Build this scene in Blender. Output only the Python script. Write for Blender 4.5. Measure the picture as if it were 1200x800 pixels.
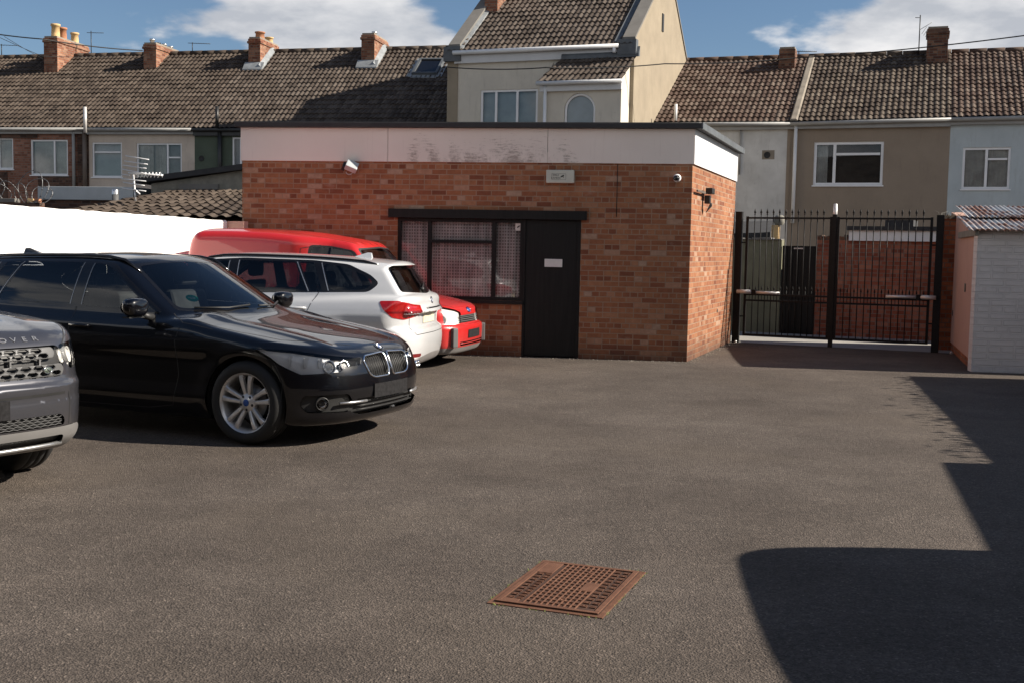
import bpy, bmesh, math, random
import numpy as np
from mathutils import Vector, Matrix, Euler

for o in list(bpy.data.objects): bpy.data.objects.remove(o)
sc = bpy.context.scene
COL = sc.collection
R = math.radians
# ------------------------------------------------------------------ camera
F_PX, PITCH, ROLL, EYE = 1350.0, .0796, .0184, 1.514      # focal length in pixels of the 1200 px wide photo
cam_d = bpy.data.cameras.new('camera'); cam = bpy.data.objects.new('camera', cam_d); COL.objects.link(cam)
cam_d.sensor_width = 36; cam_d.lens = 36*F_PX/1200; cam_d.clip_start = .05; cam_d.clip_end = 3000
cam.matrix_world = Matrix.Translation((0, 0, EYE)) @ Matrix.Rotation(math.pi/2-PITCH, 4, 'X') @ Matrix.Rotation(ROLL, 4, 'Z')
sc.camera = cam
# ------------------------------------------------------------------ sun and sky
SUN_TO = Vector((1.0, -.09, 0)).normalized(); SUN_EL = R(33)
sun_vec = Vector((SUN_TO.x*math.cos(SUN_EL), SUN_TO.y*math.cos(SUN_EL), math.sin(SUN_EL)))
sd = bpy.data.lights.new('sun', 'SUN'); sd.energy = 5.0; sd.angle = R(.55); sd.color = (1, .91, .79)
so = bpy.data.objects.new('sun', sd); COL.objects.link(so); so.rotation_euler = sun_vec.to_track_quat('Z', 'Y').to_euler()
so.location = (30, 0, 30)
w = bpy.data.worlds.new('World'); sc.world = w; w.use_nodes = True
nt = w.node_tree; nt.nodes.clear(); N_ = nt.nodes.new; L_ = nt.links.new
wo = N_('ShaderNodeOutputWorld'); bg = N_('ShaderNodeBackground'); bg.inputs[1].default_value = .05
sky = N_('ShaderNodeTexSky'); sky.sky_type = 'NISHITA'; sky.sun_disc = False
sky.sun_elevation = SUN_EL; sky.sun_rotation = math.atan2(SUN_TO.x, SUN_TO.y)
sky.air_density = 0.95; sky.dust_density = .15; sky.ozone_density = 3.6
tc = N_('ShaderNodeTexCoord')
def wmath(op, a, b=None, c=None):
    n = N_('ShaderNodeMath'); n.operation = op
    for i, v in enumerate((a, b, c)):
        if v is None: continue
        if isinstance(v, (int, float)): n.inputs[i].default_value = v
        else: L_(v, n.inputs[i])
    return n.outputs[0]
sep = N_('ShaderNodeSeparateXYZ'); L_(tc.outputs['Generated'], sep.inputs[0])
# clouds on a flat layer overhead: direction / (z + bias)
den = wmath('ADD', sep.outputs[2], .25)
cx = wmath('DIVIDE', sep.outputs[0], den); cy = wmath('DIVIDE', sep.outputs[1], den)
comb = N_('ShaderNodeCombineXYZ'); L_(cx, comb.inputs[0]); L_(cy, comb.inputs[1]); comb.inputs[2].default_value = 3.7
n1 = N_('ShaderNodeTexNoise'); n1.inputs['Scale'].default_value = 2.3; n1.inputs['Detail'].default_value = 9; n1.inputs['Roughness'].default_value = .52
L_(comb.outputs[0], n1.inputs['Vector'])
n2 = N_('ShaderNodeTexNoise'); n2.inputs['Scale'].default_value = 4.5; n2.inputs['Detail'].default_value = 8; n2.inputs['Roughness'].default_value = .55
L_(comb.outputs[0], n2.inputs['Vector'])
# more cloud towards the right-hand (eastern) sky
def hump(c, wd, amp):      # a bank of cloud around the compass direction x = c
    d = wmath('DIVIDE', wmath('SUBTRACT', sep.outputs[0], c), wd); return wmath('MULTIPLY', wmath('EXPONENT', wmath('MULTIPLY', wmath('MULTIPLY', d, d), -1.0)), amp)
bias = wmath('ADD', wmath('ADD', hump(-.15, .10, .14), hump(.33, .15, .16)), -.045)
high = wmath('MULTIPLY', wmath('MAXIMUM', wmath('SUBTRACT', sep.outputs[2], .45), 0.0), -.6)      # unseen overhead sky cleared of cloud to lower the fill light
high = wmath('ADD', high, wmath('MULTIPLY', wmath('MINIMUM', sep.outputs[1], 0.0), -.12))      # unseen cloud added behind the camera for neutral fill light
cl = wmath('ADD', wmath('ADD', n1.outputs['Fac'], bias), high)
rmp = N_('ShaderNodeMapRange'); rmp.inputs['From Min'].default_value = .47; rmp.inputs['From Max'].default_value = .56; rmp.clamp = True
rmp.interpolation_type = 'SMOOTHSTEP'
L_(cl, rmp.inputs['Value'])
crm = N_('ShaderNodeValToRGB'); L_(n2.outputs['Fac'], crm.inputs[0])
crm.color_ramp.elements[0].position = .36; crm.color_ramp.elements[0].color = (5.6, 5.9, 6.5, 1)
crm.color_ramp.elements[1].position = .66; crm.color_ramp.elements[1].color = (10.5, 10.4, 10.4, 1)
mx = N_('ShaderNodeMix'); mx.data_type = 'RGBA'
L_(rmp.outputs[0], mx.inputs[0]); L_(sky.outputs[0], mx.inputs[6]); L_(crm.outputs[0], mx.inputs[7])
L_(mx.outputs[2], bg.inputs[0]); L_(bg.outputs[0], wo.inputs[0])
sc.view_settings.view_transform = 'Standard'; sc.view_settings.look = 'None'
sc.view_settings.gamma = 1; sc.view_settings.exposure = .84; sc.view_settings.use_curve_mapping = False
sc.render.engine = 'CYCLES'
sc.cycles.max_bounces = 8; sc.cycles.transparent_max_bounces = 24

# ------------------------------------------------------------------ survey helpers: measured sight lines meet known planes
def sight(x, y):
    c, s = math.cos(ROLL), math.sin(ROLL); u, v = x-600, y-400
    u, v = c*u+s*v, -s*u+c*v
    return np.array([u, F_PX*math.cos(PITCH)-v*math.sin(PITCH), -F_PX*math.sin(PITCH)-v*math.cos(PITCH)])
def gnd(x, y, z=0.0):
    d = sight(x, y); t = (z-EYE)/d[2]; return Vector((d[0]*t, d[1]*t, z))
def far(x, y, D):
    d = sight(x, y); t = D/d[1]; return Vector((d[0]*t, D, EYE+d[2]*t))
class Plane:
    """vertical plane through P, running at angle a to +X; local frame s (along), z (up), n (outwards, towards the yard)"""
    def __init__(self, P, a):
        self.P = Vector((P[0], P[1], 0)); self.a = a
        self.e = Vector((math.cos(a), math.sin(a), 0)); self.n = Vector((math.sin(a), -math.cos(a), 0))
    def sz(self, x, y):
        d = sight(x, y)
        A = np.array([[d[0], -self.e.x], [d[1], -self.e.y]])
        t, s = np.linalg.solve(A, np.array([self.P.x, self.P.y])); return s, EYE+t*d[2]
    def w(self, s, z, n=0.0): return self.P + self.e*s + self.n*n + Vector((0, 0, z))
    def back(self, d): return Plane(self.P - self.n*d, self.a)
    def M(self): return Matrix(((self.e.x, -self.n.x, 0, self.P.x), (self.e.y, -self.n.y, 0, self.P.y), (0, 0, 1, 0), (0, 0, 0, 1)))   # local x=s, y=inwards, z

# ------------------------------------------------------------------ object helpers
def tag(o, label=None, cat=None, group=None, kind=None):
    if label: o['label'] = label
    if cat: o['category'] = cat
    if group: o['group'] = group
    if kind: o['kind'] = kind
    return o
def empty(name, loc=(0, 0, 0), rz=0, label=None, cat=None, group=None):
    o = bpy.data.objects.new(name, None); COL.objects.link(o); o.location = loc; o.rotation_euler = (0, 0, rz)
    o.empty_display_size = .1
    return tag(o, label, cat, group)
def copy_tree(o, parent=None):
    c = o.copy(); COL.objects.link(c)
    if parent: c.parent = parent
    for ch in list(o.children): copy_tree(ch, c)
    return c
def link_mesh(name, me, mat, parent):
    o = bpy.data.objects.new(name, me); COL.objects.link(o)
    if mat: me.materials.append(mat)
    if parent: o.parent = parent
    return o
class MB:
    """collects geometry for one mesh"""
    def __init__(self, T=None): self.v = []; self.f = []; self.sm = []; self.pc = []; self.T = T
    def add(self, vs, fs, smooth=False):
        b = len(self.v); self.pc.append((b, len(self.f)))
        if self.T is not None: vs = [self.T @ Vector(p) for p in vs]
        self.v += [tuple(p) for p in vs]; self.f += [tuple(i+b for i in q) for q in fs]; self.sm += [smooth]*len(fs); return self
    def build_each(self, name, mat, parent):
        for k in range(len(self.pc)):
            a = self.pc[k]; b = self.pc[k+1] if k+1 < len(self.pc) else (len(self.v), len(self.f))
            q = MB(); q.v = self.v[a[0]:b[0]]; q.f = [tuple(i-a[0] for i in f) for f in self.f[a[1]:b[1]]]; q.sm = self.sm[a[1]:b[1]]; q.build(name, mat, parent)
    def box(self, x0, x1, y0, y1, z0, z1):
        x0, x1 = min(x0, x1), max(x0, x1); y0, y1 = min(y0, y1), max(y0, y1); z0, z1 = min(z0, z1), max(z0, z1)
        v = [(x, y, z) for z in (z0, z1) for y in (y0, y1) for x in (x0, x1)]
        return self.add(v, [(0, 2, 3, 1), (4, 5, 7, 6), (0, 1, 5, 4), (2, 6, 7, 3), (0, 4, 6, 2), (1, 3, 7, 5)])
    def hexa(self, p):      # 8 corners: bottom ring 0-3, top ring 4-7
        return self.add(p, [(3, 2, 1, 0), (4, 5, 6, 7), (0, 1, 5, 4), (1, 2, 6, 5), (2, 3, 7, 6), (3, 0, 4, 7)])
    def tube(self, pts, r, n=8, closed=False, caps=True):
        pts = [Vector(p) for p in pts]; m = len(pts); rr = r if isinstance(r, (list, tuple)) else [r]*m
        vs = []; prev = None
        for i, p in enumerate(pts):
            a = pts[i-1] if (i > 0 or closed) else p; b = pts[(i+1) % m] if (i < m-1 or closed) else p
            t = (b-a).normalized()
            if prev is None:
                u = t.orthogonal().normalized()
            else:
                u = (prev - t*prev.dot(t))
                u = u.normalized() if u.length > 1e-6 else t.orthogonal().normalized()
            prev = u; wv = t.cross(u)
            for k in range(n):
                an = 2*math.pi*k/n; vs.append(p+(u*math.cos(an)+wv*math.sin(an))*rr[i])
        fs = []
        for i in range(m if closed else m-1):
            j = (i+1) % m
            for k in range(n): fs.append((i*n+k, i*n+(k+1) % n, j*n+(k+1) % n, j*n+k))
        if caps and not closed:
            fs.append(tuple(range(n-1, -1, -1))); fs.append(tuple(range((m-1)*n, m*n)))
        return self.add(vs, fs, True)
    def bar(self, p, q, wdt, h):     # square bar from p to q
        p, q = Vector(p), Vector(q); t = (q-p).normalized(); up = Vector((0, 0, 1))
        if abs(t.z) > .95: up = Vector((0, 1, 0))
        s = t.cross(up).normalized(); up = s.cross(t).normalized()
        a = s*wdt/2; b = up*h/2
        return self.hexa([p-a-b, p+a-b, q+a-b, q-a-b, p-a+b, p+a+b, q+a+b, q-a+b])
    def lathe(self, prof, c, axis='Z', n=24, caps=False):
        # prof: list of (r, h) along the axis
        vs = []
        for r, h in prof:
            for k in range(n):
                an = 2*math.pi*k/n; a, b = r*math.cos(an), r*math.sin(an)
                q = {'Z': (a, b, h), 'Y': (a, h, b), 'X': (h, a, b)}[axis]
                vs.append((c[0]+q[0], c[1]+q[1], c[2]+q[2]))
        fs = []
        for i in range(len(prof)-1):
            for k in range(n):
                q = (i*n+k, i*n+(k+1) % n, (i+1)*n+(k+1) % n, (i+1)*n+k)
                fs.append(q if axis != 'Y' else q[::-1])
        if caps:
            fs.append(tuple(range(n))); fs.append(tuple(range((len(prof)-1)*n, len(prof)*n)))
        return self.add(vs, fs, True)
    def prism(self, poly, y0, y1, axis='Y'):
        """polygon in (x,z) extruded along y (or other axis)"""
        n = len(poly); f = {'Y': lambda a, b, d: (a, d, b), 'X': lambda a, b, d: (d, a, b), 'Z': lambda a, b, d: (a, b, d)}[axis]
        vs = [f(a, b, y0) for a, b in poly]+[f(a, b, y1) for a, b in poly]
        fs = [tuple(range(n)), tuple(range(2*n-1, n-1, -1))]+[(i, i+n, (i+1) % n+n, (i+1) % n) for i in range(n)]
        return self.add(vs, fs)
    def build(self, name, mat, parent=None, bevel=0, uv=True, origin=None, seg=2):
        me = bpy.data.meshes.new(name); vs = self.v
        o0 = Vector((0, 0, 0))
        if origin is not None: o0 = Vector(origin); vs = [tuple(Vector(p)-o0) for p in vs]
        me.from_pydata(vs, [], self.f); me.validate(verbose=False)
        if len(me.polygons) == len(self.sm): me.polygons.foreach_set('use_smooth', self.sm)
        bm = bmesh.new(); bm.from_mesh(me)
        if not getattr(self, 'keep', False): bmesh.ops.recalc_face_normals(bm, faces=bm.faces)
        if bevel: 
            es = [e for e in bm.edges if len(e.link_faces) == 2 and e.calc_face_angle(0) > .5]
            bmesh.ops.bevel(bm, geom=es, offset=bevel, segments=seg, affect='EDGES', profile=.6, clamp_overlap=True)
        bm.to_mesh(me); bm.free()
        o = link_mesh(name, me, mat, parent)
        if origin is not None: o.location = o0
        if uv: boxuv(me, o0)
        return o
def boxuv(me, off=Vector((0, 0, 0))):
    uvl = me.uv_layers.new(name='UVMap'); n = len(me.loops); out = np.zeros((n, 2))
    co = np.zeros(len(me.vertices)*3); me.vertices.foreach_get('co', co); co = co.reshape(-1, 3)+np.array(off)
    for p in me.polygons:
        nn = p.normal
        if abs(nn.z) > .97: a = np.array((1., 0, 0)); b = np.array((0, 1., 0))
        else:
            t = Vector((-nn.y, nn.x, 0)).normalized(); b_ = nn.cross(t); a = np.array(t); b = np.array(b_)
            if b[2] < 0: b = -b
        for li in p.loop_indices:
            c = co[me.loops[li].vertex_index]; out[li] = (c@a, c@b)
    uvl.data.foreach_set('uv', out.ravel())
def np_mesh(name, V, T, mat, parent, normals=None, smooth=True, uv=None):
    me = bpy.data.meshes.new(name); nv, nf = len(V), len(T); k = T.shape[1]
    me.vertices.add(nv); me.vertices.foreach_set('co', np.ascontiguousarray(V, dtype=np.float32).ravel())
    me.loops.add(nf*k); me.loops.foreach_set('vertex_index', np.ascontiguousarray(T, dtype=np.int32).ravel())
    me.polygons.add(nf); me.polygons.foreach_set('loop_start', np.arange(0, nf*k, k, dtype=np.int32))
    me.polygons.foreach_set('loop_total', np.full(nf, k, dtype=np.int32))
    me.update(calc_edges=True); me.validate(verbose=False)
    me.polygons.foreach_set('use_smooth', np.full(len(me.polygons), smooth))
    if uv is not None:
        l = me.uv_layers.new(name='UVMap'); l.data.foreach_set('uv', uv[T.ravel()].astype(np.float32).ravel())
    if normals is not None: me.normals_split_custom_set_from_vertices([tuple(q) for q in normals])
    return link_mesh(name, me, mat, parent)
# ------------------------------------------------------------------ materials
class NT:
    def __init__(self, name):
        self.m = bpy.data.materials.new(name); self.m.use_nodes = True; self.t = self.m.node_tree; self.t.nodes.clear()
        self.out = self.t.nodes.new('ShaderNodeOutputMaterial'); self.tc = self.t.nodes.new('ShaderNodeTexCoord')
    def n(self, t, **k):
        q = self.t.nodes.new('ShaderNode'+t)
        for a, b in k.items(): setattr(q, a, b)
        return q
    def l(self, a, b): self.t.links.new(a, b)
    def s(self, q, i, v):
        if v is None: return
        if hasattr(v, 'is_linked') or hasattr(v, 'links'): self.l(v, q.inputs[i])
        else:
            if isinstance(v, tuple) and len(v) == 3 and q.inputs[i].type == 'RGBA': v = (*v, 1)
            q.inputs[i].default_value = v
    def noise(self, sc, det=4, rough=.55, vec=None, dist=0, scale=None):
        q = self.n('TexNoise'); q.inputs['Scale'].default_value = sc; q.inputs['Detail'].default_value = det
        q.inputs['Roughness'].default_value = rough; q.inputs['Distortion'].default_value = dist
        v = vec if vec is not None else self.tc.outputs['Object']
        if scale:
            mp = self.n('Mapping'); mp.inputs['Scale'].default_value = scale; self.l(v, mp.inputs[0]); v = mp.outputs[0]
        self.l(v, q.inputs['Vector']); return q.outputs['Fac']
    def ramp(self, fac, stops, mode='LINEAR'):
        q = self.n('ValToRGB'); q.color_ramp.interpolation = mode; self.l(fac, q.inputs[0]); e = q.color_ramp.elements
        while len(e) < len(stops): e.new(.5)
        for i, (p, c) in enumerate(stops):
            e[i].position = p; e[i].color = (*c, 1) if isinstance(c, tuple) else (c, c, c, 1)
        return q.outputs[0]
    def mix(self, fac, a, b, mode='MIX'):
        q = self.n('Mix', data_type='RGBA', blend_type=mode); self.s(q, 0, fac); self.s(q, 6, a); self.s(q, 7, b); return q.outputs[2]
    def math(self, op, a, b=0.0, c=None):
        q = self.n('Math', operation=op); self.s(q, 0, a); self.s(q, 1, b); self.s(q, 2, c); return q.outputs[0]
    def bump(self, h, st=.3, d=.01, nrm=None):
        q = self.n('Bump'); q.inputs['Strength'].default_value = st; q.inputs['Distance'].default_value = d
        self.l(h, q.inputs['Height'])
        if nrm is not None: self.l(nrm, q.inputs['Normal'])
        return q.outputs[0]
    def pbr(self, col, rough=.6, metal=0, nrm=None, spec=.5, coat=0, coat_r=.03, alpha=None, sheen=0):
        q = self.n('BsdfPrincipled'); self.s(q, 'Base Color', col); self.s(q, 'Roughness', rough); self.s(q, 'Metallic', metal)
        self.s(q, 'Specular IOR Level', spec); self.s(q, 'Coat Weight', coat); self.s(q, 'Coat Roughness', coat_r)
        if nrm is not None: self.l(nrm, q.inputs['Normal'])
        if alpha is not None: self.s(q, 'Alpha', alpha)
        self.l(q.outputs[0], self.out.inputs[0]); return self.m
MT = {}
def simple(name, col, rough=.5, metal=0, var=.12, sc=3, spec=.5, coat=0, bump=0, bsc=60):
    k = NT(name); a = tuple(c*(1-var) for c in col); b = tuple(min(1, c*(1+var)) for c in col)
    c = k.ramp(k.noise(sc, 6, .6), [(.3, a), (.7, b)])
    r = k.ramp(k.noise(sc*2.3, 4), [(.3, max(.02, rough-.08)), (.7, min(1, rough+.08))])
    nr = k.bump(k.noise(bsc, 4), bump, .004) if bump else None
    MT[name] = k.pbr(c, r, metal, nr, spec, coat); return MT[name]
def brick(name, stops, mortar, bw=.225, bh=.075, mo=.008, dirt=.35, rough=.85, paint=None, bump=.5, stain=None, damp=None):
    k = NT(name); uv = k.tc.outputs['UV']
    # slightly wobbly courses
    nz = k.n('TexNoise'); nz.inputs['Scale'].default_value = 9; nz.inputs['Detail'].default_value = 3; k.l(uv, nz.inputs['Vector'])
    mxv = k.n('VectorMath', operation='MULTIPLY_ADD'); k.l(nz.outputs['Color'], mxv.inputs[0]); mxv.inputs[1].default_value = (.008,)*3; k.l(uv, mxv.inputs[2])
    def bt(w, off, fr=2, sq=1, sqf=2):
        q = k.n('TexBrick', offset=off, offset_frequency=fr, squash=sq, squash_frequency=sqf); k.l(mxv.outputs[0], q.inputs['Vector'])
        q.inputs['Scale'].default_value = 1; q.inputs['Mortar Size'].default_value = mo; q.inputs['Mortar Smooth'].default_value = .25
        q.inputs['Brick Width'].default_value = w; q.inputs['Row Height'].default_value = bh; q.inputs['Bias'].default_value = 0
        q.inputs['Color1'].default_value = (0, 0, 0, 1); q.inputs['Color2'].default_value = (1, 1, 1, 1); q.inputs['Mortar'].default_value = (.5, .5, .5, 1)
        return q
    q = bt(bw, .5, 2, .5, 3)
    c = k.ramp(q.outputs['Color'], stops)
    blot = k.noise(14, 5, .6, uv); c = k.mix(k.ramp(blot, [(.35, 0.0), (.75, .35)]), c, tuple(x*.45 for x in stops[0][1]), 'MIX')
    m = k.mix(k.noise(3, 4, .6, uv), mortar, tuple(x*.6 for x in mortar))
    c = k.mix(q.outputs['Fac'], c, m)
    if paint: # painted brickwork: one paint colour over everything
        pc = k.ramp(k.noise(2.2, 6, .6, uv), [(.3, tuple(x*.86 for x in paint)), (.7, paint)])
        c = k.mix(k.ramp(k.noise(7, 8, .7, uv), [(.68, 0.0), (.74, .5)]), pc, tuple(x*.5 for x in paint))
    big = k.ramp(k.noise(.7, 5, .6, uv), [(.35, 1-dirt), (.65, 1.0)])
    c = k.mix(1.0, c, big, 'MULTIPLY')
    if stain:   # pale efflorescence patches
        s_ = k.ramp(k.noise(2.6, 7, .65, uv, scale=(1, 2.2, 1)), [(.6, 0.0), (.78, .32)]); c = k.mix(s_, c, stain)
    if damp is not None:   # damp, soiled lowest courses
        sp_ = k.n('SeparateXYZ'); k.l(uv, sp_.inputs[0]); hh = k.math('MULTIPLY_ADD', k.noise(2, 4, .6, uv), .5, sp_.outputs[1])
        c = k.mix(k.ramp(hh, [(.28, .6), (.55, 0.0)]), c, (.05, .035, .028))
    hgt = k.mix(q.outputs['Fac'], k.ramp(k.noise(60, 4, .6, uv), [(0, .7), (1, 1.0)]), (0.0, 0.0, 0.0))
    MT[name] = k.pbr(c, rough, 0, k.bump(hgt, bump, .008), .3); return MT[name]
def render_(name, col, dark=.75, crack=0, stainc=(.12, .1, .08), grain=220):
    k = NT(name); ob = k.tc.outputs['UV']
    c = k.ramp(k.noise(1.3, 7, .62, ob), [(.3, tuple(x*dark for x in col)), (.68, col)])
    c = k.mix(k.ramp(k.noise(3.5, 6, .7, ob, scale=(2.5, .35, 1)), [(.55, 0.0), (.8, .3)]), c, stainc)    # runs of dirt down the wall
    if crack: c = k.mix(k.ramp(k.noise(5, 8, .75, ob), [(.62, 0.0), (.70, crack)]), c, tuple(x*.35 for x in col))
    MT[name] = k.pbr(c, .9, 0, k.bump(k.noise(grain, 4, .6, ob), .35, .006), .2); return MT[name]

# asphalt of the yard
k = NT('asphalt'); ob = k.tc.outputs['Object']
v1 = k.n('TexVoronoi'); v1.inputs['Scale'].default_value = 115; k.l(ob, v1.inputs['Vector'])
st = k.ramp(v1.outputs['Color'], [(.0, .5), (.5, .88), (.85, 1.2), (1, 2.3)])
base = k.ramp(k.noise(.55, 8, .62), [(.3, (.070, .0555, .0455)), (.5, (.096, .078, .065)), (.7, (.126, .104, .088))])
mid = k.ramp(k.noise(2.6, 8, .72, dist=.5), [(.3, .80), (.7, 1.16)])
c = k.mix(1.0, base, st, 'MULTIPLY'); c = k.mix(1.0, c, mid, 'MULTIPLY')
c = k.mix(1.0, c, k.ramp(k.noise(28, 4, .7), [(.3, .72), (.7, 1.25)]), 'MULTIPLY')
# old drips of oil and a few pale chips
spots = k.ramp(k.noise(1.1, 9, .72, dist=.6), [(.62, 0.0), (.72, .5)]); c = k.mix(spots, c, (.045, .039, .034))
ve = k.n('TexVoronoi', feature='DISTANCE_TO_EDGE'); ve.inputs['Scale'].default_value = .33
wn_ = k.n('TexNoise'); wn_.inputs['Scale'].default_value = 2.2; wn_.inputs['Detail'].default_value = 6; k.l(ob, wn_.inputs['Vector']); wv = k.n('VectorMath', operation='MULTIPLY_ADD'); k.l(wn_.outputs['Color'], wv.inputs[0]); wv.inputs[1].default_value = (.55,)*3; k.l(ob, wv.inputs[2]); k.l(wv.outputs[0], ve.inputs['Vector'])
crk = k.math('MULTIPLY', k.ramp(ve.outputs['Distance'], [(.0015, .35), (.006, 0.0)]), k.ramp(k.noise(.45, 3), [(.58, 0.0), (.66, 1.0)])); c = k.mix(crk, c, (.03, .026, .023))
v2 = k.n('TexVoronoi'); v2.inputs['Scale'].default_value = 9; k.l(ob, v2.inputs['Vector'])
chips = k.ramp(v2.outputs['Distance'], [(.018, 1.0), (.03, 0.0)]); rv = k.ramp(v2.outputs['Color'], [(.62, 0.0), (.66, 1.0)])
c = k.mix(k.math('MULTIPLY', chips, rv), c, (.45, .42, .38))
# earthy dust
c = k.mix(k.ramp(k.noise(.32, 6, .6, dist=.4), [(.5, 0.0), (.75, .3)]), c, (.17, .135, .10))
h = k.math('ADD', k.math('MULTIPLY', v1.outputs['Distance'], 1.0), k.math('MULTIPLY', k.noise(70, 5, .7), .8))
h2 = k.bump(k.noise(1.8, 4), .25, .05)
MT['asphalt'] = k.pbr(c, .88, 0, k.bump(h, .75, .007, h2), .3)
k = NT('concrete')
c = k.ramp(k.noise(2, 8, .65), [(.3, (.26, .25, .23)), (.7, (.36, .345, .32))]); c = k.mix(k.ramp(k.noise(9, 6, .7), [(.55, 0.0), (.75, .5)]), c, (.16, .15, .13))
MT['concrete'] = k.pbr(c, .9, 0, k.bump(k.noise(60, 5), .4, .006), .3)

brick('brick_office', [(.0, (.20, .068, .036)), (.15, (.29, .106, .052)), (.5, (.35, .142, .068)), (.85, (.40, .178, .088)), (.93, (.44, .23, .14)), (1, (.46, .31, .22))], (.40, .27, .185), bw=.215, bh=.073, mo=.007, dirt=.2, stain=(.55, .45, .38), damp=1)
brick('brick_chimney', [(0, (.2, .06, .035)), (.5, (.36, .14, .075)), (1, (.5, .27, .17))], (.3, .26, .2), dirt=.4)
brick('brick_chimney_dark', [(0, (.10, .04, .028)), (.5, (.2, .085, .05)), (1, (.3, .16, .1))], (.2, .17, .14), dirt=.5)
brick('brick_house', [(0, (.22, .085, .05)), (.5, (.32, .14, .09)), (1, (.4, .2, .14))], (.3, .24, .2), dirt=.3)
brick('brick_dark', [(0, (.05, .03, .024)), (.5, (.12, .06, .04)), (1, (.2, .11, .075))], (.14, .11, .09), dirt=.45)
brick('brick_yard', [(0, (.26, .07, .04)), (.5, (.38, .115, .065)), (1, (.46, .19, .12))], (.3, .22, .18), dirt=.3)
brick('brick_pier', [(0, (.24, .07, .035)), (.5, (.42, .14, .06)), (1, (.5, .2, .1))], (.22, .18, .14), dirt=.5)
brick('brick_painted', [(0, (.4, .4, .4)), (1, (.5, .5, .5))], (.4, .4, .4), bh=.088, bw=.34, mo=.014, dirt=.12, paint=(.76, .71, .67), bump=1.6)
render_('render_cream', (.62, .535, .45)); render_('render_green', (.10, .125, .095)); render_('render_white', (.66, .665, .65), .72, .5)
render_('render_brown', (.30, .245, .19), .86); render_('render_pale', (.48, .54, .56), .85)
render_('render_stone', (.62, .58, .50), .85, .35); render_('render_sand', (.32, .27, .20), .78, .3); render_('render_pink', (.52, .33, .265), .9)
render_('render_yard', (.25, .245, .17), .6, .4); render_('render_lime', (.88, .87, .85), .97, grain=90)
k = NT('painted_board'); ob = k.tc.outputs['UV']
pc = k.ramp(k.noise(1.2, 5), [(.3, (.72, .65, .59)), (.7, (.78, .71, .65))])
# flaking paint on the middle boards, in horizontal splits
fl = k.noise(7, 10, .82, ob, scale=(1, 5.5, 1)); zone = k.n('SeparateXYZ'); k.l(ob, zone.inputs[0])
zx = k.math('SUBTRACT', 1.0, k.math('ABSOLUTE', k.math('DIVIDE', k.math('ADD', zone.outputs[0], 2.85), 1.5)))
zx = k.math('MINIMUM', k.math('MAXIMUM', zx, 0.0), .28)
zz = k.math('MULTIPLY', k.math('SUBTRACT', 3.08, zone.outputs[1]), .38)
fm = k.ramp(k.math('ADD', k.math('ADD', fl, zx), zz), [(.83, 0.0), (.90, .6)])
fm = k.math('MULTIPLY', fm, k.ramp(zx, [(.0, 0.0), (.05, 1.0)])); fm = k.math('MULTIPLY', fm, k.ramp(k.noise(2.1, 6, .7, ob, scale=(1.6, 1.0, 1)), [(.45, 0.0), (.56, 1.0)]))
c = k.mix(fm, pc, (.19, .14, .11)); c = k.mix(k.ramp(k.noise(4, 5, .6, ob, scale=(6, .3, 1)), [(.62, 0.0), (.8, .25)]), c, (.33, .27, .24))
MT['painted_board'] = k.pbr(c, .6, 0, k.bump(k.math('SUBTRACT', 1.0, fm), .5, .003), .4)
k = NT('timber_black'); ob = k.tc.outputs['UV']
c = k.ramp(k.noise(3, 6, .6, ob, scale=(9, .4, 1)), [(.3, (.005, .005, .005)), (.7, (.012, .0115, .011))])
MT['timber_black'] = k.pbr(c, k.ramp(k.noise(5, 4, .6, ob, scale=(8, .5, 1)), [(.3, .42), (.7, .65)]), 0, k.bump(k.noise(6, 6, .6, ob, scale=(18, .5, 1)), .35, .006), .28)
simple('felt', (.035, .035, .037), .85, bump=.4); simple('lead', (.30, .32, .33), .55, .3, .25, 4); simple('lead_dark', (.09, .10, .11), .6, 0, .3)
simple('upvc', (.78, .79, .80), .35, var=.05); simple('upvc_shade', (.55, .56, .57), .4, var=.06); simple('gutter_grey', (.3, .3, .29), .5); simple('gutter_black', (.02, .02, .02), .4)
simple('pot_buff', (.62, .42, .2), .8, bump=.2, sc=8, var=.2); simple('pot_red', (.38, .17, .09), .85, bump=.2, sc=8, var=.25)
simple('pot_rim', (.17, .09, .055), .85); simple('mortar', (.24, .21, .17), .95, var=.25, bump=.4); simple('steel_flue', (.6, .6, .6), .3, .9)
simple('gate_black', (.008, .0075, .0075), .6, var=.3, sc=12, spec=.25); simple('aluminium', (.62, .60, .58), .38, .35); simple('dark_metal', (.03, .03, .03), .45, .3)
simple('alu_aerial', (.72, .72, .72), .35, .4); simple('white_plastic', (.72, .72, .68), .4); simple('alarm_box', (.52, .53, .46), .45, var=.06)
simple('cable', (.012, .012, .012), .6); simple('print_black', (.015, .015, .015), .6); simple('silver_box', (.42, .45, .46), .45, var=.08)
simple('soil', (.08, .055, .035), .95, bump=.5); simple('galv_wire', (.2, .2, .2), .5, .6); simple('pipe_brown', (.14, .11, .09), .5)
simple('timber_grey', (.2, .19, .16), .8, var=.25, sc=6, bump=.3); simple('stone_grey', (.17, .16, .145), .9, bump=.3)
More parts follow.
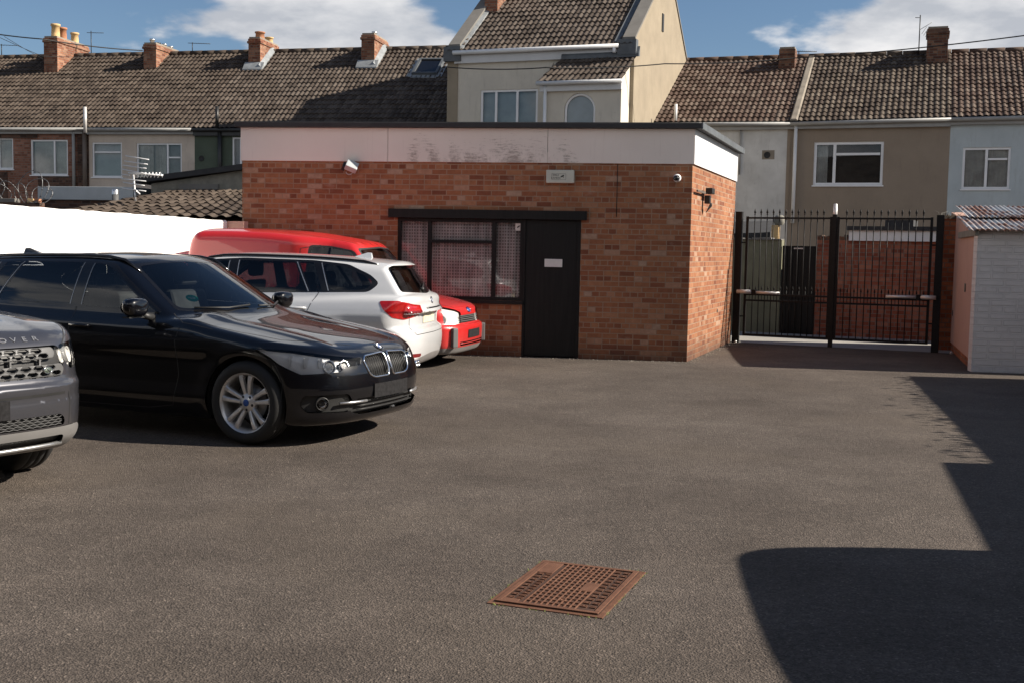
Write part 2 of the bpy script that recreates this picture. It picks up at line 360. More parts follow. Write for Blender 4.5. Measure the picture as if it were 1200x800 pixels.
def tiles(name, cols, lich):
    k = NT(name); uv = k.tc.outputs['UV']
    v = k.n('TexWhiteNoise', noise_dimensions='2D'); fl_ = k.n('VectorMath', operation='FLOOR'); k.l(uv, fl_.inputs[0]); k.l(fl_.outputs[0], v.inputs['Vector'])
    c = k.ramp(v.outputs['Value'], cols)
    c = k.mix(1.0, c, k.ramp(k.noise(.8, 6, .65), [(.3, .74), (.7, 1.12)]), 'MULTIPLY')
    c = k.mix(k.ramp(k.noise(7, 8, .75), [(.62, 0.0), (.72, .55)]), c, lich)
    MT[name] = k.pbr(c, .85, 0, k.bump(k.noise(30, 4), .3, .01), .3)
tiles('tiles_brown', [(0, (.046, .033, .025)), (.5, (.072, .054, .041)), (1, (.10, .077, .060))], (.13, .115, .09))
tiles('tiles_grey', [(0, (.052, .039, .030)), (.5, (.082, .063, .050)), (1, (.112, .090, .073))], (.15, .13, .10))
tiles('tiles_red', [(0, (.056, .032, .023)), (.5, (.096, .062, .046)), (1, (.14, .105, .082))], (.20, .17, .14))
tiles('tiles_brown_mottled', [(0, (.050, .034, .025)), (.5, (.088, .065, .048)), (1, (.135, .108, .083))], (.22, .19, .15))
def corr():
    k = NT('corrugated_rust'); ob = k.tc.outputs['UV']
    n = k.noise(2.4, 8, .72, ob, scale=(1, .5, 1)); f = k.ramp(n, [(.42, 0.0), (.56, 1.0)])
    zinc = k.ramp(k.noise(9, 5, .6, ob), [(.3, (.33, .35, .37)), (.7, (.55, .58, .6))]); rust = k.ramp(k.noise(14, 6, .7, ob), [(.3, (.10, .035, .018)), (.7, (.26, .10, .05))])
    MT['corrugated_rust'] = k.pbr(k.mix(f, zinc, rust), k.ramp(f, [(0, .42), (1, .9)]), k.ramp(f, [(0, .55), (1, 0.0)]), k.bump(k.noise(30, 4, .6, ob), .3, .004))
corr()
def iron():
    k = NT('rusty_iron'); c = k.ramp(k.noise(9, 8, .7), [(.3, (.095, .040, .022)), (.55, (.145, .066, .038)), (.75, (.19, .098, .060))])
    c = k.mix(k.ramp(k.noise(40, 5, .7), [(.5, 0.0), (.7, .6)]), c, (.09, .04, .025))
    MT['rusty_iron'] = k.pbr(c, .8, .1, k.bump(k.noise(160, 5), .5, .003), .35)
    k = NT('rusty_iron_pit'); c = k.ramp(k.noise(30, 6, .7), [(.3, (.035, .018, .012)), (.7, (.085, .045, .032))])
    MT['rusty_iron_pit'] = k.pbr(c, .9, 0, k.bump(k.noise(200, 5), .6, .003), .3)
iron()
# window glass: tinted see-through pane with a real reflection
def glass(name, tint, refl=.9, rough=.01):
    k = NT(name); tr = k.n('BsdfTransparent'); tr.inputs[0].default_value = (*tint, 1); gl = k.n('BsdfGlossy'); gl.inputs['Roughness'].default_value = rough
    gl.inputs['Color'].default_value = (refl, refl, refl, 1)
    fr = k.n('Fresnel'); fr.inputs[0].default_value = 1.62 if name.startswith('car') else 1.45
    mx_ = k.n('MixShader'); k.l(fr.outputs[0], mx_.inputs[0]); k.l(tr.outputs[0], mx_.inputs[1]); k.l(gl.outputs[0], mx_.inputs[2]); k.l(mx_.outputs[0], k.out.inputs[0])
    MT[name] = k.m
glass('pane', (.90, .91, .91)); glass('car_glass', (.72, .78, .78)); glass('car_glass_tint', (.40, .42, .44)); glass('lamp_glass', (.93, .93, .93)); glass('pane_mirror', (.35, .38, .40))
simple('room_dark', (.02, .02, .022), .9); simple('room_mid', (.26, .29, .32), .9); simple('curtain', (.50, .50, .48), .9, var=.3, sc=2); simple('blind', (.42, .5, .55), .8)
# net curtain
k = NT('net_curtain'); uv = k.tc.outputs['UV']
def lattice():
    s_ = k.n('SeparateXYZ'); k.l(uv, s_.inputs[0])
    a = k.math('ABSOLUTE', k.math('SINE', k.math('MULTIPLY', s_.outputs[0], math.pi/.040))); b = k.math('ABSOLUTE', k.math('SINE', k.math('MULTIPLY', s_.outputs[1], math.pi/.044)))
    return k.math('MAXIMUM', a, b)
lt = lattice()
c = k.ramp(lt, [(.60, (.34, .27, .27)), (.95, (.9, .78, .78))]); c = k.mix(1.0, c, k.ramp(k.noise(2.2, 5, .6, uv, scale=(5, .6, 1)), [(.3, .55), (.7, 1.25)]), 'MULTIPLY')
MT['net_curtain'] = k.pbr(c, .95)
# vehicle finishes
def paint(name, col, flake=.0, rough=.28, metal=0, dust=.03, grime=(.12, .1, .085)):
    k = NT(name); c = k.mix(k.ramp(k.noise(2.5, 7, .65), [(.45, 0.0), (.8, dust)]), col, grime)
    s_ = k.n('SeparateXYZ'); k.l(k.tc.outputs['Object'], s_.inputs[0])
    low = k.ramp(k.math('MULTIPLY_ADD', k.noise(6, 5, .6), .25, s_.outputs[2]), [(.3, min(1, dust*6)), (.62, 0.0)]); c = k.mix(low, c, grime)
    MT[name] = k.pbr(c, rough, metal, None, .15 if max(col) < .01 else .5, 1.0, .02)
paint('paint_black', (.0015, .0017, .003), dust=.004, rough=.3)
paint('paint_silver', (.68, .69, .70), metal=.25, rough=.34, dust=.03)
paint('paint_red', (.52, .018, .018), rough=.35, dust=.05)
paint('paint_grey', (.050, .051, .060), metal=.45, rough=.34, dust=.10)
simple('chrome', (.82, .82, .82), .08, 1, .02); simple('satin_silver', (.5, .5, .5), .3, .8, .05); simple('alloy', (.66, .65, .63), .34, .55, .06)
simple('plastic_black', (.018, .018, .018), .5, bump=.1); simple('gloss_black', (.006, .006, .007), .12, spec=.6); simple('rubber', (.014, .014, .014), .75, bump=.2); simple('plastic_grey', (.09, .09, .09), .6)
simple('seat_dark', (.015, .015, .018), .8); simple('trim_beige', (.28, .27, .24), .8); simple('lamp_red', (.36, .008, .008), .18, var=.25, sc=30, coat=1); simple('lamp_red_deep', (.16, .004, .006), .15, coat=1)
simple('lamp_amber', (.8, .25, .03), .2, coat=1); simple('lamp_white', (.75, .75, .73), .2, coat=1); simple('reflector', (.8, .8, .8), .12, 1); simple('plate_cream', (.62, .56, .42), .5, var=.15, sc=14); simple('plate_dark', (.014, .0135, .0145), .8, var=.5, sc=40, spec=.2)
simple('badge_blue', (.02, .08, .3), .3); simple('badge_white', (.7, .7, .7), .3); simple('sticker_green', (0.0, .36, .26), .5, var=.03); simple('bumper_grey', (.20, .19, .185), .5, .2); simple('badge_green', (.09, .11, .09), .35, .3)
simple('lamp_silver', (.78, .79, .80), .4, 0, .04); simple('grille_silver', (.10, .10, .10), .5, .2, .06); simple('shield_silver', (.20, .195, .19), .42, .25, .06); simple('disc', (.25, .25, .25), .35, .9)
simple('ivy', (.05, .085, .025), .6, var=.35, sc=9); simple('weed', (.16, .19, .04), .7, var=.4, sc=30); simple('debris', (.24, .21, .17), .9)
# ------------------------------------------------------------------ smooth vehicle shells (implicit surface -> surface nets -> exact cuts)
def sp(xs, ys, n=900):
    """smooth monotone interpolation table"""
    xs = np.array(xs, float); ys = np.array(ys, float); h = np.diff(xs); d = np.diff(ys)/h; m = np.zeros(len(xs))
    m[0], m[-1] = d[0], d[-1]
    for i in range(1, len(xs)-1):
        m[i] = 0 if d[i-1]*d[i] <= 0 else (h[i-1]+h[i])*3/((2*h[i]+h[i-1])/d[i-1]+(h[i]+2*h[i-1])/d[i])
    X = np.linspace(xs[0], xs[-1], n); i = np.clip(np.searchsorted(xs, X, 'right')-1, 0, len(xs)-2); t = (X-xs[i])/h[i]
    Y = (2*t**3-3*t**2+1)*ys[i]+(t**3-2*t**2+t)*h[i]*m[i]+(-2*t**3+3*t**2)*ys[i+1]+(t**3-t**2)*h[i]*m[i+1]
    return lambda q: np.interp(q, X, Y)
def smax(a, b, k): h = np.maximum(k-np.abs(a-b), 0)/k; return np.maximum(a, b)+h*h*k*.25
def smin(a, b, k): return -smax(-a, -b, k)
def sstep(a, b, x): t = np.clip((x-a)/(b-a), 0, 1); return t*t*(3-2*t)
def polysd(P, poly):
    """signed distance (negative inside) of points P (n,2) to a polygon"""
    poly = np.array(poly, float); n = len(poly); d = np.full(len(P), 1e9); s = np.ones(len(P))
    for i in range(n):
        a, b = poly[i], poly[(i+1) % n]; e = b-a; w_ = P-a
        t = np.clip((w_@e)/(e@e+1e-12), 0, 1); q = w_-t[:, None]*e; d = np.minimum(d, (q**2).sum(1))
        c1 = P[:, 1] >= a[1]; c2 = P[:, 1] < b[1]; c3 = e[0]*w_[:, 1] > e[1]*w_[:, 0]
        s = np.where((c1 & c2 & c3) | (~c1 & ~c2 & ~c3), -s, s)
    return s*np.sqrt(d)
def rnd(poly, r=.03, n=4):
    """round the corners of a polygon"""
    out = []; m = len(poly)
    for i in range(m):
        p0, p1, p2 = [np.array(poly[(i+j-1) % m], float) for j in range(3)]
        a = p0-p1; b = p2-p1; la, lb = np.linalg.norm(a), np.linalg.norm(b); rr = min(r, la*.45, lb*.45)
        A = p1+a/la*rr; B = p1+b/lb*rr
        for k in range(n+1):
            t = k/n; out.append(tuple((1-t)**2*A+2*t*(1-t)*p1+t*t*B))
    return out
class Shell:
    def __init__(self, F, lo, hi, h):
        self.F = F; lo = np.array(lo); n = np.ceil((np.array(hi)-lo)/h).astype(int)+1
        ax = [lo[i]+h*np.arange(n[i]) for i in range(3)]
        G = np.empty(n, dtype=np.float32)
        for i in range(n[0]):
            Y, Z = np.meshgrid(ax[1], ax[2], indexing='ij'); G[i] = F(np.full(Y.size, ax[0][i]), Y.ravel(), Z.ravel()).reshape(Y.shape)
        ins = G < 0; c = np.zeros(np.array(n)-1, int)
        for a in (0, 1):
            for b in (0, 1):
                for d in (0, 1): c += ins[a:n[0]-1+a, b:n[1]-1+b, d:n[2]-1+d]
        act = (c > 0) & (c < 8); idx = -np.ones(act.shape, int); cells = np.argwhere(act); idx[act] = np.arange(len(cells))
        acc = np.zeros((len(cells), 3)); cnt = np.zeros(len(cells)); corners = [(a, b, d) for a in (0, 1) for b in (0, 1) for d in (0, 1)]
        for p in corners:
            for a in range(3):
                if p[a]: continue
                q = list(p); q[a] = 1
                g0 = G[tuple((cells+p).T)]; g1 = G[tuple((cells+q).T)]; cr = (g0 < 0) != (g1 < 0); t = np.where(cr, g0/(g0-g1+1e-20), 0)
                pos = cells+np.array(p, float); pos = pos.astype(float); pos[:, a] += t; acc[cr] += pos[cr]; cnt[cr] += 1
        V = lo+h*acc/cnt[:, None]
        Q = []
        for a in range(3):
            b, d = (a+1) % 3, (a+2) % 3; sl = [slice(None)]*3; sl[a] = slice(0, n[a]-1); s2 = list(sl); s2[a] = slice(1, n[a])
            cr = ins[tuple(sl)] != ins[tuple(s2)]; e = np.argwhere(cr); e = e[(e[:, b] > 0) & (e[:, d] > 0) & (e[:, b] < n[b]-1) & (e[:, d] < n[d]-1)]
            def at_(db, dd):
                c_ = e.copy(); c_[:, b] -= db; c_[:, d] -= dd; return idx[tuple(c_.T)]
            q = np.stack([at_(1, 1), at_(0, 1), at_(0, 0), at_(1, 0)], 1); up = ins[tuple(e.T)]
            q[~up] = q[~up][:, ::-1]; Q.append(q)
        Q = np.concatenate(Q); Q = Q[(Q >= 0).all(1)]
        self.V = V
        for _ in range(3): self.project()
        self.T = np.concatenate([Q[:, [0, 1, 2]], Q[:, [0, 2, 3]]])
    def grad(self, V, e=.004):
        g = np.empty_like(V)
        for a in range(3):
            d = np.zeros(3); d[a] = e; p, q = V+d, V-d
            g[:, a] = (self.F(p[:, 0], p[:, 1], p[:, 2])-self.F(q[:, 0], q[:, 1], q[:, 2]))/(2*e)
        return g
    def project(self):
        g = self.grad(self.V); f = self.F(self.V[:, 0], self.V[:, 1], self.V[:, 2]); n2 = (g**2).sum(1)+1e-6
        st = (f/n2)[:, None]*g; l = np.linalg.norm(st, axis=1); st *= np.minimum(1, .012/(l+1e-9))[:, None]; self.V = self.V-st
    def normals(self):
        g = self.grad(self.V); return g/(np.linalg.norm(g, axis=1)[:, None]+1e-9)
    def cut(self, T, gf):
        """split triangles T by the zero line of gf(V); returns (inside, outside)"""
        g = gf(self.V); g = np.where(np.abs(g) < 1e-7, 1e-7, g)
        s = g[T] < 0; c = s.sum(1); ins, out = T[c == 3], T[c == 0]; I, O = [ins], [out]
        for cc in (1, 2):
            t = T[c == cc]
            if not len(t): continue
            odd = (g[t] < 0) == (cc == 1); k = odd.argmax(1); t = np.stack([t[np.arange(len(t)), (k+j) % 3] for j in range(3)], 1)
            a, b, d = t.T; base = len(self.V); E = np.concatenate([np.stack([a, b], 1), np.stack([a, d], 1)]); E.sort(axis=1)
            U, inv = np.unique(E, axis=0, return_inverse=True); inv = inv.ravel(); ga, gb = g[U[:, 0]], g[U[:, 1]]; w_ = (ga/(ga-gb))[:, None]
            self.V = np.concatenate([self.V, self.V[U[:, 0]]*(1-w_)+self.V[U[:, 1]]*w_]); g = np.concatenate([g, np.zeros(len(U))+1e-9])
            p, q = base+inv[:len(t)], base+inv[len(t):]
            X = np.stack([a, p, q], 1); Y = np.concatenate([np.stack([p, b, d], 1), np.stack([p, d, q], 1)])
            (I if cc == 1 else O).append(X); (O if cc == 1 else I).append(Y)
        return np.concatenate(I), np.concatenate(O)
    def emit(self, name, T, mat, parent, off=0.0):
        if len(T) == 0: return None
        u, inv = np.unique(T, return_inverse=True); V = self.V[u]; g = self.grad(V); N = g/(np.linalg.norm(g, axis=1)[:, None]+1e-9)
        return np_mesh(name, V+N*off, inv.reshape(-1, 3), MT[mat], parent, normals=N)
    def side_y(self, x, z, y0=1.3):
        """outermost surface point of the right flank at (x, z)"""
        x = np.atleast_1d(np.array(x, float)); z = np.atleast_1d(np.array(z, float)); lo = np.full(len(x), .3); hi = np.full(len(x), y0)
        for _ in range(40):
            m = (lo+hi)/2; ins = self.F(x, m, z) < 0; lo = np.where(ins, m, lo); hi = np.where(ins, hi, m)
        return lo
    def march(self, o, d, tmax=3.0):
        """first hit of rays from outside"""
        o = np.array(o, float); d = np.array(d, float); d = d/np.linalg.norm(d, axis=-1, keepdims=True); t = np.zeros(len(o))
        for _ in range(80):
            p = o+d*t[:, None]; f = self.F(p[:, 0], p[:, 1], p[:, 2]); t = t+np.clip(f*.7, -.02, .2)
        return o+d*t[:, None]
    def ribbon(self, mb, pts, wdt=.006, off=.0012):
        """thin strip lying on the shell along the 3-D polyline pts"""
        P = []
        for a, b in zip(pts[:-1], pts[1:]):
            a, b = np.array(a, float), np.array(b, float); m = max(1, int(np.linalg.norm(b-a)/.04)); P += [a+(b-a)*i/m for i in range(m)]
        P.append(np.array(pts[-1], float)); P = np.array(P)
        for _ in range(6):
            g = self.grad(P); f = self.F(P[:, 0], P[:, 1], P[:, 2]); P = P-(f/((g**2).sum(1)+1e-6))[:, None]*g*.8
        g = self.grad(P); Nn = g/np.linalg.norm(g, axis=1)[:, None]; T = np.gradient(P, axis=0); S_ = np.cross(T, Nn); S_ /= np.linalg.norm(S_, axis=1)[:, None]+1e-9
        vs = []
        for p, s_, n_ in zip(P, S_, Nn): vs += [p-s_*wdt/2+n_*off, p+s_*wdt/2+n_*off]
        b = len(vs)//2; mb.add(vs, [(2*i, 2*i+1, 2*i+3, 2*i+2) for i in range(b-1)], True)
    def side_line(self, xz, sg): 
        xz = np.array(xz, float); y = self.side_y(xz[:, 0], xz[:, 1]); return [(a[0], sg*b, a[1]) for a, b in zip(xz, y)]
def xzpoly(poly, sg, ymin=.45):
    return lambda V: np.maximum(polysd(V[:, [0, 2]], poly), ymin-sg*V[:, 1])
def yzpoly(poly, xlim=None, front=True):
    def f(V):
        g = polysd(V[:, [1, 2]], poly)
        if xlim is not None: g = np.maximum(g, (V[:, 0]-xlim) if front else (xlim-V[:, 0]))
        return g
    return f
def qzpoly(poly, sg, L=None, lim=1.2):
    """polygon in (q, z), q = |y| + distance from the front (or from the tail when L is given): wraps round the corner"""
    def f(V):
        dx = V[:, 0] if L is None else L-V[:, 0]
        return np.maximum.reduce([polysd(np.stack([sg*V[:, 1]+dx, V[:, 2]], 1), poly), -sg*V[:, 1]+.01, dx-lim])
    return f
def wheel(parent, x, y, r, rr, sg, style='double', width=.225, steer=0, n=48):
    """wheel part with tyre, rim, hub cap; outer face towards sg"""
    wr = empty('wheel', (x, y, r)); wr.parent = parent; wr.rotation_euler = (0, 0, steer)
    t = MB(); hw = width/2
    prof = [(rr-.004, -hw+.012), (rr+.012, -hw), (rr+.035, -hw-.004), (r-.03, -hw+.004), (r-.008, -hw+.022), (r-.001, -hw+.045), (r-.001, -.055), (r-.008, -.052), (r-.008, -.044), (r, -.041), (r, -.004), (r-.008, -.001), (r-.008, .005), (r, .008), (r, .041), (r-.008, .044), (r-.008, .052),
            (r-.001, .055), (r-.001, hw-.045), (r-.008, hw-.022), (r-.03, hw-.004), (rr+.035, hw+.004), (rr+.012, hw), (rr-.004, hw-.012)]
    t.lathe([(a, b*sg) for a, b in prof], (0, 0, 0), 'Y', n); tyre = t.build('tyre', MT['rubber'], wr)
    m = MB(); o = sg*(hw-.012)
    m.lathe([(rr-.012, -hw*sg), (rr-.02, -hw*sg*.3), (rr-.026, o*.2), (rr-.024, o-.03*sg), (rr-.014, o-.008*sg), (rr, o), (rr+.004, o+.004*sg), (rr+.006, o-.004*sg)], (0, 0, 0), 'Y', n)
    rim = None
    def spoke(ang, w0, w1, r0, r1, dish=.0):
        ca, sa = math.cos(ang), math.sin(ang)
        def P(rad, lat, dep): return (ca*rad-sa*lat, dep, sa*rad+ca*lat)
        mid = (r0+r1)/2; rs = [r0, (r0*2+r1)/3, (r0+2*r1)/3, r1]; ws = [w0, w0*.85+w1*.1, w1*.9, w1]; ds = [o-sg*(.028+dish), o-sg*(.016+dish*.5), o-sg*.010, o-sg*.014]
        vs = []
        for q, w_, d_ in zip(rs, ws, ds):
            vs += [P(q, -w_/2, d_-sg*.03), P(q, -w_/2, d_-sg*.004), P(q, -w_*.3, d_), P(q, w_*.3, d_), P(q, w_/2, d_-sg*.004), P(q, w_/2, d_-sg*.03)]
        m.add(vs, [(6*i+j, 6*i+j+1, 6*(i+1)+j+1, 6*(i+1)+j) for i in range(3) for j in range(5)])
    R1 = rr-.02
    if style == 'double':
        for k in range(5):
            a = math.pi/2+2*math.pi*k/5
            for d in (-1, 1):
                a0 = a+d*.27; a1 = a+d*.205; ca0, sa0 = math.cos(a0)*.058, math.sin(a0)*.058; ca1, sa1 = math.cos(a1)*R1, math.sin(a1)*R1
                vs = []
                for tt, w_, dp in ((0, .025, .030), (.35, .030, .016), (.75, .033, .006), (1, .044, .010)):
                    cx_, cz_ = ca0+(ca1-ca0)*tt, sa0+(sa1-sa0)*tt; dx, dz = ca1-ca0, sa1-sa0; l = math.hypot(dx, dz); nx_, nz_ = -dz/l, dx/l
                    for s_, e_ in ((-.5, .034), (-.5, .006), (-.28, 0), (.28, 0), (.5, .006), (.5, .034)): vs.append((cx_+nx_*w_*s_, o-sg*(dp+e_), cz_+nz_*w_*s_))
                m.add(vs, [(6*i+j, 6*i+j+1, 6*(i+1)+j+1, 6*(i+1)+j) for i in range(3) for j in range(5)])
    elif style == 'five':
        for k in range(5): spoke(math.pi/2+2*math.pi*k/5, .06, .075, .05, R1)
    elif style == 'steel':
        m.lathe([(R1+.01, o-.03*sg), (R1-.03, o-.05*sg), (R1-.06, o-.02*sg), (.09, o-.015*sg), (.06, o-.03*sg), (.0, o-.03*sg)], (0, 0, 0), 'Y', n)
    m.lathe([(.0, o-.020*sg), (.03, o-.020*sg), (.036, o-.026*sg), (.066, o-.028*sg), (.074, o-.040*sg), (.076, o-.07*sg)], (0, 0, 0), 'Y', 24)
    rim = m.build('rim', MT['alloy'], wr)
    for k in range(5):
        a = math.pi/2+math.pi/5+2*math.pi*k/5; b = MB(); b.lathe([(.0, o-.031*sg), (.010, o-.031*sg), (.011, o-.026*sg), (.0, o-.0255*sg)], (math.cos(a)*.054, 0, math.sin(a)*.054), 'Y', 10)
        b.build('wheel_bolt', MT['dark_metal'], wr)
    c_ = MB(); c_.lathe([(0, o-.014*sg), (.024, o-.015*sg), (.028, o-.021*sg)], (0, 0, 0), 'Y', 20); c_.build('hub_cap', MT['badge_blue' if style == 'double' else 'plastic_black'], wr)
    d = MB(); d.lathe([(.0, o-.09*sg), (r*.44, o-.09*sg), (r*.44, o-.11*sg), (0, o-.11*sg)], (0, 0, 0), 'Y', 32); d.build('brake_disc', MT['disc'], wr)
    return wr
def arch_liner(mb, x, z, r, y0, y1, sg):
    vs = []; n = 22
    for k in range(n+1):
        a = -.35+(math.pi+.7)*k/n
        for y in (y0, y1): vs.append((x+math.cos(a)*r, sg*y, z+math.sin(a)*r))
    fs = [(2*k, 2*k+1, 2*k+3, 2*k+2) for k in range(n)]; mb.add(vs, fs, True)
    c0 = [v for v in vs[::2]]; mb.add(c0, [tuple(range(len(c0)))])
def text_part(name, txt, size, mat, parent, M4, ext=.002, shear=0):
    cu = bpy.data.curves.new(name, 'FONT'); cu.body = txt; cu.size = size; cu.extrude = ext; cu.align_x = 'CENTER'; cu.align_y = 'CENTER'; cu.space_character = 1.0
    t = bpy.data.objects.new(name+'_tmp', cu); COL.objects.link(t); dg = bpy.context.evaluated_depsgraph_get(); me = bpy.data.meshes.new_from_object(t.evaluated_get(dg))
    bpy.data.objects.remove(t); me.name = name; me.transform(M4); me.materials.clear(); o = link_mesh(name, me, mat, parent); boxuv(me); return o
def frame4(o, x, y, z):   # matrix with columns x, y, z at o
    x, y, z = Vector(x).normalized(), Vector(y).normalized(), Vector(z).normalized(); return Matrix(((x.x, y.x, z.x, o[0]), (x.y, y.y, z.y, o[1]), (x.z, y.z, z.z, o[2]), (0, 0, 0, 1)))
# ------------------------------------------------------------------ vehicles (local frame: x from nose to tail, y to the vehicle's right, z up)
def flare(x, z, xa, za, r, amp, wd=.07): return amp*np.exp(-((np.hypot(x-xa, z-za)-r)/wd)**2)*(z < .85)
def estate_F():
    L = 4.62
    top = sp([-.1, 0, .06, .15, .35, .7, 1.1, 1.4, 1.8, 3.0, 4.2, 4.45, 4.7], [.64, .670, .703, .737, .792, .855, .915, .97, .965, .985, 1.02, 1.015, .97])
    off = sp([.1, .18, .25, .33, .45, .60, .735, .76, .83, .92, 1.0, 1.1], [-.10, -.055, -.03, -.014, -.022, -.018, .001, .001, -.012, -.045, -.085, -.16])
    pl = sp([-.1, .5, 1.3, 2.2, 3.2, 4.1, 4.8], [-.05, -.022, -.006, 0, 0, -.018, -.05])
    xf0 = sp([.1, .18, .24, .33, .43, .53, .63, .70, .77, .85, .95], [.14, .05, .02, .012, .0, .012, .045, .085, .16, .32, .6])
    xr0 = sp([.1, .22, .34, .5, .61, .66, .8, .92, .96, 1.05, 1.2], [-.22, -.08, -.02, 0, -.015, -.07, -.062, -.04, -.05, -.12, -.2])
    roof = sp([1.6, 1.95, 2.2, 2.6, 3.2, 3.9, 4.5], [1.30, 1.375, 1.41, 1.43, 1.42, 1.385, 1.335])
    zb = sp([0, .5, 4.1, 4.7], [.17, .16, .19, .25])
    def F(x, y, z):
        ay = np.abs(y); a = ay/.9; a2 = ay/.7
        W = .895+pl(x)+off(z)+flare(x, z, .776, .32, .385, .012)+flare(x, z, 3.586, .32, .385, .012)
        f = ay-W
        f = smax(f, z-(top(x)-.050*a*a+.014*np.exp(-((a-.60)/.08)**2)*(x < 1.5)*sstep(.05, .4, x)), .075)
        f = smax(f, (xf0(z)+.10*a**2+.40*np.maximum(a, 0)**5)-x, .05)
        f = smax(f, x-(L+xr0(z)-.05*a**2-.27*a**6), .05)
        f = smax(f, zb(x)-z, .05)
        g = ay-(.792-.30*(z-1)-.42*np.maximum(z-1, 0)**2-.055*np.maximum(x-3.1, 0)**2-.05*np.maximum(2.2-x, 0)**2)
        g = smax(g, z-(roof(x)-.045*(ay/.62)**2), .09)
        g = smax(g, ((1.345+(z-1)*1.88+.25*a2**2.2)-x)*.5, .045)
        g = smax(g, (x-(4.50-(z-1)*.78-.10*a2**2+.07*sstep(1.27, 1.32, z)))*.8, .045)
        g = smax(g, .8-z, .02)
        return smin(f, g, .03)
    return F, L
def interior(root, front_x=1.45, rear=True, dash_z=.93, seat_x=(2.15, 3.05), w=.37, roofz=1.3, mat='seat_dark', steer=True):
    d = MB(); d.prism([(front_x-.05, .55), (front_x-.02, dash_z-.02), (front_x+.25, dash_z+.02), (front_x+.48, dash_z-.02), (front_x+.52, .6)], -.66, .66); d.build('dashboard', MT['plastic_black'], root, bevel=.02)
    for i, sx in enumerate(seat_x):
        for sy in (-w, w):
            s = MB(); s.prism([(sx-.48, .45), (sx-.48, .60), (sx-.02, .55), (sx+.16, 1.10), (sx+.24, 1.10), (sx+.14, .45)], sy-.24, sy+.24); st = s.build('seat', MT[mat], root, bevel=.045, seg=3)
            dz = -.09 if i else 0; h = MB(); h.box(sx+.13, sx+.25, sy-.13, sy+.13, 1.14+dz, 1.31+dz); h.build('headrest', MT[mat], st, bevel=.05, seg=3)
    f = MB(); f.box(front_x, seat_x[-1]+1.2, -.7, .7, .36, .40); f.build('cabin_floor', MT['seat_dark'], root)
    if steer:
        s = MB(); c = Vector((front_x+.62, w, dash_z+.01)); M4 = Matrix.Translation(c) @ Matrix.Rotation(R(-65), 4, 'Y'); s.T = M4
        s.tube([(math.cos(a)*.18, math.sin(a)*.18, 0) for a in np.linspace(0, 2*math.pi, 28, endpoint=False)], .016, 8, closed=True)
        s.bar((-.17, 0, 0), (.17, 0, 0), .05, .02); s.bar((0, 0, 0), (0, -.16, -.01), .04, .02); s.tube([(0, 0, 0), (0, 0, -.3)], .03, 8); s.build('steering_wheel', MT['plastic_black'], root)
def mirror(root, x, y, z, sg, mat):
    m = MB(); vs = []; n, k = 18, 10
    for i in range(k+1):
        t = -math.pi/2+math.pi*i/k
        for j in range(n):
            a = 2*math.pi*j/n; ca, sa = math.cos(a), math.sin(a); e = .62
            X = np.sign(math.sin(t))*abs(math.sin(t))**.8*.062; rr = max(0, math.cos(t))**.45
            yy = np.sign(ca)*abs(ca)**e*.115*rr*(1-.12*(sa < 0)); zz = np.sign(sa)*abs(sa)**e*.075*rr
            vs.append((x+X-.10*abs(0), y+sg*(yy+.03), z+zz))
    m.add(vs, [(i*n+j, i*n+(j+1) % n, (i+1)*n+(j+1) % n, (i+1)*n+j) for i in range(k) for j in range(n)], True)
    o = m.build('wing_mirror', mat, root)
    a = MB(); a.tube([(x-.01, y-sg*.15, z-.085), (x, y-sg*.04, z-.06)], [.03, .025], 8); a.box(x-.02, x+.05, y-sg*.07, y+sg*.12, z-.081, z-.070); a.build('mirror_arm', MT['plastic_black'], o)
    g = MB(); vs = [(x+.063, y+sg*(.03+.1*math.cos(t)*.95), z+.062*math.sin(t)) for t in np.linspace(0, 2*math.pi, 20, endpoint=False)]; g.add(vs, [tuple(range(20))]); g.build('mirror_glass', MT['chrome'], o)
def roundel(parent, c, nrm, up, r, name='badge'):
    """small round badge: dark ring, blue and white quarters"""
    n = Vector(nrm).normalized(); s = Vector(up).cross(n).normalized(); u = n.cross(s); M4 = frame4(c, s, u, n)
    a = MB(M4); a.lathe([(r*.66, .0045), (r, .004), (r*1.03, .0)], (0, 0, 0), 'Z', 24); b = a.build(name, MT['gloss_black'], parent)
    a = MB(M4); a.tube([(math.cos(t)*r, math.sin(t)*r, .003) for t in np.linspace(0, 2*math.pi, 28, endpoint=False)], r*.06, 6, closed=True)
    a.tube([(math.cos(t)*r*.64, math.sin(t)*r*.64, .0045) for t in np.linspace(0, 2*math.pi, 28, endpoint=False)], r*.04, 6, closed=True); a.build('badge_ring', MT['chrome'], b)
    for q, mt in ((0, 'badge_blue'), (1, 'badge_white')):
        a = MB(M4)
        for h in (0, 2):
            ts = np.linspace((q+h)*math.pi/2, (q+h+1)*math.pi/2, 8); a.add([(0, 0, .005)]+[(math.cos(t)*r*.62, math.sin(t)*r*.62, .005) for t in ts], [(0, i, i+1) for i in range(1, 8)])
        a.build('badge_quarters', MT[mt], b)
def surf(S, y, z, front=True):
    o = np.array([[-1.0 if front else 6.0, y, z]]); p = S.march(o, np.array([[1.0 if front else -1.0, 0, 0]]))[0]; g = S.grad(np.array([p]))[0]; return Vector(p), Vector(g).normalized()
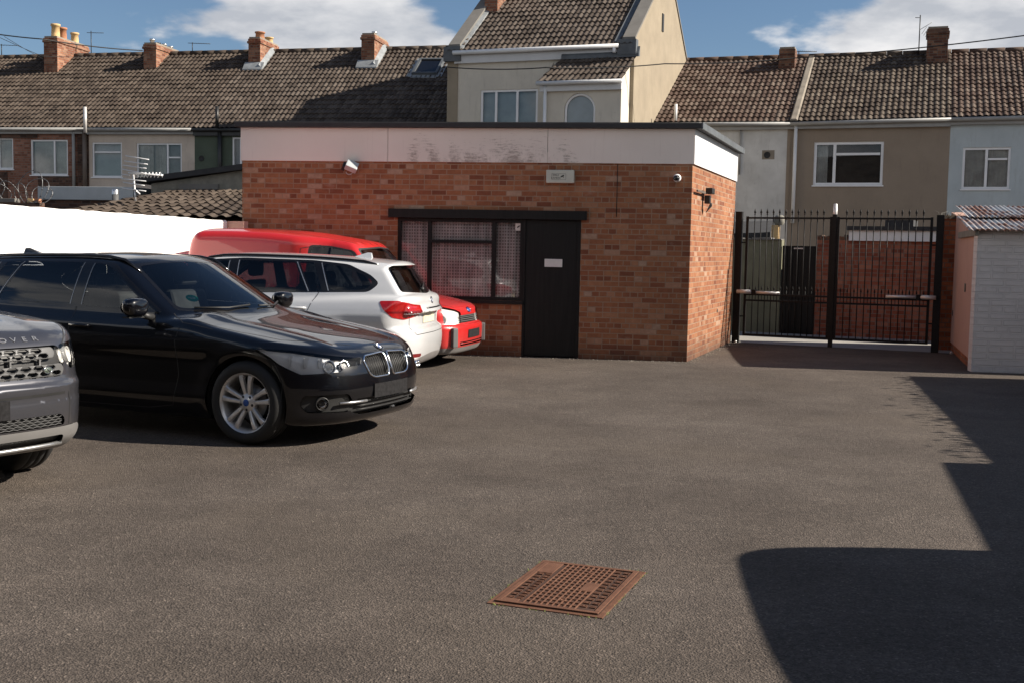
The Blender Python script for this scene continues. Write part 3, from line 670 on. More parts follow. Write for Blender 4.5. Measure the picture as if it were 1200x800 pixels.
def outline(S, poly, front=True, kind='yz'):
    P = []
    for a, b in zip(poly, list(poly[1:])+[poly[0]]):
        l = math.hypot(b[0]-a[0], b[1]-a[1]); m = max(1, int(l/.03)); P += [(a[0]+(b[0]-a[0])*i/m, a[1]+(b[1]-a[1])*i/m) for i in range(m)]
    P = np.array(P); o = np.stack([np.full(len(P), -1.0 if front else 6.0), P[:, 0], P[:, 1]], 1); return S.march(o, np.tile([1.0 if front else -1.0, 0, 0], (len(P), 1)))
def make_estate(name, label, group, pm, tint=False, chrome_line=False):
    F, L = estate_F(); S = Shell(F, (-.05, -1.0, .08), (4.75, 1.0, 1.52), .021)
    root = empty(name, (0, 0, 0), 0, label, 'car', group); T = S.T; top = []
    # wheel arches
    for xa in (.776, 3.586):
        for sg in (1, -1):
            _, T = S.cut(T, lambda V: np.maximum(np.hypot(V[:, 0]-xa, V[:, 2]-.32)-.362, .6-sg*V[:, 1]))
    # windows
    wins = [rnd([(1.74, .985), (2.27, 1.315), (2.40, 1.335), (2.44, 1.335), (2.44, .995)], .03), rnd([(2.58, .998), (2.56, 1.34), (3.2, 1.335), (3.38, 1.02)], .03),
            rnd([(3.43, 1.02), (3.25, 1.335), (3.42, 1.328), (3.55, 1.03)], .02), rnd([(3.64, 1.035), (3.52, 1.32), (3.78, 1.29), (4.02, 1.19), (4.10, 1.125), (4.02, 1.05)], .05)]
    dlo = rnd([(1.62, .965), (2.24, 1.345), (2.6, 1.368), (3.4, 1.355), (3.80, 1.318), (4.06, 1.21), (4.17, 1.12), (4.06, 1.025)], .05)
    for sg in (1, -1):
        ins, T = S.cut(T, xzpoly(dlo, sg))
        for k, wp in enumerate(wins):
            g_, ins = S.cut(ins, xzpoly(wp, sg)); S.emit('side_window', g_, 'car_glass' if (k == 0 and not tint) else 'car_glass_tint', root)
        S.emit('window_surround', ins, 'gloss_black', root, .001)
        if chrome_line:
            mb = MB(); S.ribbon(mb, S.side_line([(1.62, .962), (4.05, 1.022)], sg), .012, .002); mb.build('window_trim', MT['chrome'], root)
        for a, b in (((2.45, 1.0), (2.445, 1.335)), ((2.57, 1.0), (2.555, 1.34)), ((3.40, 1.02), (3.22, 1.335)), ((3.62, 1.03), (3.50, 1.325))):
            mb = MB(); S.ribbon(mb, S.side_line([a, b], sg), .010, .003); mb.build('pillar_trim', MT['satin_silver' if tint else 'disc'], root)
    ws, T = S.cut(T, yzpoly(rnd([(-.70, .985), (-.56, 1.335), (-.3, 1.362), (0, 1.37), (.3, 1.362), (.56, 1.335), (.70, .985), (.35, .955), (0, .945), (-.35, .955)], .03), 2.45))
    fr, ws2 = S.cut(ws, lambda V: -yzpoly(rnd([(-.67, 1.0), (-.535, 1.318), (-.3, 1.345), (0, 1.352), (.3, 1.345), (.535, 1.318), (.67, 1.0), (.35, .985), (0, .975), (-.35, .985)], .04), 2.45)(V))
    S.emit('windscreen', ws2, 'car_glass', root); S.emit('windscreen_surround', fr, 'gloss_black', root, .001)
    rw, T = S.cut(T, yzpoly(rnd([(-.64, 1.03), (-.54, 1.31), (.54, 1.31), (.64, 1.03), (0, 1.0)], .05), 4.0, False)); S.emit('rear_window', rw, 'car_glass_tint', root)
    # lamps
    for sg in (1, -1):
        hl, T = S.cut(T, qzpoly(rnd([(1.60, .745), (1.2, .735), (.75, .69), (.42, .662), (.42, .612), (.62, .605), (.70, .572), (1.12, .558), (1.36, .63)], .02), sg))
        h = S.emit('headlight', hl, 'lamp_glass', root)
        inb, oub = S.cut(hl, lambda V: np.maximum(np.abs(V[:, 1])+V[:, 0]-.78, .60-V[:, 2]+.0)); S.emit('lamp_bowl', oub, 'lamp_silver', h, -.045); S.emit('lamp_bezel', inb, 'gloss_black', h, -.045)
        for qy, qz, rr in ((.64, .617, .046), (.52, .622, .036)):
            p, n = surf(S, sg*qy, qz); m = MB(frame4(p-n*.02, Vector((0, 0, 1)).cross(n), n.cross(Vector((0, 0, 1)).cross(n)), n)); m.lathe([(rr, 0), (rr*.8, -.005), (rr*.62, -.03), (0, -.035)], (0, 0, 0), 'Z', 20)
            m.lathe([(rr, 0), (rr*1.12, .002), (rr*1.15, -.03)], (0, 0, 0), 'Z', 20); m.build('reflector_bowl', MT['reflector'], h)
            m = MB(frame4(p-n*.038, Vector((0, 0, 1)).cross(n), n.cross(Vector((0, 0, 1)).cross(n)), n)); m.lathe([(rr*.5, 0), (rr*.35, .01), (0, .014)], (0, 0, 0), 'Z', 16); m.build('lamp_lens', MT['lamp_white'], h)
        for xp, ya, yb_, za, zb_ in ((.235, .58, .69, .60, .665), (.315, .69, .765, .605, .68), (.415, .765, .815, .615, .695)):
            m = MB(); m.box(xp, xp+.01, sg*ya, sg*yb_, za, zb_); m.build('added_reflector_step', MT['lamp_silver'], h, bevel=.004)  # pale matte plates added facing the sun, so the headlight looks bright
        tl, T = S.cut(T, qzpoly(rnd([(1.24, .935), (1.0, .94), (.72, .90), (.50, .885), (.50, .775), (.90, .735), (1.10, .76), (1.22, .84)], .03), sg, L))
        inn, out_ = S.cut(tl, lambda V: np.abs(V[:, 2]-.815)-.012); t_ = S.emit('tail_light', out_, 'lamp_red', root, .004); S.emit('lamp_strip', inn, 'lamp_red_deep', t_, .004)
        rf, T = S.cut(T, qzpoly(rnd([(.95, .375), (.50, .365), (.50, .325), (.95, .33)], .01), sg, L)); S.emit('rear_reflector', rf, 'lamp_red_deep', root)
        # lower air intake with fog lamp
        fi, T = S.cut(T, qzpoly(rnd([(1.10, .40), (.60, .405), (.52, .31), (.60, .265), (1.06, .27), (1.14, .33)], .03), sg)); fo = S.emit('side_intake', fi, 'plastic_black', root, -.03)
        p, n = surf(S, sg*.705, .335); fr_ = frame4(p-n*.005, Vector((0, 0, 1)).cross(n), n.cross(Vector((0, 0, 1)).cross(n)), n)
        m = MB(fr_); m.lathe([(.055, -.05), (.052, 0), (.045, .004), (.043, -.01)], (0, 0, 0), 'Z', 20); fg = m.build('fog_lamp', MT['plastic_black'], fo)
        m = MB(fr_); m.lathe([(.043, -.004), (.03, .003), (0, .006)], (0, 0, 0), 'Z', 20); m.build('lamp_glass', MT['lamp_glass'], fg)
        m = MB(fr_); m.lathe([(.042, -.012), (.02, -.03), (0, -.035)], (0, 0, 0), 'Z', 20); m.build('lamp_bowl', MT['reflector'], fg)
        P = [surf(S, sg*yy, .335) for yy in (.60, .5, .42, .34)]; m = MB(); m.tube([tuple(q+n_*.004) for q, n_ in P], .011, 8); m.build('bumper_blade', MT['satin_silver'], root)
    # kidney grilles
    for sg in (1, -1):
        kp = rnd([(sg*.022, .685), (sg*.30, .672), (sg*.335, .64), (sg*.30, .535), (sg*.24, .508), (sg*.04, .508), (sg*.022, .55)], .04, 5)
        gi, T = S.cut(T, yzpoly(kp, .4)); k_ = S.emit('kidney_grille', gi, 'plastic_black', root, -.035)
        o = outline(S, kp); g = S.grad(o); g /= np.linalg.norm(g, axis=1)[:, None]; m = MB(); m.tube([tuple(a) for a in o+g*.003], .0075, 8, closed=True); m.build('grille_frame', MT['chrome'], k_)
        m = MB()
        for yy in np.linspace(.055, .30, 9):
            zt, zl = .672, .515+max(0, yy-.25)*.5; zt -= max(0, yy-.28)*1.2
            P = [surf(S, sg*yy, z_) for z_ in (zl, (zl+zt)/2, zt)]; m.tube([tuple(q-n_*.006) for q, n_ in P], .0045, 6)
        m.build('grille_slats', MT['plastic_black'], k_)
    ci, T = S.cut(T, yzpoly(rnd([(-.46, .36), (.46, .36), (.52, .27), (.42, .235), (-.42, .235), (-.52, .27)], .03), .5)); c_ = S.emit('lower_intake', ci, 'plastic_black', root, -.04)
    m = MB()
    for zz in (.27, .30, .33): P = [surf(S, yy, zz) for yy in np.linspace(-.43, .43, 9)]; m.tube([tuple(q-n_*.012) for q, n_ in P], .005, 6)
    m.build('intake_slats', MT['plastic_black'], c_)
    m = MB(); P = [surf(S, yy, .405) for yy in np.linspace(-.26, .26, 7)]; a = [tuple(q+n_*.010+Vector((0, 0, d))) for d in (-.055, .055) for q, n_ in P]; m.add(a, [(i, i+1, i+8, i+7) for i in range(6)]); m.build('number_plate', MT['plate_dark'], root)
    p, n = surf(S, 0, .722); roundel(root, p+n*.002, n, (-.3, 0, 1), .040)
    # bodywork colour break: sills and rear valance
    val, T = S.cut(T, lambda V: np.maximum(V[:, 2]-.315-.03*np.cos(V[:, 1]*3), 4.05-V[:, 0])); S.emit('rear_valance', val, 'bumper_grey' if tint else 'plastic_black', root)
    S.emit('body', T, pm, root)
    # panel gaps
    m = MB(); m2 = MB()
    for sg in (1, -1):
        for pts in ([(1.38, .90), (1.42, .76), (1.40, .5), (1.46, .26), (1.7, .225), (2.4, .22), (2.50, .24), (2.50, .985)], [(2.50, .24), (2.6, .22), (3.1, .22), (3.2, .42), (3.38, .72), (3.52, 1.02)], [(1.38, .90), (1.55, .96)]):
            S.ribbon(m, S.side_line(pts, sg), .007, .0012)
        S.ribbon(m, S.side_line([(.50, .62), (.44, .5), (.46, .34), (.50, .30)], sg), .005, .0012)
        # bonnet shut line
        pts = [(x_, sg*y_, 1.2) for x_, y_ in ((.20, .30), (.35, .55), (.55, .72), (.9, .78), (1.3, .79))]; o = S.march(np.array(pts), np.tile([0, 0, -1.0], (5, 1))); S.ribbon(m, [tuple(q) for q in o], .007, .0012)
        # tailgate shut line
        pts = [surf(S, sg*y_, z_, False)[0] for y_, z_ in ((.70, .94), (.66, .86), (.66, .62), (.60, .57), (0, .57))]; S.ribbon(m, [tuple(q) for q in pts], .007, .0012)
        S.ribbon(m, S.side_line([(1.1, .86), (1.38, .90)], sg), .004, .001)
    P = [surf(S, yy, .695+.03*(1-(yy/.3)**2)*.3) for yy in np.linspace(-.3, .3, 9)]; S.ribbon(m, [tuple(q) for q, _ in P], .006, .0012)
    m.build_each('panel_gap', MT['print_black'], root)
    # door handles
    for sg in (1, -1):
        for x0 in (2.28, 3.20):
            yy = S.side_y([x0, x0+.2], [.84, .845]); m = MB(); m.tube([(x0, sg*yy[0], .84), (x0+.02, sg*(yy[0]+.032), .842), (x0+.10, sg*(yy[0]+.036), .843), (x0+.18, sg*(yy[1]+.032), .845), (x0+.20, sg*yy[1], .845)], [.012, .014, .014, .014, .012], 8); m.build('door_handle', MT[pm], root)
        mirror(root, 1.72, sg*.955, 1.01, sg, MT[pm])
        # roof rail
        xs = np.linspace(2.02, 4.12, 14); o = S.march(np.array([(x_, sg*(.575-.02*max(0, x_-3.2)), 1.7) for x_ in xs]), np.tile([0, 0, -1.0], (14, 1))); pts = [tuple(q+np.array((0, 0, .018 if 0 < i < 13 else -.006))) for i, q in enumerate(o)]
        m = MB(); m.tube(pts, .014, 8); m.build('roof_rail', MT['gloss_black'], root)
    # shark fin
    z0 = S.march(np.array([(3.80, 0, 1.7)]), np.array([[0, 0, -1.0]]))[0][2]; m = MB(); m.hexa([(3.66, -.035, z0), (3.66, .035, z0), (3.89, .03, z0-.015), (3.89, -.03, z0-.015), (3.83, -.006, z0+.055), (3.83, .006, z0+.055), (3.88, .006, z0+.052), (3.88, -.006, z0+.052)]); m.build('roof_aerial', MT[pm], root, bevel=.008)
    # rear: badge, plate, wiper, exhaust
    p, n = surf(S, 0, .925, False); roundel(root, p+n*.002, n, (0, 0, 1), .038)
    m = MB(); P = [surf(S, yy, .735, False) for yy in np.linspace(-.26, .26, 7)]; a = [tuple(q+n_*.006+Vector((0, 0, d))) for d in (-.055, .055) for q, n_ in P]; m.add(a, [(i, i+1, i+8, i+7) for i in range(6)]); m.build('number_plate', MT['plate_cream'] if tint else MT['plate_dark'], root)
    m = MB(); P = [surf(S, yy, .845, False) for yy in np.linspace(-.3, .3, 7)]; m.tube([tuple(q+n_*.001) for q, n_ in P], .010, 6); m.build('boot_strip', MT['gloss_black'], root)
    P = [surf(S, yy, zz, False) for yy, zz in ((0, 1.045), (.12, 1.07), (.30, 1.10))]; m = MB(); m.tube([tuple(q+n_*.012) for q, n_ in P], .007, 6); m.lathe([(.0, .03), (.02, .028), (.022, 0)], tuple(P[0][0]), 'X', 10); m.build('rear_wiper', MT['plastic_black'], root)
    for ya, yb in ((.58, .05), (-.05, -.58)):
        m = MB(); P = [S.march(np.array([(-1.0, yy, 0)])+np.array([[0, 0, zz]]), np.array([[1.0, 0, 0]]))[0] for yy, zz in ((ya, .99), ((ya+yb)/2, .985), (yb, 1.0))]; m.tube([tuple(q+np.array((-.012, 0, .012))) for q in P], .008, 6); m.build('wiper', MT['plastic_black'], root)
    for ey in ((-.52, -.60) if tint else (-.55,)):
        m = MB(); m.lathe([(.036, 4.48), (.038, 4.58), (.032, 4.58), (.030, 4.45)], (0, ey, .262), 'X', 18); m.build('exhaust', MT['chrome'], root)
    m = MB()
    for xa in (.776, 3.586):
        for sg in (1, -1): arch_liner(m, xa, .32, .37, .56, .845, sg)
    m.box(.3, 4.3, -.62, .62, .20, .26); m.build('underbody', MT['plastic_black'], root)
    for xa in (.776, 3.586):
        for sg in (1, -1): wheel(root, xa, sg*.775, .322, .234, sg, 'double')
    interior(root)
    return root, S
def place(root, p, h):
    """p = ground point under the middle of the nose, h = heading"""
    root.location = (p[0], p[1], 0); root.rotation_euler = (0, 0, h+math.pi)
def van_F():
    L = 4.24
    top = sp([-.1, 0, .05, .15, .5, .9, 1.15, 1.6, 4.3], [.68, .72, .765, .80, .885, .955, 1.0, 1.0, 1.0])
    off = sp([.1, .2, .3, .5, .70, .85, 1.0, 1.1], [-.10, -.05, -.02, -.003, 0, -.012, -.04, -.10])
    xf0 = sp([.1, .16, .22, .30, .50, .54, .57, .72, .80, .95], [.16, .09, .05, .01, .0, .015, .055, .09, .16, .5])
    roof = sp([1.2, 1.5, 1.75, 2.1, 2.5, 3.0, 3.6, 4.3], [1.52, 1.60, 1.645, 1.695, 1.745, 1.78, 1.79, 1.775])
    def F(x, y, z):
        ay = np.abs(y); a = ay/.84; a2 = ay/.7; bx = sstep(1.9, 2.5, x)
        W = .835+off(z)-.03*sstep(.9, 0, x)+flare(x, z, .80, .3, .35, .016)+flare(x, z, 3.30, .3, .35, .016)
        f = smax(ay-W, z-(top(x)-.05*a*a), .11)
        f = smax(f, (xf0(z)+.07*a**2+.20*a**6)-x, .04)
        f = smax(f, x-(L-.03*a**2-.06*a**8), .05); f = smax(f, .18-z, .05)
        g = ay-((.785-.30*(z-1))*(1-bx)+(.815-.07*(z-1))*bx)
        rib = .006*np.cos(ay*2*math.pi/.19)*(ay < .56)*(1-sstep(2.3, 2.9, x))
        g = smax(g, z-(roof(x)-.03*(ay/.7)**2-.03*(ay/.7)**6+rib), .09)
        g = smax(g, ((.93+(z-1)*.98+.17*a2**2.4)-x)*.62, .05)
        g = smax(g, x-(L-.015-.02*a2**2-.22*np.maximum(z-1.1, 0)**1.8), .22); g = smax(g, .7-z, .02)
        return smin(f, g, .025)
    return F, L
def make_van(name, label, pm):
    F, L = van_F(); S = Shell(F, (-.05, -.95, .1), (4.35, .95, 1.9), .024); root = empty(name, (0, 0, 0), 0, label, 'van'); T = S.T
    for xa in (.80, 3.30):
        for sg in (1, -1): _, T = S.cut(T, lambda V: np.maximum(np.hypot(V[:, 0]-xa, V[:, 2]-.30)-.335, .55-sg*V[:, 1]))
    for sg in (1, -1):
        o_ = rnd([(1.22, 1.0), (1.58, 1.50), (1.95, 1.56), (2.24, 1.57), (2.27, 1.02)], .06); i_ = rnd([(1.28, 1.02), (1.61, 1.485), (1.96, 1.535), (2.20, 1.54), (2.235, 1.04)], .05)
        fr, T = S.cut(T, xzpoly(o_, sg)); g_, fr = S.cut(fr, xzpoly(i_, sg)); S.emit('window_surround', fr, 'plastic_black', root, .001); S.emit('side_window', g_, 'car_glass', root)
    ws, T = S.cut(T, yzpoly(rnd([(-.70, .98), (-.58, 1.535), (0, 1.56), (.58, 1.535), (.70, .98), (0, .95)], .04), 2.0))
    gl, fr = S.cut(ws, yzpoly(rnd([(-.675, 1.0), (-.56, 1.515), (0, 1.54), (.56, 1.515), (.675, 1.0), (0, .975)], .04), 2.0)); S.emit('windscreen', gl, 'car_glass', root); S.emit('windscreen_surround', fr, 'plastic_black', root, .001)
    for sg in (1, -1):
        hl, T = S.cut(T, qzpoly(rnd([(.98, .80), (.62, .755), (.44, .715), (.44, .575), (.70, .56), (.95, .57)], .03), sg)); h = S.emit('headlight', hl, 'lamp_glass', root); S.emit('lamp_bowl', hl, 'lamp_white', h, -.03)
        tl, T = S.cut(T, qzpoly(rnd([(.98, 1.0), (.80, 1.0), (.80, .62), (.98, .62)], .02), sg, L)); S.emit('tail_light', tl, 'lamp_red', root, .003)
        p = S.march(np.array([(-1.0, sg*.66, .40)]), np.array([[1.0, 0, 0]]))[0]; g = S.grad(np.array([p]))[0]; g /= np.linalg.norm(g); m = MB(frame4(p+g*.005, (0, 0, 1), np.cross(g, (0, 0, 1)), g))
        m.box(-.125, .125, -.045, .045, -.02, .045); m.build('bumper_pad', MT['plastic_grey'], root, bevel=.015)
    gi, T = S.cut(T, yzpoly(rnd([(-.40, .675), (.40, .675), (.40, .575), (-.40, .575)], .02), .4)); g0 = S.emit('grille', gi, 'plastic_black', root, -.02)
    m = MB()
    for zz in (.595, .62, .645, .665): P = [surf(S, yy, zz) for yy in np.linspace(-.39, .39, 7)]; m.tube([tuple(q) for q, _ in P], .006, 6)
    m.build('grille_slats', MT['plastic_grey'], g0)
    p, n = surf(S, 0, .735); m = MB(frame4(p, Vector((0, 0, 1)).cross(n), n.cross(Vector((0, 0, 1)).cross(n)), n)); m.lathe([(.062, 0), (.06, .006), (.0, .008)], (0, 0, 0), 'Z', 24)
    m.v = [tuple(Vector(v)) for v in m.v]; b = m.build('badge', MT['badge_blue'], root)
    m = MB(frame4(p, Vector((0, 0, 1)).cross(n), n.cross(Vector((0, 0, 1)).cross(n)), n)); m.tube([(math.cos(t)*.066, math.sin(t)*.036, .006) for t in np.linspace(0, 2*math.pi, 24, endpoint=False)], .005, 6, closed=True); m.build('badge_ring', MT['chrome'], b)
    b.data.transform(Matrix.Translation(p) @ Matrix.Diagonal((1, 1, .55, 1)) @ Matrix.Translation(-p))
    li, T = S.cut(T, yzpoly(rnd([(-.52, .335), (.52, .335), (.50, .285), (-.50, .285)], .015), .4)); l0 = S.emit('lower_intake', li, 'plastic_black', root, -.03)
    m = MB(); P = [surf(S, yy, .31) for yy in np.linspace(-.5, .5, 9)]; m.tube([tuple(q-n_*.004) for q, n_ in P], .007, 6); m.build('intake_bar', MT[pm], l0)
    m = MB(); P = [surf(S, yy, .43) for yy in np.linspace(-.26, .26, 7)]; a = [tuple(q+n_*.008+Vector((0, 0, d))) for d in (-.055, .055) for q, n_ in P]; m.add(a, [(i, i+1, i+8, i+7) for i in range(6)]); m.build('number_plate', MT['plate_dark'], root)
    val, T = S.cut(T, lambda V: V[:, 2]-.265+.0*V[:, 0]); S.emit('lower_valance', val, 'bumper_grey', root); S.emit('body', T, pm, root)
    m = MB()
    for sg in (1, -1):
        for pts in ([(1.22, .93), (1.24, .6), (1.26, .3), (2.30, .27), (2.38, .40), (2.38, .98), (2.35, 1.52), (2.1, 1.565), (1.86, 1.53)], [(.30, .55), (.62, .545)]): S.ribbon(m, S.side_line(pts, sg), .009, .0012)
        pts = [(x_, sg*y_, 1.2) for x_, y_ in ((.16, .45), (.4, .68), (.9, .72), (1.2, .73))]; o = S.march(np.array(pts), np.tile([0, 0, -1.0], (4, 1))); S.ribbon(m, [tuple(q) for q in o], .008, .0012)
    m.build_each('panel_gap', MT['print_black'], root)
    for sg in (1, -1):
        mirror(root, 1.52, sg*.90, 1.03, sg, MT['plastic_black'])
        yy = S.side_y([2.1], [.85])[0]; m = MB(); m.box(2.08, 2.24, sg*(yy-.005), sg*(yy+.012), .82, .87); m.build('door_handle', MT['plastic_black'], root, bevel=.005)
        yy = S.side_y([2.6], [.58])[0]; m = MB(); m.box(1.3, 2.95, sg*(yy-.02), sg*(yy+.008), .54, .60); m.build('side_rubbing_strip', MT['plastic_black'], root, bevel=.005)
    for ya, yb in ((.55, .0), (-.05, -.55)):
        m = MB(); P = [S.march(np.array([(-1.0, yy, zz)]), np.array([[1.0, 0, 0]]))[0] for yy, zz in ((ya, 1.01), ((ya+yb)/2, 1.0), (yb, .985))]; m.tube([tuple(q+np.array((-.012, 0, .012))) for q in P], .008, 6); m.build('wiper', MT['plastic_black'], root)
    m = MB()
    for xa in (.80, 3.30):
        for sg in (1, -1): arch_liner(m, xa, .30, .345, .5, .77, sg)
    m.box(.3, 4.0, -.58, .58, .2, .26); m.build('underbody', MT['plastic_black'], root)
    for xa in (.80, 3.30):
        for sg in (1, -1): wheel(root, xa, sg*.72, .295, .19, sg, 'steel', .18)
    interior(root, 1.15, seat_x=(1.95,), w=.34, dash_z=.95); m = MB(); m.box(2.36, 2.39, -.72, .72, .4, 1.55); m.build('bulkhead', MT['seat_dark'], root)
    squash(root, .94); return root, S
def squash(o, sx):
    for c in o.children:
        c.location.x *= sx
        if c.name.startswith('wheel'): continue
        if c.type == 'MESH' and c.location.length < 1e-6: c.data.transform(Matrix.Diagonal((sx, 1, 1, 1)))
        squash(c, sx)
def suv_F():
    L = 4.55
    top = sp([-.1, 0, .06, .12, .22, .5, 1.0, 1.3, 1.6, 4.6], [.78, .825, .875, .93, .985, 1.035, 1.07, 1.09, 1.07, 1.10])
    off = sp([.1, .2, .3, .45, .55, .75, .92, 1.0, 1.08, 1.2], [-.14, -.06, -.03, -.012, -.004, 0, -.018, -.045, -.09, -.2])
    xf0 = sp([.1, .18, .26, .33, .40, .55, .57, .64, .68, .8, .87, .93, .99, 1.1], [.42, .22, .10, .03, .012, .0, .006, .0, .03, .05, .072, .105, .19, .5])
    roof = sp([1.6, 2.0, 2.4, 3.0, 3.8, 4.5], [1.5, 1.60, 1.645, 1.655, 1.62, 1.55])
    def F(x, y, z):
        ay = np.abs(y); a = ay/.95; a2 = ay/.78
        W = .945+off(z)+flare(x, z, .86, .36, .42, .022, .09)+flare(x, z, 3.52, .36, .42, .022, .09)
        f = smax(ay-W, z-(top(x)-.05*a*a+.012*sstep(.5, .62, ay)*(x < 1.4)*sstep(.1, .4, x)), .09)
        f = smax(f, (xf0(z)+.085*a**2+.30*a**7)-x, .035)
        f = smax(f, x-(L-.05*a**2-.15*a**6-.1*sstep(.9, 1.1, z)), .05); f = smax(f, (.21+.05*sstep(.5, 0, x))-z, .05)
        g = ay-(.865-.27*(z-1.07)-.3*np.maximum(z-1.07, 0)**2-.04*np.maximum(x-3.2, 0)**2); g = smax(g, z-(roof(x)-.05*(ay/.7)**2), .1)
        g = smax(g, ((1.22+(z-1.08)*1.5+.2*a2**2.3)-x)*.56, .05); g = smax(g, (x-(4.42-(z-1.08)*.55-.1*a2**2))*.85, .05); g = smax(g, .85-z, .02)
        return smin(f, g, .03)
    return F, L
def make_suv(name, label, pm):
    F, L = suv_F(); S = Shell(F, (-.06, -1.05, .1), (4.66, 1.05, 1.75), .022); root = empty(name, (0, 0, 0), 0, label, 'car'); T = S.T
    for xa in (.86, 3.52):
        for sg in (1, -1):
            _, T = S.cut(T, lambda V: np.maximum(np.hypot(V[:, 0]-xa, V[:, 2]-.36)-.405, .6-sg*V[:, 1]))
    for sg in (1, -1):
        dl, T = S.cut(T, xzpoly(rnd([(1.62, 1.11), (2.15, 1.55), (2.9, 1.58), (3.8, 1.54), (4.12, 1.22), (4.05, 1.17)], .05), sg))
        for k, wp in enumerate([[(1.74, 1.13), (2.2, 1.52), (2.58, 1.545), (2.6, 1.14)], [(2.72, 1.145), (2.7, 1.55), (3.35, 1.54), (3.42, 1.165)], [(3.52, 1.17), (3.46, 1.53), (3.76, 1.50), (4.04, 1.21)]]):
            g_, dl = S.cut(dl, xzpoly(rnd(wp, .035), sg)); S.emit('side_window', g_, 'car_glass_tint', root)
        S.emit('window_surround', dl, 'gloss_black', root, .001)
    ws, T = S.cut(T, yzpoly(rnd([(-.76, 1.09), (-.63, 1.53), (0, 1.56), (.63, 1.53), (.76, 1.09), (0, 1.05)], .04), 2.4)); gl, fr = S.cut(ws, yzpoly(rnd([(-.73, 1.10), (-.61, 1.51), (0, 1.54), (.61, 1.51), (.73, 1.10), (0, 1.07)], .04), 2.4)); S.emit('windscreen', gl, 'car_glass', root); S.emit('windscreen_surround', fr, 'gloss_black', root, .001)
    rw, T = S.cut(T, yzpoly(rnd([(-.68, 1.12), (-.56, 1.48), (.56, 1.48), (.68, 1.12)], .05), 3.9, False)); S.emit('rear_window', rw, 'car_glass_tint', root)
    # grille aperture with two honeycomb bars
    gp = rnd([(-.66, .885), (.66, .885), (.70, .80), (.66, .70), (-.66, .70), (-.70, .80)], .04); gi, T = S.cut(T, yzpoly(gp, .5)); g0 = S.emit('grille', gi, 'plastic_black', root, -.03)
    for z0, z1, ye in ((.81, .875, .60), (.705, .775, .66)):
        bar, _ = S.cut(gi, yzpoly(rnd([(-ye, z1), (ye, z1), (ye+.035, (z0+z1)/2), (ye, z0), (-ye, z0), (-ye-.035, (z0+z1)/2)], .02), .5))
        hexes = []
        for row, zz in enumerate((z0+.0175, z1-.0175)):
            for i in range(-8, 9):
                yc = (i+.5*row)*.088
                if abs(yc) < ye-.03: hexes.append([(yc-.040, zz), (yc-.023, zz+.0135), (yc+.023, zz+.0135), (yc+.040, zz), (yc+.023, zz-.0135), (yc-.023, zz-.0135)])
        def hx(V): 
            d = np.full(len(V), 1.0)
            for h_ in hexes:
                c_ = np.array(h_).mean(0); nr = (np.abs(V[:, 1]-c_[0]) < .09) & (np.abs(V[:, 2]-c_[1]) < .07)
                if nr.any(): d[nr] = np.minimum(d[nr], polysd(V[nr][:, 1:3], h_))
            return d
        # finer triangles so that the openings stay crisp
        V0 = S.V; yy = np.arange(-ye-.02, ye+.021, .0055); zz = np.arange(z0, z1+.003, .0045); YY, ZZ = np.meshgrid(yy, zz, indexing='ij'); P = S.march(np.stack([np.full(YY.size, -1.0), YY.ravel(), ZZ.ravel()], 1), np.tile([1.0, 0, 0], (YY.size, 1)))
        b = len(S.V); S.V = np.concatenate([S.V, P]); nz = len(zz); ii = np.arange(len(yy)-1)[:, None]*nz+np.arange(nz-1)[None]; ii = ii.ravel()+b
        T2 = np.concatenate([np.stack([ii, ii+1, ii+nz], 1), np.stack([ii+1, ii+nz+1, ii+nz], 1)])
        T2, _ = S.cut(T2, lambda V: polysd(V[:, 1:3], rnd([(-ye, z1), (ye, z1), (ye+.02, (z0+z1)/2), (ye, z0), (-ye, z0), (-ye-.02, (z0+z1)/2)], .02)))
        _, T2 = S.cut(T2, hx); hb = S.emit('honeycomb_bar', T2, 'grille_silver', g0, .006)
        so_ = hb.modifiers.new('thickness', 'SOLIDIFY'); so_.thickness = .012; so_.offset = -1
    for yy in (-.50, -.3, .3, .5):
        p, n = surf(S, yy, .79); m = MB(); m.box(p.x-.004, p.x+.02, yy-.005, yy+.005, .775, .81); m.build('grille_stay', MT['satin_silver'], g0)
    p, n = surf(S, -.545, .742); fr_ = frame4(p+n*.008, Vector((0, 0, 1)).cross(n), n.cross(Vector((0, 0, 1)).cross(n)), n)
    m = MB(fr_ @ Matrix.Diagonal((.85, .5, 1, 1))); m.lathe([(0, .007), (.030, .006), (.038, .0), (.038, -.01)], (0, 0, 0), 'Z', 24); b_ = m.build('oval_badge', MT['badge_green'], root)
    m = MB(fr_ @ Matrix.Diagonal((.85, .5, 1, 1))); m.tube([(math.cos(t)*.037, math.sin(t)*.037, .003) for t in np.linspace(0, 2*math.pi, 24, endpoint=False)], .004, 6, closed=True); m.build('badge_ring', MT['chrome'], b_)
    m = MB(fr_ @ Matrix.Diagonal((.6, .6, 1, 1))); m.tube([(-.034, .013, .009), (-.012, .016, .009), (-.006, .004, .009), (.012, -.004, .009), (.014, -.016, .009), (.034, -.013, .009)], .0035, 6); m.build('badge_letters', MT['chrome'], b_)
    # bonnet lettering
    word = 'LAND ROVER'; ys = [.47, .395, .32, .245, None, -.222, -.294, -.366, -.438, -.51]
    for ch, yy in zip(word, ys):
        if yy is None: continue
        p, n = surf(S, yy, .925); sx_ = Vector((0, -1, 0)); sx_ = (sx_-n*sx_.dot(n)).normalized(); M4 = frame4(p+n*.001, sx_, n.cross(sx_), n) @ Matrix.Diagonal((1.35, 1, 1, 1)); text_part('bonnet_letter', ch, .050, MT['satin_silver'], root, M4, .003)
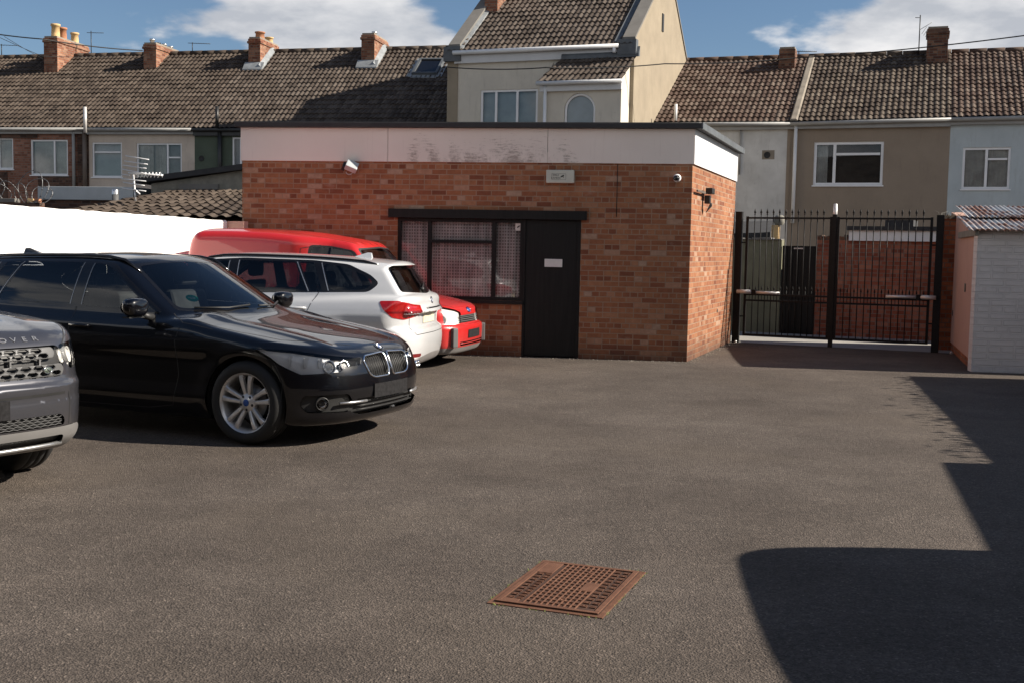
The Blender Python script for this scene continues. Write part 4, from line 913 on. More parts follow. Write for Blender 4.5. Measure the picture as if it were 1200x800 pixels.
    for sg in (1, -1):
        hl, T = S.cut(T, qzpoly(rnd([(1.62, .90), (1.1, .90), (.80, .885), (.81, .80), (.90, .735), (1.15, .735), (1.5, .80)], .03), sg)); h = S.emit('headlight', hl, 'lamp_glass', root); S.emit('lamp_bowl', hl, 'reflector', h, -.035)
        p, n = surf(S, sg*.80, .82); m = MB(frame4(p-n*.02, Vector((0, 0, 1)).cross(n), n.cross(Vector((0, 0, 1)).cross(n)), n)); m.lathe([(.05, 0), (.052, -.02), (.035, -.01), (0, .006)], (0, 0, 0), 'Z', 20); m.build('lamp_lens', MT['lamp_white'], h)
        fi, T = S.cut(T, qzpoly(rnd([(1.30, .62), (1.16, .62), (1.14, .47), (1.28, .45)], .02), sg)); f0 = S.emit('fog_lamp', fi, 'lamp_glass', root); S.emit('lamp_bowl', fi, 'lamp_white', f0, -.02)
    # lower front: recess line, lower mesh, silver undershield
    m = MB(); P = [surf(S, yy, .60) for yy in np.linspace(-.66, .66, 15)]; S.ribbon(m, [tuple(q) for q, _ in P], .016, .002); m.build('bumper_recess', MT['plastic_black'], root)
    li, T = S.cut(T, yzpoly(rnd([(-.66, .445), (-.62, .475), (.62, .475), (.66, .445), (.66, .402), (-.66, .402)], .02), .6)); l0 = S.emit('lower_mesh', li, 'plastic_black', root, -.02)
    m = MB()
    for k, zz in enumerate((.411, .426, .441, .456, .470)):
        P = [surf(S, yy, zz+(.004 if (i+k) % 2 else -.004)) for i, yy in enumerate(np.linspace(-.64, .64, 49))]; m.tube([tuple(q-n_*.006) for q, n_ in P], .0022, 4)
    m.build('mesh_wires', MT['plastic_grey'], l0)
    us, T = S.cut(T, yzpoly(rnd([(-.80, .395), (.80, .395), (.84, .36), (.76, .24), (.5, .19), (-.5, .19), (-.76, .24), (-.84, .36)], .04), .6)); sl, us = S.cut(us, yzpoly(rnd([(-.66, .345), (.66, .345), (.66, .265), (-.66, .265)], .03), .6))
    u0 = S.emit('undershield', us, 'shield_silver', root, .006); S.emit('undershield_slot', sl, 'plastic_black', u0, -.03)
    m = MB(); P = [surf(S, yy, .285) for yy in np.linspace(-.67, .67, 15)]; m.tube([tuple(q+n_*.004) for q, n_ in P], .013, 8); m.build('tow_bar_blade', MT['satin_silver'], u0)
    m = MB(); P = [surf(S, yy, .535) for yy in np.linspace(-.26, .26, 7)]; a = [tuple(q+n_*.010+Vector((0, 0, d))) for d in (-.055, .055) for q, n_ in P]; m.add(a, [(i, i+1, i+8, i+7) for i in range(6)]); m.build('number_plate', MT['plate_dark'], root)
    cl, T = S.cut(T, lambda V: np.maximum(V[:, 2]-.34, .38-V[:, 0])); S.emit('lower_cladding', cl, 'plastic_black', root); S.emit('body', T, pm, root)
    m = MB()
    for sg in (1, -1):
        for pts in ([(1.45, 1.0), (1.47, .5), (1.6, .36), (2.6, .36), (2.66, .5), (2.66, 1.12)], [(2.66, .5), (2.7, .36), (3.0, .36), (3.12, .6), (3.40, .9), (3.46, 1.14)]): S.ribbon(m, S.side_line(pts, sg), .007, .0012)
        pts = [(x_, sg*y_, 1.4) for x_, y_ in ((.16, .70), (.3, .80), (.7, .85), (1.3, .86))]; o = S.march(np.array(pts), np.tile([0, 0, -1.0], (4, 1))); S.ribbon(m, [tuple(q) for q in o], .008, .0012)
        P = [surf(S, sg*.70, zz) for zz in (.66, .60, .5, .40)]; S.ribbon(m, [tuple(q) for q, _ in P], .006, .0015)
    m.build_each('panel_gap', MT['print_black'], root)
    for sg in (1, -1):
        mirror(root, 1.85, sg*1.03, 1.16, sg, MT[pm])
        for x0 in (2.4, 3.12): yy = S.side_y([x0], [.95])[0]; m = MB(); m.tube([(x0, sg*yy, .95), (x0+.03, sg*(yy+.035), .952), (x0+.18, sg*(yy+.035), .955), (x0+.2, sg*yy, .955)], .013, 8); m.build('door_handle', MT[pm], root)
    m = MB()
    for xa in (.86, 3.52):
        for sg in (1, -1): arch_liner(m, xa, .36, .41, .56, .90, sg)
    m.box(.5, 4.2, -.66, .66, .24, .3); m.build('underbody', MT['plastic_black'], root)
    for xa in (.86, 3.52):
        for sg in (1, -1): wheel(root, xa, sg*.80, .362, .24, sg, 'five', .235)
    interior(root, 1.45, seat_x=(2.15, 3.05), w=.4, dash_z=1.03)
    return root, S
# ------------------------------------------------------------------ ground
def sheet(name, pts, z, mat, kind='structure'):
    m = MB(); m.add([(p[0], p[1], z) for p in pts], [tuple(range(len(pts)))]); m.keep = True; o = m.build(name, mat); tag(o, kind=kind); return o
sheet('ground', [(-400, -200), (400, -200), (400, 900), (-400, 900)], 0, MT['asphalt'])
ga, gb = gnd(862, 401), gnd(1092, 412.6)                     # line of the gate
gd = (gb-ga).normalized(); gn = Vector((-gd.y, gd.x, 0))      # towards the lane
sheet('back_lane', [ga-gd*9-gn*.02, gb+gd*9-gn*.02, gb+gd*9+gn*2.75, ga-gd*9+gn*2.75], .004, MT['concrete'])

# ------------------------------------------------------------------ brick office building
PF = Plane(gnd(804.7, 423.7), -.14)
off = empty('office_building', tuple(PF.P), PF.a, 'single storey red brick office building with flat roof and pale painted fascia boards', 'building')
SL = -6.473; ZB, ZT = 2.735, 3.20
bc = gnd(856, 400.8); Minv = PF.M().inverted(); bl = Minv @ bc          # far right-hand corner in the local frame (x along, y inwards)
sdir = Vector((bl.x, bl.y, 0)).normalized()
# the front wall with its door and window opening
DX0, DX1 = PF.sz(613, 416)[0], PF.sz(677.5, 418)[0]; WX0 = PF.sz(466, 258)[0]; LINT = 1.935; SILL = .785; WB0 = PF.sz(466, 350)[0]
m = MB()
m.box(SL, WX0, 0, .3, -.1, ZB); m.box(WX0, DX0, 0, .3, -.1, SILL); m.box(WX0, DX1, 0, .3, LINT+.10, ZB)
m.box(DX1, -.31, 0, .3, -.1, ZB); m.hexa([(-.31, 0, -.1), (0, 0, -.1), (bl.x, bl.y, -.1), (bl.x-.31, bl.y, -.1), (-.31, 0, ZB), (0, 0, ZB), (bl.x, bl.y, ZB), (bl.x-.31, bl.y, ZB)])
m.box(SL, SL+.3, .3, bl.y+.3, -.1, ZB); m.box(SL+.3, bl.x-.32, bl.y, bl.y+.3, -.1, ZB)
# rebuild as faces only where visible: the pieces butt end to end
m.build('brick_wall', MT['brick_office'], off)
# boards above the brickwork, proud of the wall by 2 cm, in separate lengths
cuts = [SL-.02, PF.sz(455, 170)[0], PF.sz(642, 170)[0], .02]
for a, b in zip(cuts[:-1], cuts[1:]):
    m = MB(); m.box(a+.003, b-.003, -.022, 0.0, ZB-.01, ZT); m.build('fascia_board', MT['painted_board'], off, bevel=.003)
nr = Vector((sdir.y, -sdir.x, 0)); e = Vector((bl.x, bl.y, 0)); s0 = Vector((.024, -.02, 0))
q = [s0, e+nr*.022, e+nr*.0, Vector((.0, .0, 0))]
m = MB(); m.hexa([(p.x, p.y, ZB-.01) for p in q]+[(p.x, p.y, ZT) for p in q]); m.build('side_fascia_board', MT['upvc'], off)
# roof deck with a felted kerb
kx = e+nr*.10+sdir*.12
m = MB(); pl_ = [(SL-.09, -.10), (.12, -.10), (kx.x, kx.y), (SL-.09, kx.y)]; m.prism(pl_, ZT+.002, ZT+.075, 'Z'); rf = m.build('flat_roof', MT['felt'], off, bevel=.008)
m = MB(); m.prism([(SL-.07, -.08), (.07, -.08), (kx.x-.05, kx.y-.03), (SL-.07, kx.y-.03)], ZT+.0755, ZT+.082, 'Z'); m.build('roof_felt', MT['felt'], rf)
m = MB(); p0 = Vector((.115, -.105, 0)); p1 = kx+nr*.006; m.bar((p0.x, p0.y, ZT+.04), (p1.x, p1.y, ZT+.04), .02, .085); m.build('roof_edge_trim', MT['lead_dark'], rf)
# lintel board
LX0, LX1 = PF.sz(456, 250)[0], PF.sz(688, 250)[0]
m = MB(); m.box(LX0, LX1, -.06, .0, LINT+.0, LINT+.125); m.box(LX0+.02, LX1-.02, 0.001, .29, LINT+.003, LINT+.098); m.build('lintel_board', MT['timber_black'], off, bevel=.004)
# door
dr = empty('door'); dr.parent = off
m = MB(); m.box(DX0+.005, DX1-.045, .015, .06, .02, LINT-.003); d_ = m.build('door_leaf', MT['timber_black'], dr, bevel=.004)
m = MB(); m.box(DX1-.045, DX1-.002, -.005, .08, 0, LINT-.002); m.build('door_jamb', MT['timber_black'], dr, bevel=.003)
m = MB(); m.box(DX0-.03, DX0+.004, -.005, .08, 0, LINT-.002); m.build('door_jamb', MT['timber_black'], dr, bevel=.003)
a = PF.sz(638, 313); b = PF.sz(659, 304); m = MB(); m.box(a[0], b[0], -.002, .012, a[1], b[1]); m.build('letter_plate', MT['white_plastic'], dr, bevel=.004)
# window: three lights, the middle one with a top light
wn = empty('window'); wn.parent = off
X = [WX0, PF.sz(502.5, 300)[0], PF.sz(578, 300)[0], DX0-.032]
def frame_rect(mb, x0, x1, z0, z1, t, y0, y1):
    mb.box(x0, x1, y0, y1, z1-t, z1); mb.box(x0, x1, y0, y1, z0, z0+t); mb.box(x0, x0+t, y0, y1, z0+t, z1-t); mb.box(x1-t, x1, y0, y1, z0+t, z1-t)
m = MB(); frame_rect(m, X[0], X[3], SILL, LINT-.004, .045, .02, .085)
for x in X[1:3]: m.box(x-.028, x+.028, .02, .085, SILL+.046, LINT-.05)
TL = PF.sz(540, 283.5)[1]; m.box(X[1]+.029, X[2]-.029, .02, .085, TL-.022, TL+.022); m.build('window_frame', MT['timber_black'], wn, bevel=.003)
m = MB(); m.box(X[0]-.04, X[3]+.02, -.045, .1, SILL-.05, SILL-.002); m.build('window_sill', MT['timber_black'], wn, bevel=.006)
for x0, x1, z0, z1 in ((X[0]+.05, X[1]-.03, SILL+.05, LINT-.055), (X[1]+.03, X[2]-.03, SILL+.05, TL-.024), (X[1]+.03, X[2]-.03, TL+.024, LINT-.055), (X[2]+.03, X[3]-.05, SILL+.05, LINT-.055)):
    m = MB(); m.box(x0-.004, x1+.004, .05, .054, z0-.004, z1+.004); m.build('pane', MT['pane'], wn)
m = MB(); n = 90; vs = []
for i in range(n+1):
    x = X[0]+.03+(X[3]-X[0]-.06)*i/n; y = .115+.014*math.sin(i*1.1)+.01*math.sin(i*.37)
    vs += [(x, y, SILL+.02), (x, y, LINT)]
m.add(vs, [(2*i, 2*i+2, 2*i+3, 2*i+1) for i in range(n)], True); m.keep = True; cu = m.build('net_curtain', MT['net_curtain'], wn)
uvl = cu.data.uv_layers[0].data
for p in cu.data.polygons:
    for li in p.loop_indices:
        v = cu.data.vertices[cu.data.loops[li].vertex_index].co; uvl[li].uv = (v.x, v.z)
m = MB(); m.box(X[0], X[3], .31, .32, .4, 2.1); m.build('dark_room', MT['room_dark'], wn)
a = PF.sz(603.5, 270.5); b = PF.sz(612, 262); m = MB(); m.box(a[0], b[0]-.01, .043, .0455, a[1], b[1]); st_ = m.build('sticker', MT['white_plastic'], wn)
c_ = (PF.sz(607.5, 266)[0], PF.sz(607.5, 266)[1]); m = MB(); m.T = Matrix.Translation((c_[0]-.005, .0425, c_[1])) @ Matrix.Rotation(R(-35), 4, 'Y'); m.box(-.022, .018, 0, .001, -.008, .010); m.box(.018, .026, 0, .001, -.004, .006); m.build('sticker_mark', MT['print_black'], st_)
m = MB()
for x, y in ((723.5, 208), ): 
    s_, z_ = PF.sz(x, y); m.tube([(s_, -.004, ZB-.02), (s_, -.004, z_-.55)], .004, 6)
m.build('wall_cable', MT['cable'], off)
s_, z_ = PF.sz(723, 230)
# vent holes in the side wall
for f_, z_, r_ in ((.62, .60, .03), ):
    c0 = Vector((0, 0, 0)).lerp(e, f_); m = MB(frame4((c0.x+nr.x*.002, c0.y+nr.y*.002, z_), sdir, (0, 0, 1), nr)); m.lathe([(0, .002), (r_*.8, .002), (r_, .004), (r_*1.1, 0)], (0, 0, 0), 'Z', 16); m.build('vent_hole', MT['print_black'], off)

# ---- things on the office wall
a = PF.sz(640.5, 215); b = PF.sz(673.5, 200); al = empty('alarm_box', tuple(PF.w((a[0]+b[0])/2, (a[1]+b[1])/2)), PF.a, 'cream camera warning box with small printed panel above the black door', 'alarm box')
w2, h2 = (b[0]-a[0])/2, (b[1]-a[1])/2; m = MB(); m.box(-w2, w2, -.075, 0, -h2, h2); m.build('box_cover', MT['alarm_box'], al, bevel=.012)
m = MB(); frame_rect(m, -w2*.60, w2*.42, -h2*.52, h2*.42, .003, -.0765, -.0755); m.build('panel_border', MT['print_black'], al)
M4 = Matrix.Translation((-w2*.30, -.0765, h2*.17)) @ Matrix.Rotation(math.pi/2, 4, 'X'); text_part('panel_text', 'SMILE', .034, MT['print_black'], al, M4, .0005)
M4 = Matrix.Translation((-w2*.30, -.0765, -h2*.26)) @ Matrix.Rotation(math.pi/2, 4, 'X'); text_part('panel_text', 'CAMERA', .034, MT['print_black'], al, M4, .0005)
m = MB(); m.T = Matrix.Translation((w2*.18, -.077, h2*.06)) @ Matrix.Rotation(R(-25), 4, 'Y'); m.box(-.022, .020, 0, .001, -.010, .010); m.box(-.034, -.022, 0, .001, -.004, .004); m.box(.0, .006, 0, .001, -.03, -.008); m.build('camera_symbol', MT['print_black'], al)
s_, z_ = PF.sz(793.5, 209); cm = empty('security_camera', tuple(PF.w(s_, z_)), PF.a, 'white dome security camera near the right corner of the brick wall', 'camera')
m = MB(); m.lathe([(.052, 0), (.055, -.012), (.05, -.03), (.035, -.034)], (0, 0, 0), 'Y', 24, caps=True); m.build('camera_base', MT['upvc'], cm)
m = MB(); m.T = Matrix.Translation((0, -.065, -.005)); m.lathe([(.001, .05), (.03, .045), (.05, .02), (.056, 0), (.05, -.025), (.038, -.042)], (0, 0, 0), 'Y', 28); m.build('camera_ball', MT['upvc'], cm)
m = MB(); m.T = Matrix.Translation((-.012, -.068, -.008)) @ Matrix.Rotation(R(-14), 4, 'Z'); m.lathe([(.036, -.03), (.034, -.045), (.02, -.052), (0.0005, -.054)], (0, 0, 0), 'Y', 22); m.build('camera_lens', MT['gloss_black'], cm)
# flood lamp with motion sensor on an arm, fixed to the side wall
c0 = Vector((0, 0, 0)).lerp(e, .20); wp = PF.M() @ Vector((c0.x, c0.y, 0)); z_ = 2.37
fl = empty('flood_lamp', (wp.x, wp.y, z_), 0, 'black flood lamp with sensor on a long bracket on the sunlit side wall', 'lamp')
ow = (PF.M().to_3x3() @ nr).normalized(); td = (PF.M().to_3x3() @ sdir).normalized()
m = MB(); m.bar(-td*.66-PF.n*-.0+ow*.05, ow*.05+td*.05, .02, .028); m.build('bracket', MT['pipe_brown'], fl)
m = MB(frame4(ow*.10+td*.10+Vector((0, 0, .0)), td, -ow, (0, 0, 1))); m.box(-.11, .11, -.05, .05, -.01, .075); m.build('lamp_housing', MT['dark_metal'], fl, bevel=.01)
m = MB(frame4(ow*.07+td*.08+Vector((0, 0, -.09)), td, -ow, (0, 0, 1))); m.box(-.05, .05, -.04, .04, -.06, .06); m.build('junction_box', MT['dark_metal'], fl, bevel=.01)
m = MB(); m.hexa([tuple(ow*.05+td*a_+Vector((0, 0, z__))) for a_, z__ in ((.06, -.28), (.09, -.28), (.10, -.26), (.05, -.28))]+[tuple(ow*.12+td*a_+Vector((0, 0, z__))) for a_, z__ in ((.02, -.15), (.18, -.18), (.16, -.14), (.02, -.14))]); m.build('sensor_hood', MT['dark_metal'], fl)
s_, z_ = PF.sz(414, 196); wl = empty('wall_lamp', tuple(PF.w(s_, z_)), PF.a, 'small tilted grey flood lamp under the fascia left of the window', 'lamp')
m = MB(); m.T = Matrix.Translation((.01, -.12, .0)) @ Euler((R(-38), R(22), R(18))).to_matrix().to_4x4(); m.box(-.085, .085, -.05, .05, -.065, .065); m.build('lamp_housing', MT['silver_box'], wl, bevel=.012)
m = MB(); m.T = Matrix.Translation((-.10, -.11, .0)) @ Euler((R(-38), R(22), R(18))).to_matrix().to_4x4(); m.box(-.03, .02, -.045, .045, -.05, .05); m.build('lamp_cowl', MT['dark_metal'], wl, bevel=.01)
m = MB(); m.tube([(0, 0, .03), (0, -.08, .02)], .02, 8); m.build('wall_bracket', MT['dark_metal'], wl)
m = MB(); m.tube([(-.035+.05*math.cos(t), -.08, -.065+.05*math.sin(t)) for t in np.linspace(math.pi*1.05, math.pi*2.1, 12)], .006, 6); m.build('sensor_ring', MT['silver_box'], wl)
m = MB(); m.lathe([(0, -.03), (.022, -.02), (.03, 0), (.03, .03)], (-.03, -.075, -.035), 'Z', 14); m.build('sensor', MT['dark_metal'], wl)

# ------------------------------------------------------------------ white boundary wall on the left
w0 = far(266, 258.7, 16.8); w0z = w0.z; wd_ = Vector((.42, .907, 0)).normalized()
d0 = sight(0, 240); A = np.array([[d0[0], wd_.x], [d0[1], wd_.y]]); t_, s_ = np.linalg.solve(A, np.array([w0.x, w0.y])); w1 = Vector((w0.x, w0.y, 0))-wd_*s_; z1 = EYE+t_*d0[2]
bw = empty('boundary_wall', (w0.x, w0.y, 0), math.atan2(wd_.y, wd_.x), 'long white rendered boundary wall behind the parked cars', 'wall')
L0 = (w1-Vector((w0.x, w0.y, 0))).length; slope = (z1-w0z)/L0; rnd_ = random.Random(3)
n = 90; X0 = -L0-7; vs = []
for i in range(n+1):
    x = X0+(0-X0)*i/n; zt = w0z-slope*x+rnd_.uniform(-.006, .006)
    vs += [(x, 0, -.1), (x, 0, zt-.02), (x, .02, zt), (x, .2, zt), (x, .22, zt-.02), (x, .22, -.1)]
fs = [(6*i+j, 6*i+j+1, 6*(i+1)+j+1, 6*(i+1)+j) for i in range(n) for j in range(5)]+[tuple(range(6)), tuple(range(6*n+5, 6*n-1, -1))]
m = MB(); m.add(vs, fs); m.build('wall_face', MT['render_lime'], bw)
m = MB(); m.box(.002, .10, -.30, .22, -.1, w0z-.01); m.build('end_pier', MT['render_pink'], bw)

# ------------------------------------------------------------------ inspection cover in the yard
cs = [gnd(568, 707), gnd(638, 656), gnd(757, 671), gnd(706, 724)]
cc = sum(cs, Vector())/4; ex = ((cs[3]-cs[0])+(cs[2]-cs[1])).normalized(); ang = math.atan2(ex.y, ex.x)
W_ = ((cs[3]-cs[0]).length+(cs[2]-cs[1]).length)/2; H_ = ((cs[1]-cs[0]).length+(cs[2]-cs[3]).length)/2
mh = empty('inspection_cover', (cc.x, cc.y, 0), ang, 'rusty square cast iron inspection cover set in the asphalt', 'drain cover')
m = MB(); m.box(-W_/2-.0, W_/2, -H_/2, H_/2, -.02, .0045); m.build('cover_frame', MT['rusty_iron'], mh, bevel=.003)
W2, H2 = W_/2-.028, H_/2-.028
m = MB(); m.box(-W2-.004, W2+.004, -H2-.004, H2+.004, .0046, .0053); m.build('frame_joint', MT['rusty_iron_pit'], mh)
m = MB(); m.box(-W2, W2, -H2, H2, .0054, .0066); pl0 = m.build('cover_plate', MT['rusty_iron_pit'], mh)
# raised grid: bars in two directions, blank panels along two sides for the cast lettering
m = MB(); gx0, gx1 = -W2+.12, W2-.11; nx, ny = 9, 15
zt = .0125
m.box(-W2, W2, -H2, -H2+.022, .0067, zt); m.box(-W2, W2, H2-.022, H2, .0067, zt); m.box(-W2, -W2+.022, -H2+.0221, H2-.0221, .0067, zt); m.box(W2-.022, W2, -H2+.0221, H2-.0221, .0067, zt)
for i in range(nx+1):
    x = gx0+(gx1-gx0)*i/nx; m.box(x-.0035, x+.0035, -H2+.0221, H2-.0221, .0067, zt-.0002)
for j in range(ny+1):
    y = -H2+.022+(2*H2-.044)*j/ny
    for i in range(nx): xa, xb = gx0+(gx1-gx0)*i/nx+.0036, gx0+(gx1-gx0)*(i+1)/nx-.0036; m.box(xa, xb, y-.0035, y+.0035, .0067, zt-.0008)
m.box(-W2+.0221, -W2+.095, H2-.20, H2-.0222, .0067, zt-.001); m.box(-W2+.0221, -W2+.095, -H2+.0222, -H2+.06, .0067, zt-.001)
m.box(gx0+.17, gx0+.23, -.06, .06, .0068, zt+.0002)
m.build('cover_grid', MT['rusty_iron'], mh, bevel=.001, seg=1)
rr_ = random.Random(8)
for X_, n_ in ((-W2+.045, 9), (-W2+.085, 11), (W2-.085, 12), (W2-.045, 12)):
    m = MB()
    for i in range(n_):
        y = -H2+.08+(2*H2-.30 if X_ < 0 else 2*H2-.14)*i/(n_-1)
        for k in range(2): m.box(X_-.013+rr_.uniform(-.002, .002), X_+.013, y-.012+k*.014, y-.005+k*.014, .0067, zt-.0004)
        if rr_.random() < .6: m.box(X_-.003, X_+.004, y-.0045, y+.0015, .0067, zt-.0006)
    m.build('cast_lettering', MT['rusty_iron'], mh)
for x, y in ((gx0+.14, H2-.12), (gx0+.15, -H2+.12)):
    m = MB(); m.lathe([(.016, zt-.002), (.013, zt+.0012), (.008, zt+.0012), (.007, zt-.003)], (x, y, 0), 'Z', 14); m.build('key_hole_boss', MT['rusty_iron'], mh)
# weeds and grit caught along the frame
m = MB(); rr_ = random.Random(5)
for i in range(150):
    sd = rr_.choice([0, 0, 1, 2, 3]); t = rr_.uniform(-.5, .5)
    if rr_.random() < .5: t = rr_.choice([-.38, -.1, .2, .43])+rr_.gauss(0, .03)
    x, y = ((W_/2+.004, t*H_), (-W_/2-.004, t*H_), (t*W_, H_/2+.004), (t*W_, -H_/2-.004))[sd]
    a = rr_.uniform(0, 6.28); l = rr_.uniform(.006, .016); h = rr_.uniform(.002, .011); dx, dy = math.cos(a)*l, math.sin(a)*l
    m.add([(x-dy*.2, y+dx*.2, 0), (x+dy*.2, y-dx*.2, 0), (x+dx, y+dy, h)], [(0, 1, 2)])
wd2 = m.build('weeds', MT['weed']); wd2.location = mh.location; wd2.rotation_euler = mh.rotation_euler; tag(wd2, 'tiny weeds and moss growing round the rusty inspection cover', 'weeds', kind='stuff')
# pale chips and leaves lying on the asphalt
m = MB(); rr_ = random.Random(11)
for i in range(520):
    x, y = rr_.uniform(-3, 6), rr_.uniform(3.2, 15); s_ = rr_.uniform(.003, .008)
    if i > 60: t_ = rr_.random(); q_ = PF.w(SL+(.1-SL)*t_, 0, abs(rr_.gauss(0, .09))+.012) if i % 3 else gnd(804.7, 423.7).lerp(gnd(856, 400.8), t_)+Vector((abs(rr_.gauss(0, .07))+.012, 0, 0)); x, y = q_.x, q_.y; s_ = rr_.uniform(.004, .016); h = s_*.5; a = rr_.uniform(0, 3)
    c, s2 = math.cos(a)*s_, math.sin(a)*s_*.6; m.hexa([(x-c, y-s2, .001), (x+s2, y-c, .001), (x+c, y+s2, .001), (x-s2, y+c, .001), (x-c*.5, y-s2*.5, h), (x+s2*.5, y-c*.5, h), (x+c*.6, y+s2*.6, h), (x-s2*.6, y+c*.6, h)])
g_ = m.build('grit', MT['debris']); tag(g_, 'small pale stone chips scattered over the asphalt', 'grit', kind='stuff')

# ------------------------------------------------------------------ gate
GP = Plane(ga, math.atan2(gd.y, gd.x)); MG = GP.M()
def gate_post(x, yb, yt, lab, w_=.11):
    s, _ = GP.sz(x, yb); _, zt = GP.sz(x, yt); r = empty('gate_post', tuple(GP.w(s, 0)), GP.a, lab, 'gate post', 'posts of the black yard gate')
    m = MB(); m.box(-w_/2, w_/2, -w_/2, w_/2, -.1, zt); m.build('post', MT['gate_black'], r, bevel=.004); m = MB(); m.box(-w_/2-.004, w_/2+.004, -w_/2-.004, w_/2+.004, zt+.001, zt+.008); m.build('post_cap', MT['gate_black'], r)
    m = MB(); m.lathe([(0, .04), (.018, .035), (.022, 0), (.0, 0)], (w_/2-.03 if x < 900 else w_/2+.2, -w_/2-.03, 0), 'Z', 12); m.build('ground_socket', MT['aluminium'], r)
    return s
sA = gate_post(861.7, 401, 249, 'black steel gate post against the sunlit brick side wall'); sB = gate_post(1095, 413.5, 253, 'black steel gate post beside the worn brick pier')
def leaf(lab, s0, s1, left):
    r = empty('gate_leaf', tuple(GP.w(s0, 0)), GP.a, lab, 'gate', 'leaves of the black yard gate'); w_ = s1-s0
    zb = GP.sz(900, 394.5)[1]; ztp = GP.sz(900, 255.5)[1]; zm1 = GP.sz(905, 347)[1]; zm2 = zm1-.10
    m = MB(); m.box(.0, .04, -.02, .02, zb, ztp+.02); m.build('stile', MT['gate_black'], r); m = MB(); m.box(w_-.04, w_, -.02, .02, zb, ztp+.02); m.build('stile', MT['gate_black'], r)
    for z_ in (ztp-.02, zm1, zm2, zb): m = MB(); m.box(.041, w_-.041, -.02, .02, z_, z_+.035 if z_ == zb else z_+.03); m.build('rail', MT['gate_black'], r)
    n = 12
    for i in range(1, n+1):
        x = .04+(w_-.08)*i/(n+1); m = MB(); m.tube([(x, 0, zb+.036), (x, 0, ztp+.05)], .008, 8)
        m.lathe([(.008, ztp+.045), (.014, ztp+.06), (.008, ztp+.07), (.019, ztp+.085), (.013, ztp+.115), (.0005, ztp+.155)], (x, 0, 0), 'Z', 8); m.build('bar', MT['gate_black'], r)
    for i in range(1, n+2):
        x = .04+(w_-.08)*(i-.5)/(n+1); m = MB(); m.tube([(x, 0, zm2+.031), (x, 0, zm1+.10)], .006, 6); m.lathe([(.006, zm1+.095), (.014, zm1+.115), (.009, zm1+.14), (.0005, zm1+.175)], (x, 0, 0), 'Z', 8); m.build('dog_bar', MT['gate_black'], r)
    # closer ram: pale tube and black shaft
    ax = GP.sz(868, 342)[0]-s0 if left else GP.sz(1085, 348)[0]-s0
    if left: m = MB(); m.tube([(-.10, -.10, zm1+.06), (.15, -.10, zm1+.06)], .034, 14); rm = m.build('closer_arm', MT['aluminium'], r); m = MB(); m.tube([(.22, -.10, zm1+.055), (.62, -.10, zm1+.05)], .024, 14); m.build('closer_tube', MT['aluminium'], r); m = MB(); m.box(.15, .225, -.13, -.02, zm1+.01, zm1+.10); m.build('closer_bracket', MT['gate_black'], r)
    else: m = MB(); m.tube([(w_-.13, -.10, zm1+.06), (w_+.10, -.10, zm1+.06)], .034, 14); m.build('closer_arm', MT['aluminium'], r); m = MB(); m.tube([(w_-.66, -.10, zm1+.055), (w_-.19, -.10, zm1+.06)], .024, 14); m.build('closer_tube', MT['aluminium'], r); m = MB(); m.box(w_-.195, w_-.125, -.13, -.02, zm1+.01, zm1+.10); m.build('closer_bracket', MT['gate_black'], r)
    for z_ in (.45, 1.7): m = MB(); hx = -.06 if left else w_; m.tube([(hx, 0, z_), (hx+.06, 0, z_)], .012, 8); m.build('hinge', MT['gate_black'], r)
    return zb, ztp
sC = GP.sz(972.5, 405)[0]
zb, ztp = leaf('left leaf of the black spear topped gate, nearer the office', sA+.12, sC-.035, True); leaf('right leaf of the black spear topped gate, nearer the shed', sC+.04, sB-.11, False)
cp = empty('gate_centre_post', tuple(GP.w(sC, 0)), GP.a, 'thick black middle post with pale round cap between the gate leaves', 'gate post')
m = MB(); m.box(-.034, .034, -.035, .035, .0, ztp+.06); m.build('post', MT['gate_black'], cp, bevel=.003); m = MB(); m.lathe([(.036, ztp+.061), (.036, ztp+.17), (.030, ztp+.175), (.030, ztp+.23), (.02, ztp+.235), (0, ztp+.235)], (0, 0, 0), 'Z', 16); m.build('bolt_cap', MT['aluminium'], cp)

# ------------------------------------------------------------------ pier and shed on the right
pa, pb = gnd(1096, 410.5), gnd(1115, 409); PP = Plane(Vector((pa.x, pa.y+.12, 0)), GP.a+.12)
s1 = PP.sz(1116, 409)[0]; s0p = PP.sz(1097, 410)[0]; zt = PP.sz(1104, 256)[1]
pr = empty('brick_pier', tuple(PP.w((s0p+s1)/2, 0)), PP.a, 'worn orange brick pier with soil on top beside the gate', 'pier')
hw = (s1-s0p)/2+.05; m = MB(); m.box(-hw, hw, 0, .34, -.1, zt); m.build('pier_brick', MT['brick_pier'], pr, bevel=.012)
m = MB(); rr_ = random.Random(2)
for i in range(26):
    x, y = rr_.uniform(-hw, hw), rr_.uniform(.02, .32); s_ = rr_.uniform(.03, .07); m.hexa([(x-s_, y-s_, zt-.01), (x+s_, y-s_, zt-.01), (x+s_, y+s_, zt-.01), (x-s_, y+s_, zt-.01), (x-s_*.4, y-s_*.3, zt+s_*rr_.uniform(.5, 1.2)), (x+s_*.4, y-s_*.4, zt+s_*.7), (x+s_*.3, y+s_*.5, zt+s_*.8), (x-s_*.4, y+s_*.4, zt+s_*.6)])
m.build('soil', MT['soil'], pr)
m = MB()
for i in range(40):
    x, y = rr_.uniform(-hw, hw), rr_.uniform(.02, .3); a = rr_.uniform(0, 6.28); l = rr_.uniform(.05, .18); m.tube([(x, y, zt), (x+math.cos(a)*l*.3, y+math.sin(a)*l*.3, zt+l*.6), (x+math.cos(a)*l*.8, y+math.sin(a)*l*.8, zt+l*.8)], [.004, .003, .001], 4)
m.build('dry_stems', MT['timber_grey'], pr)
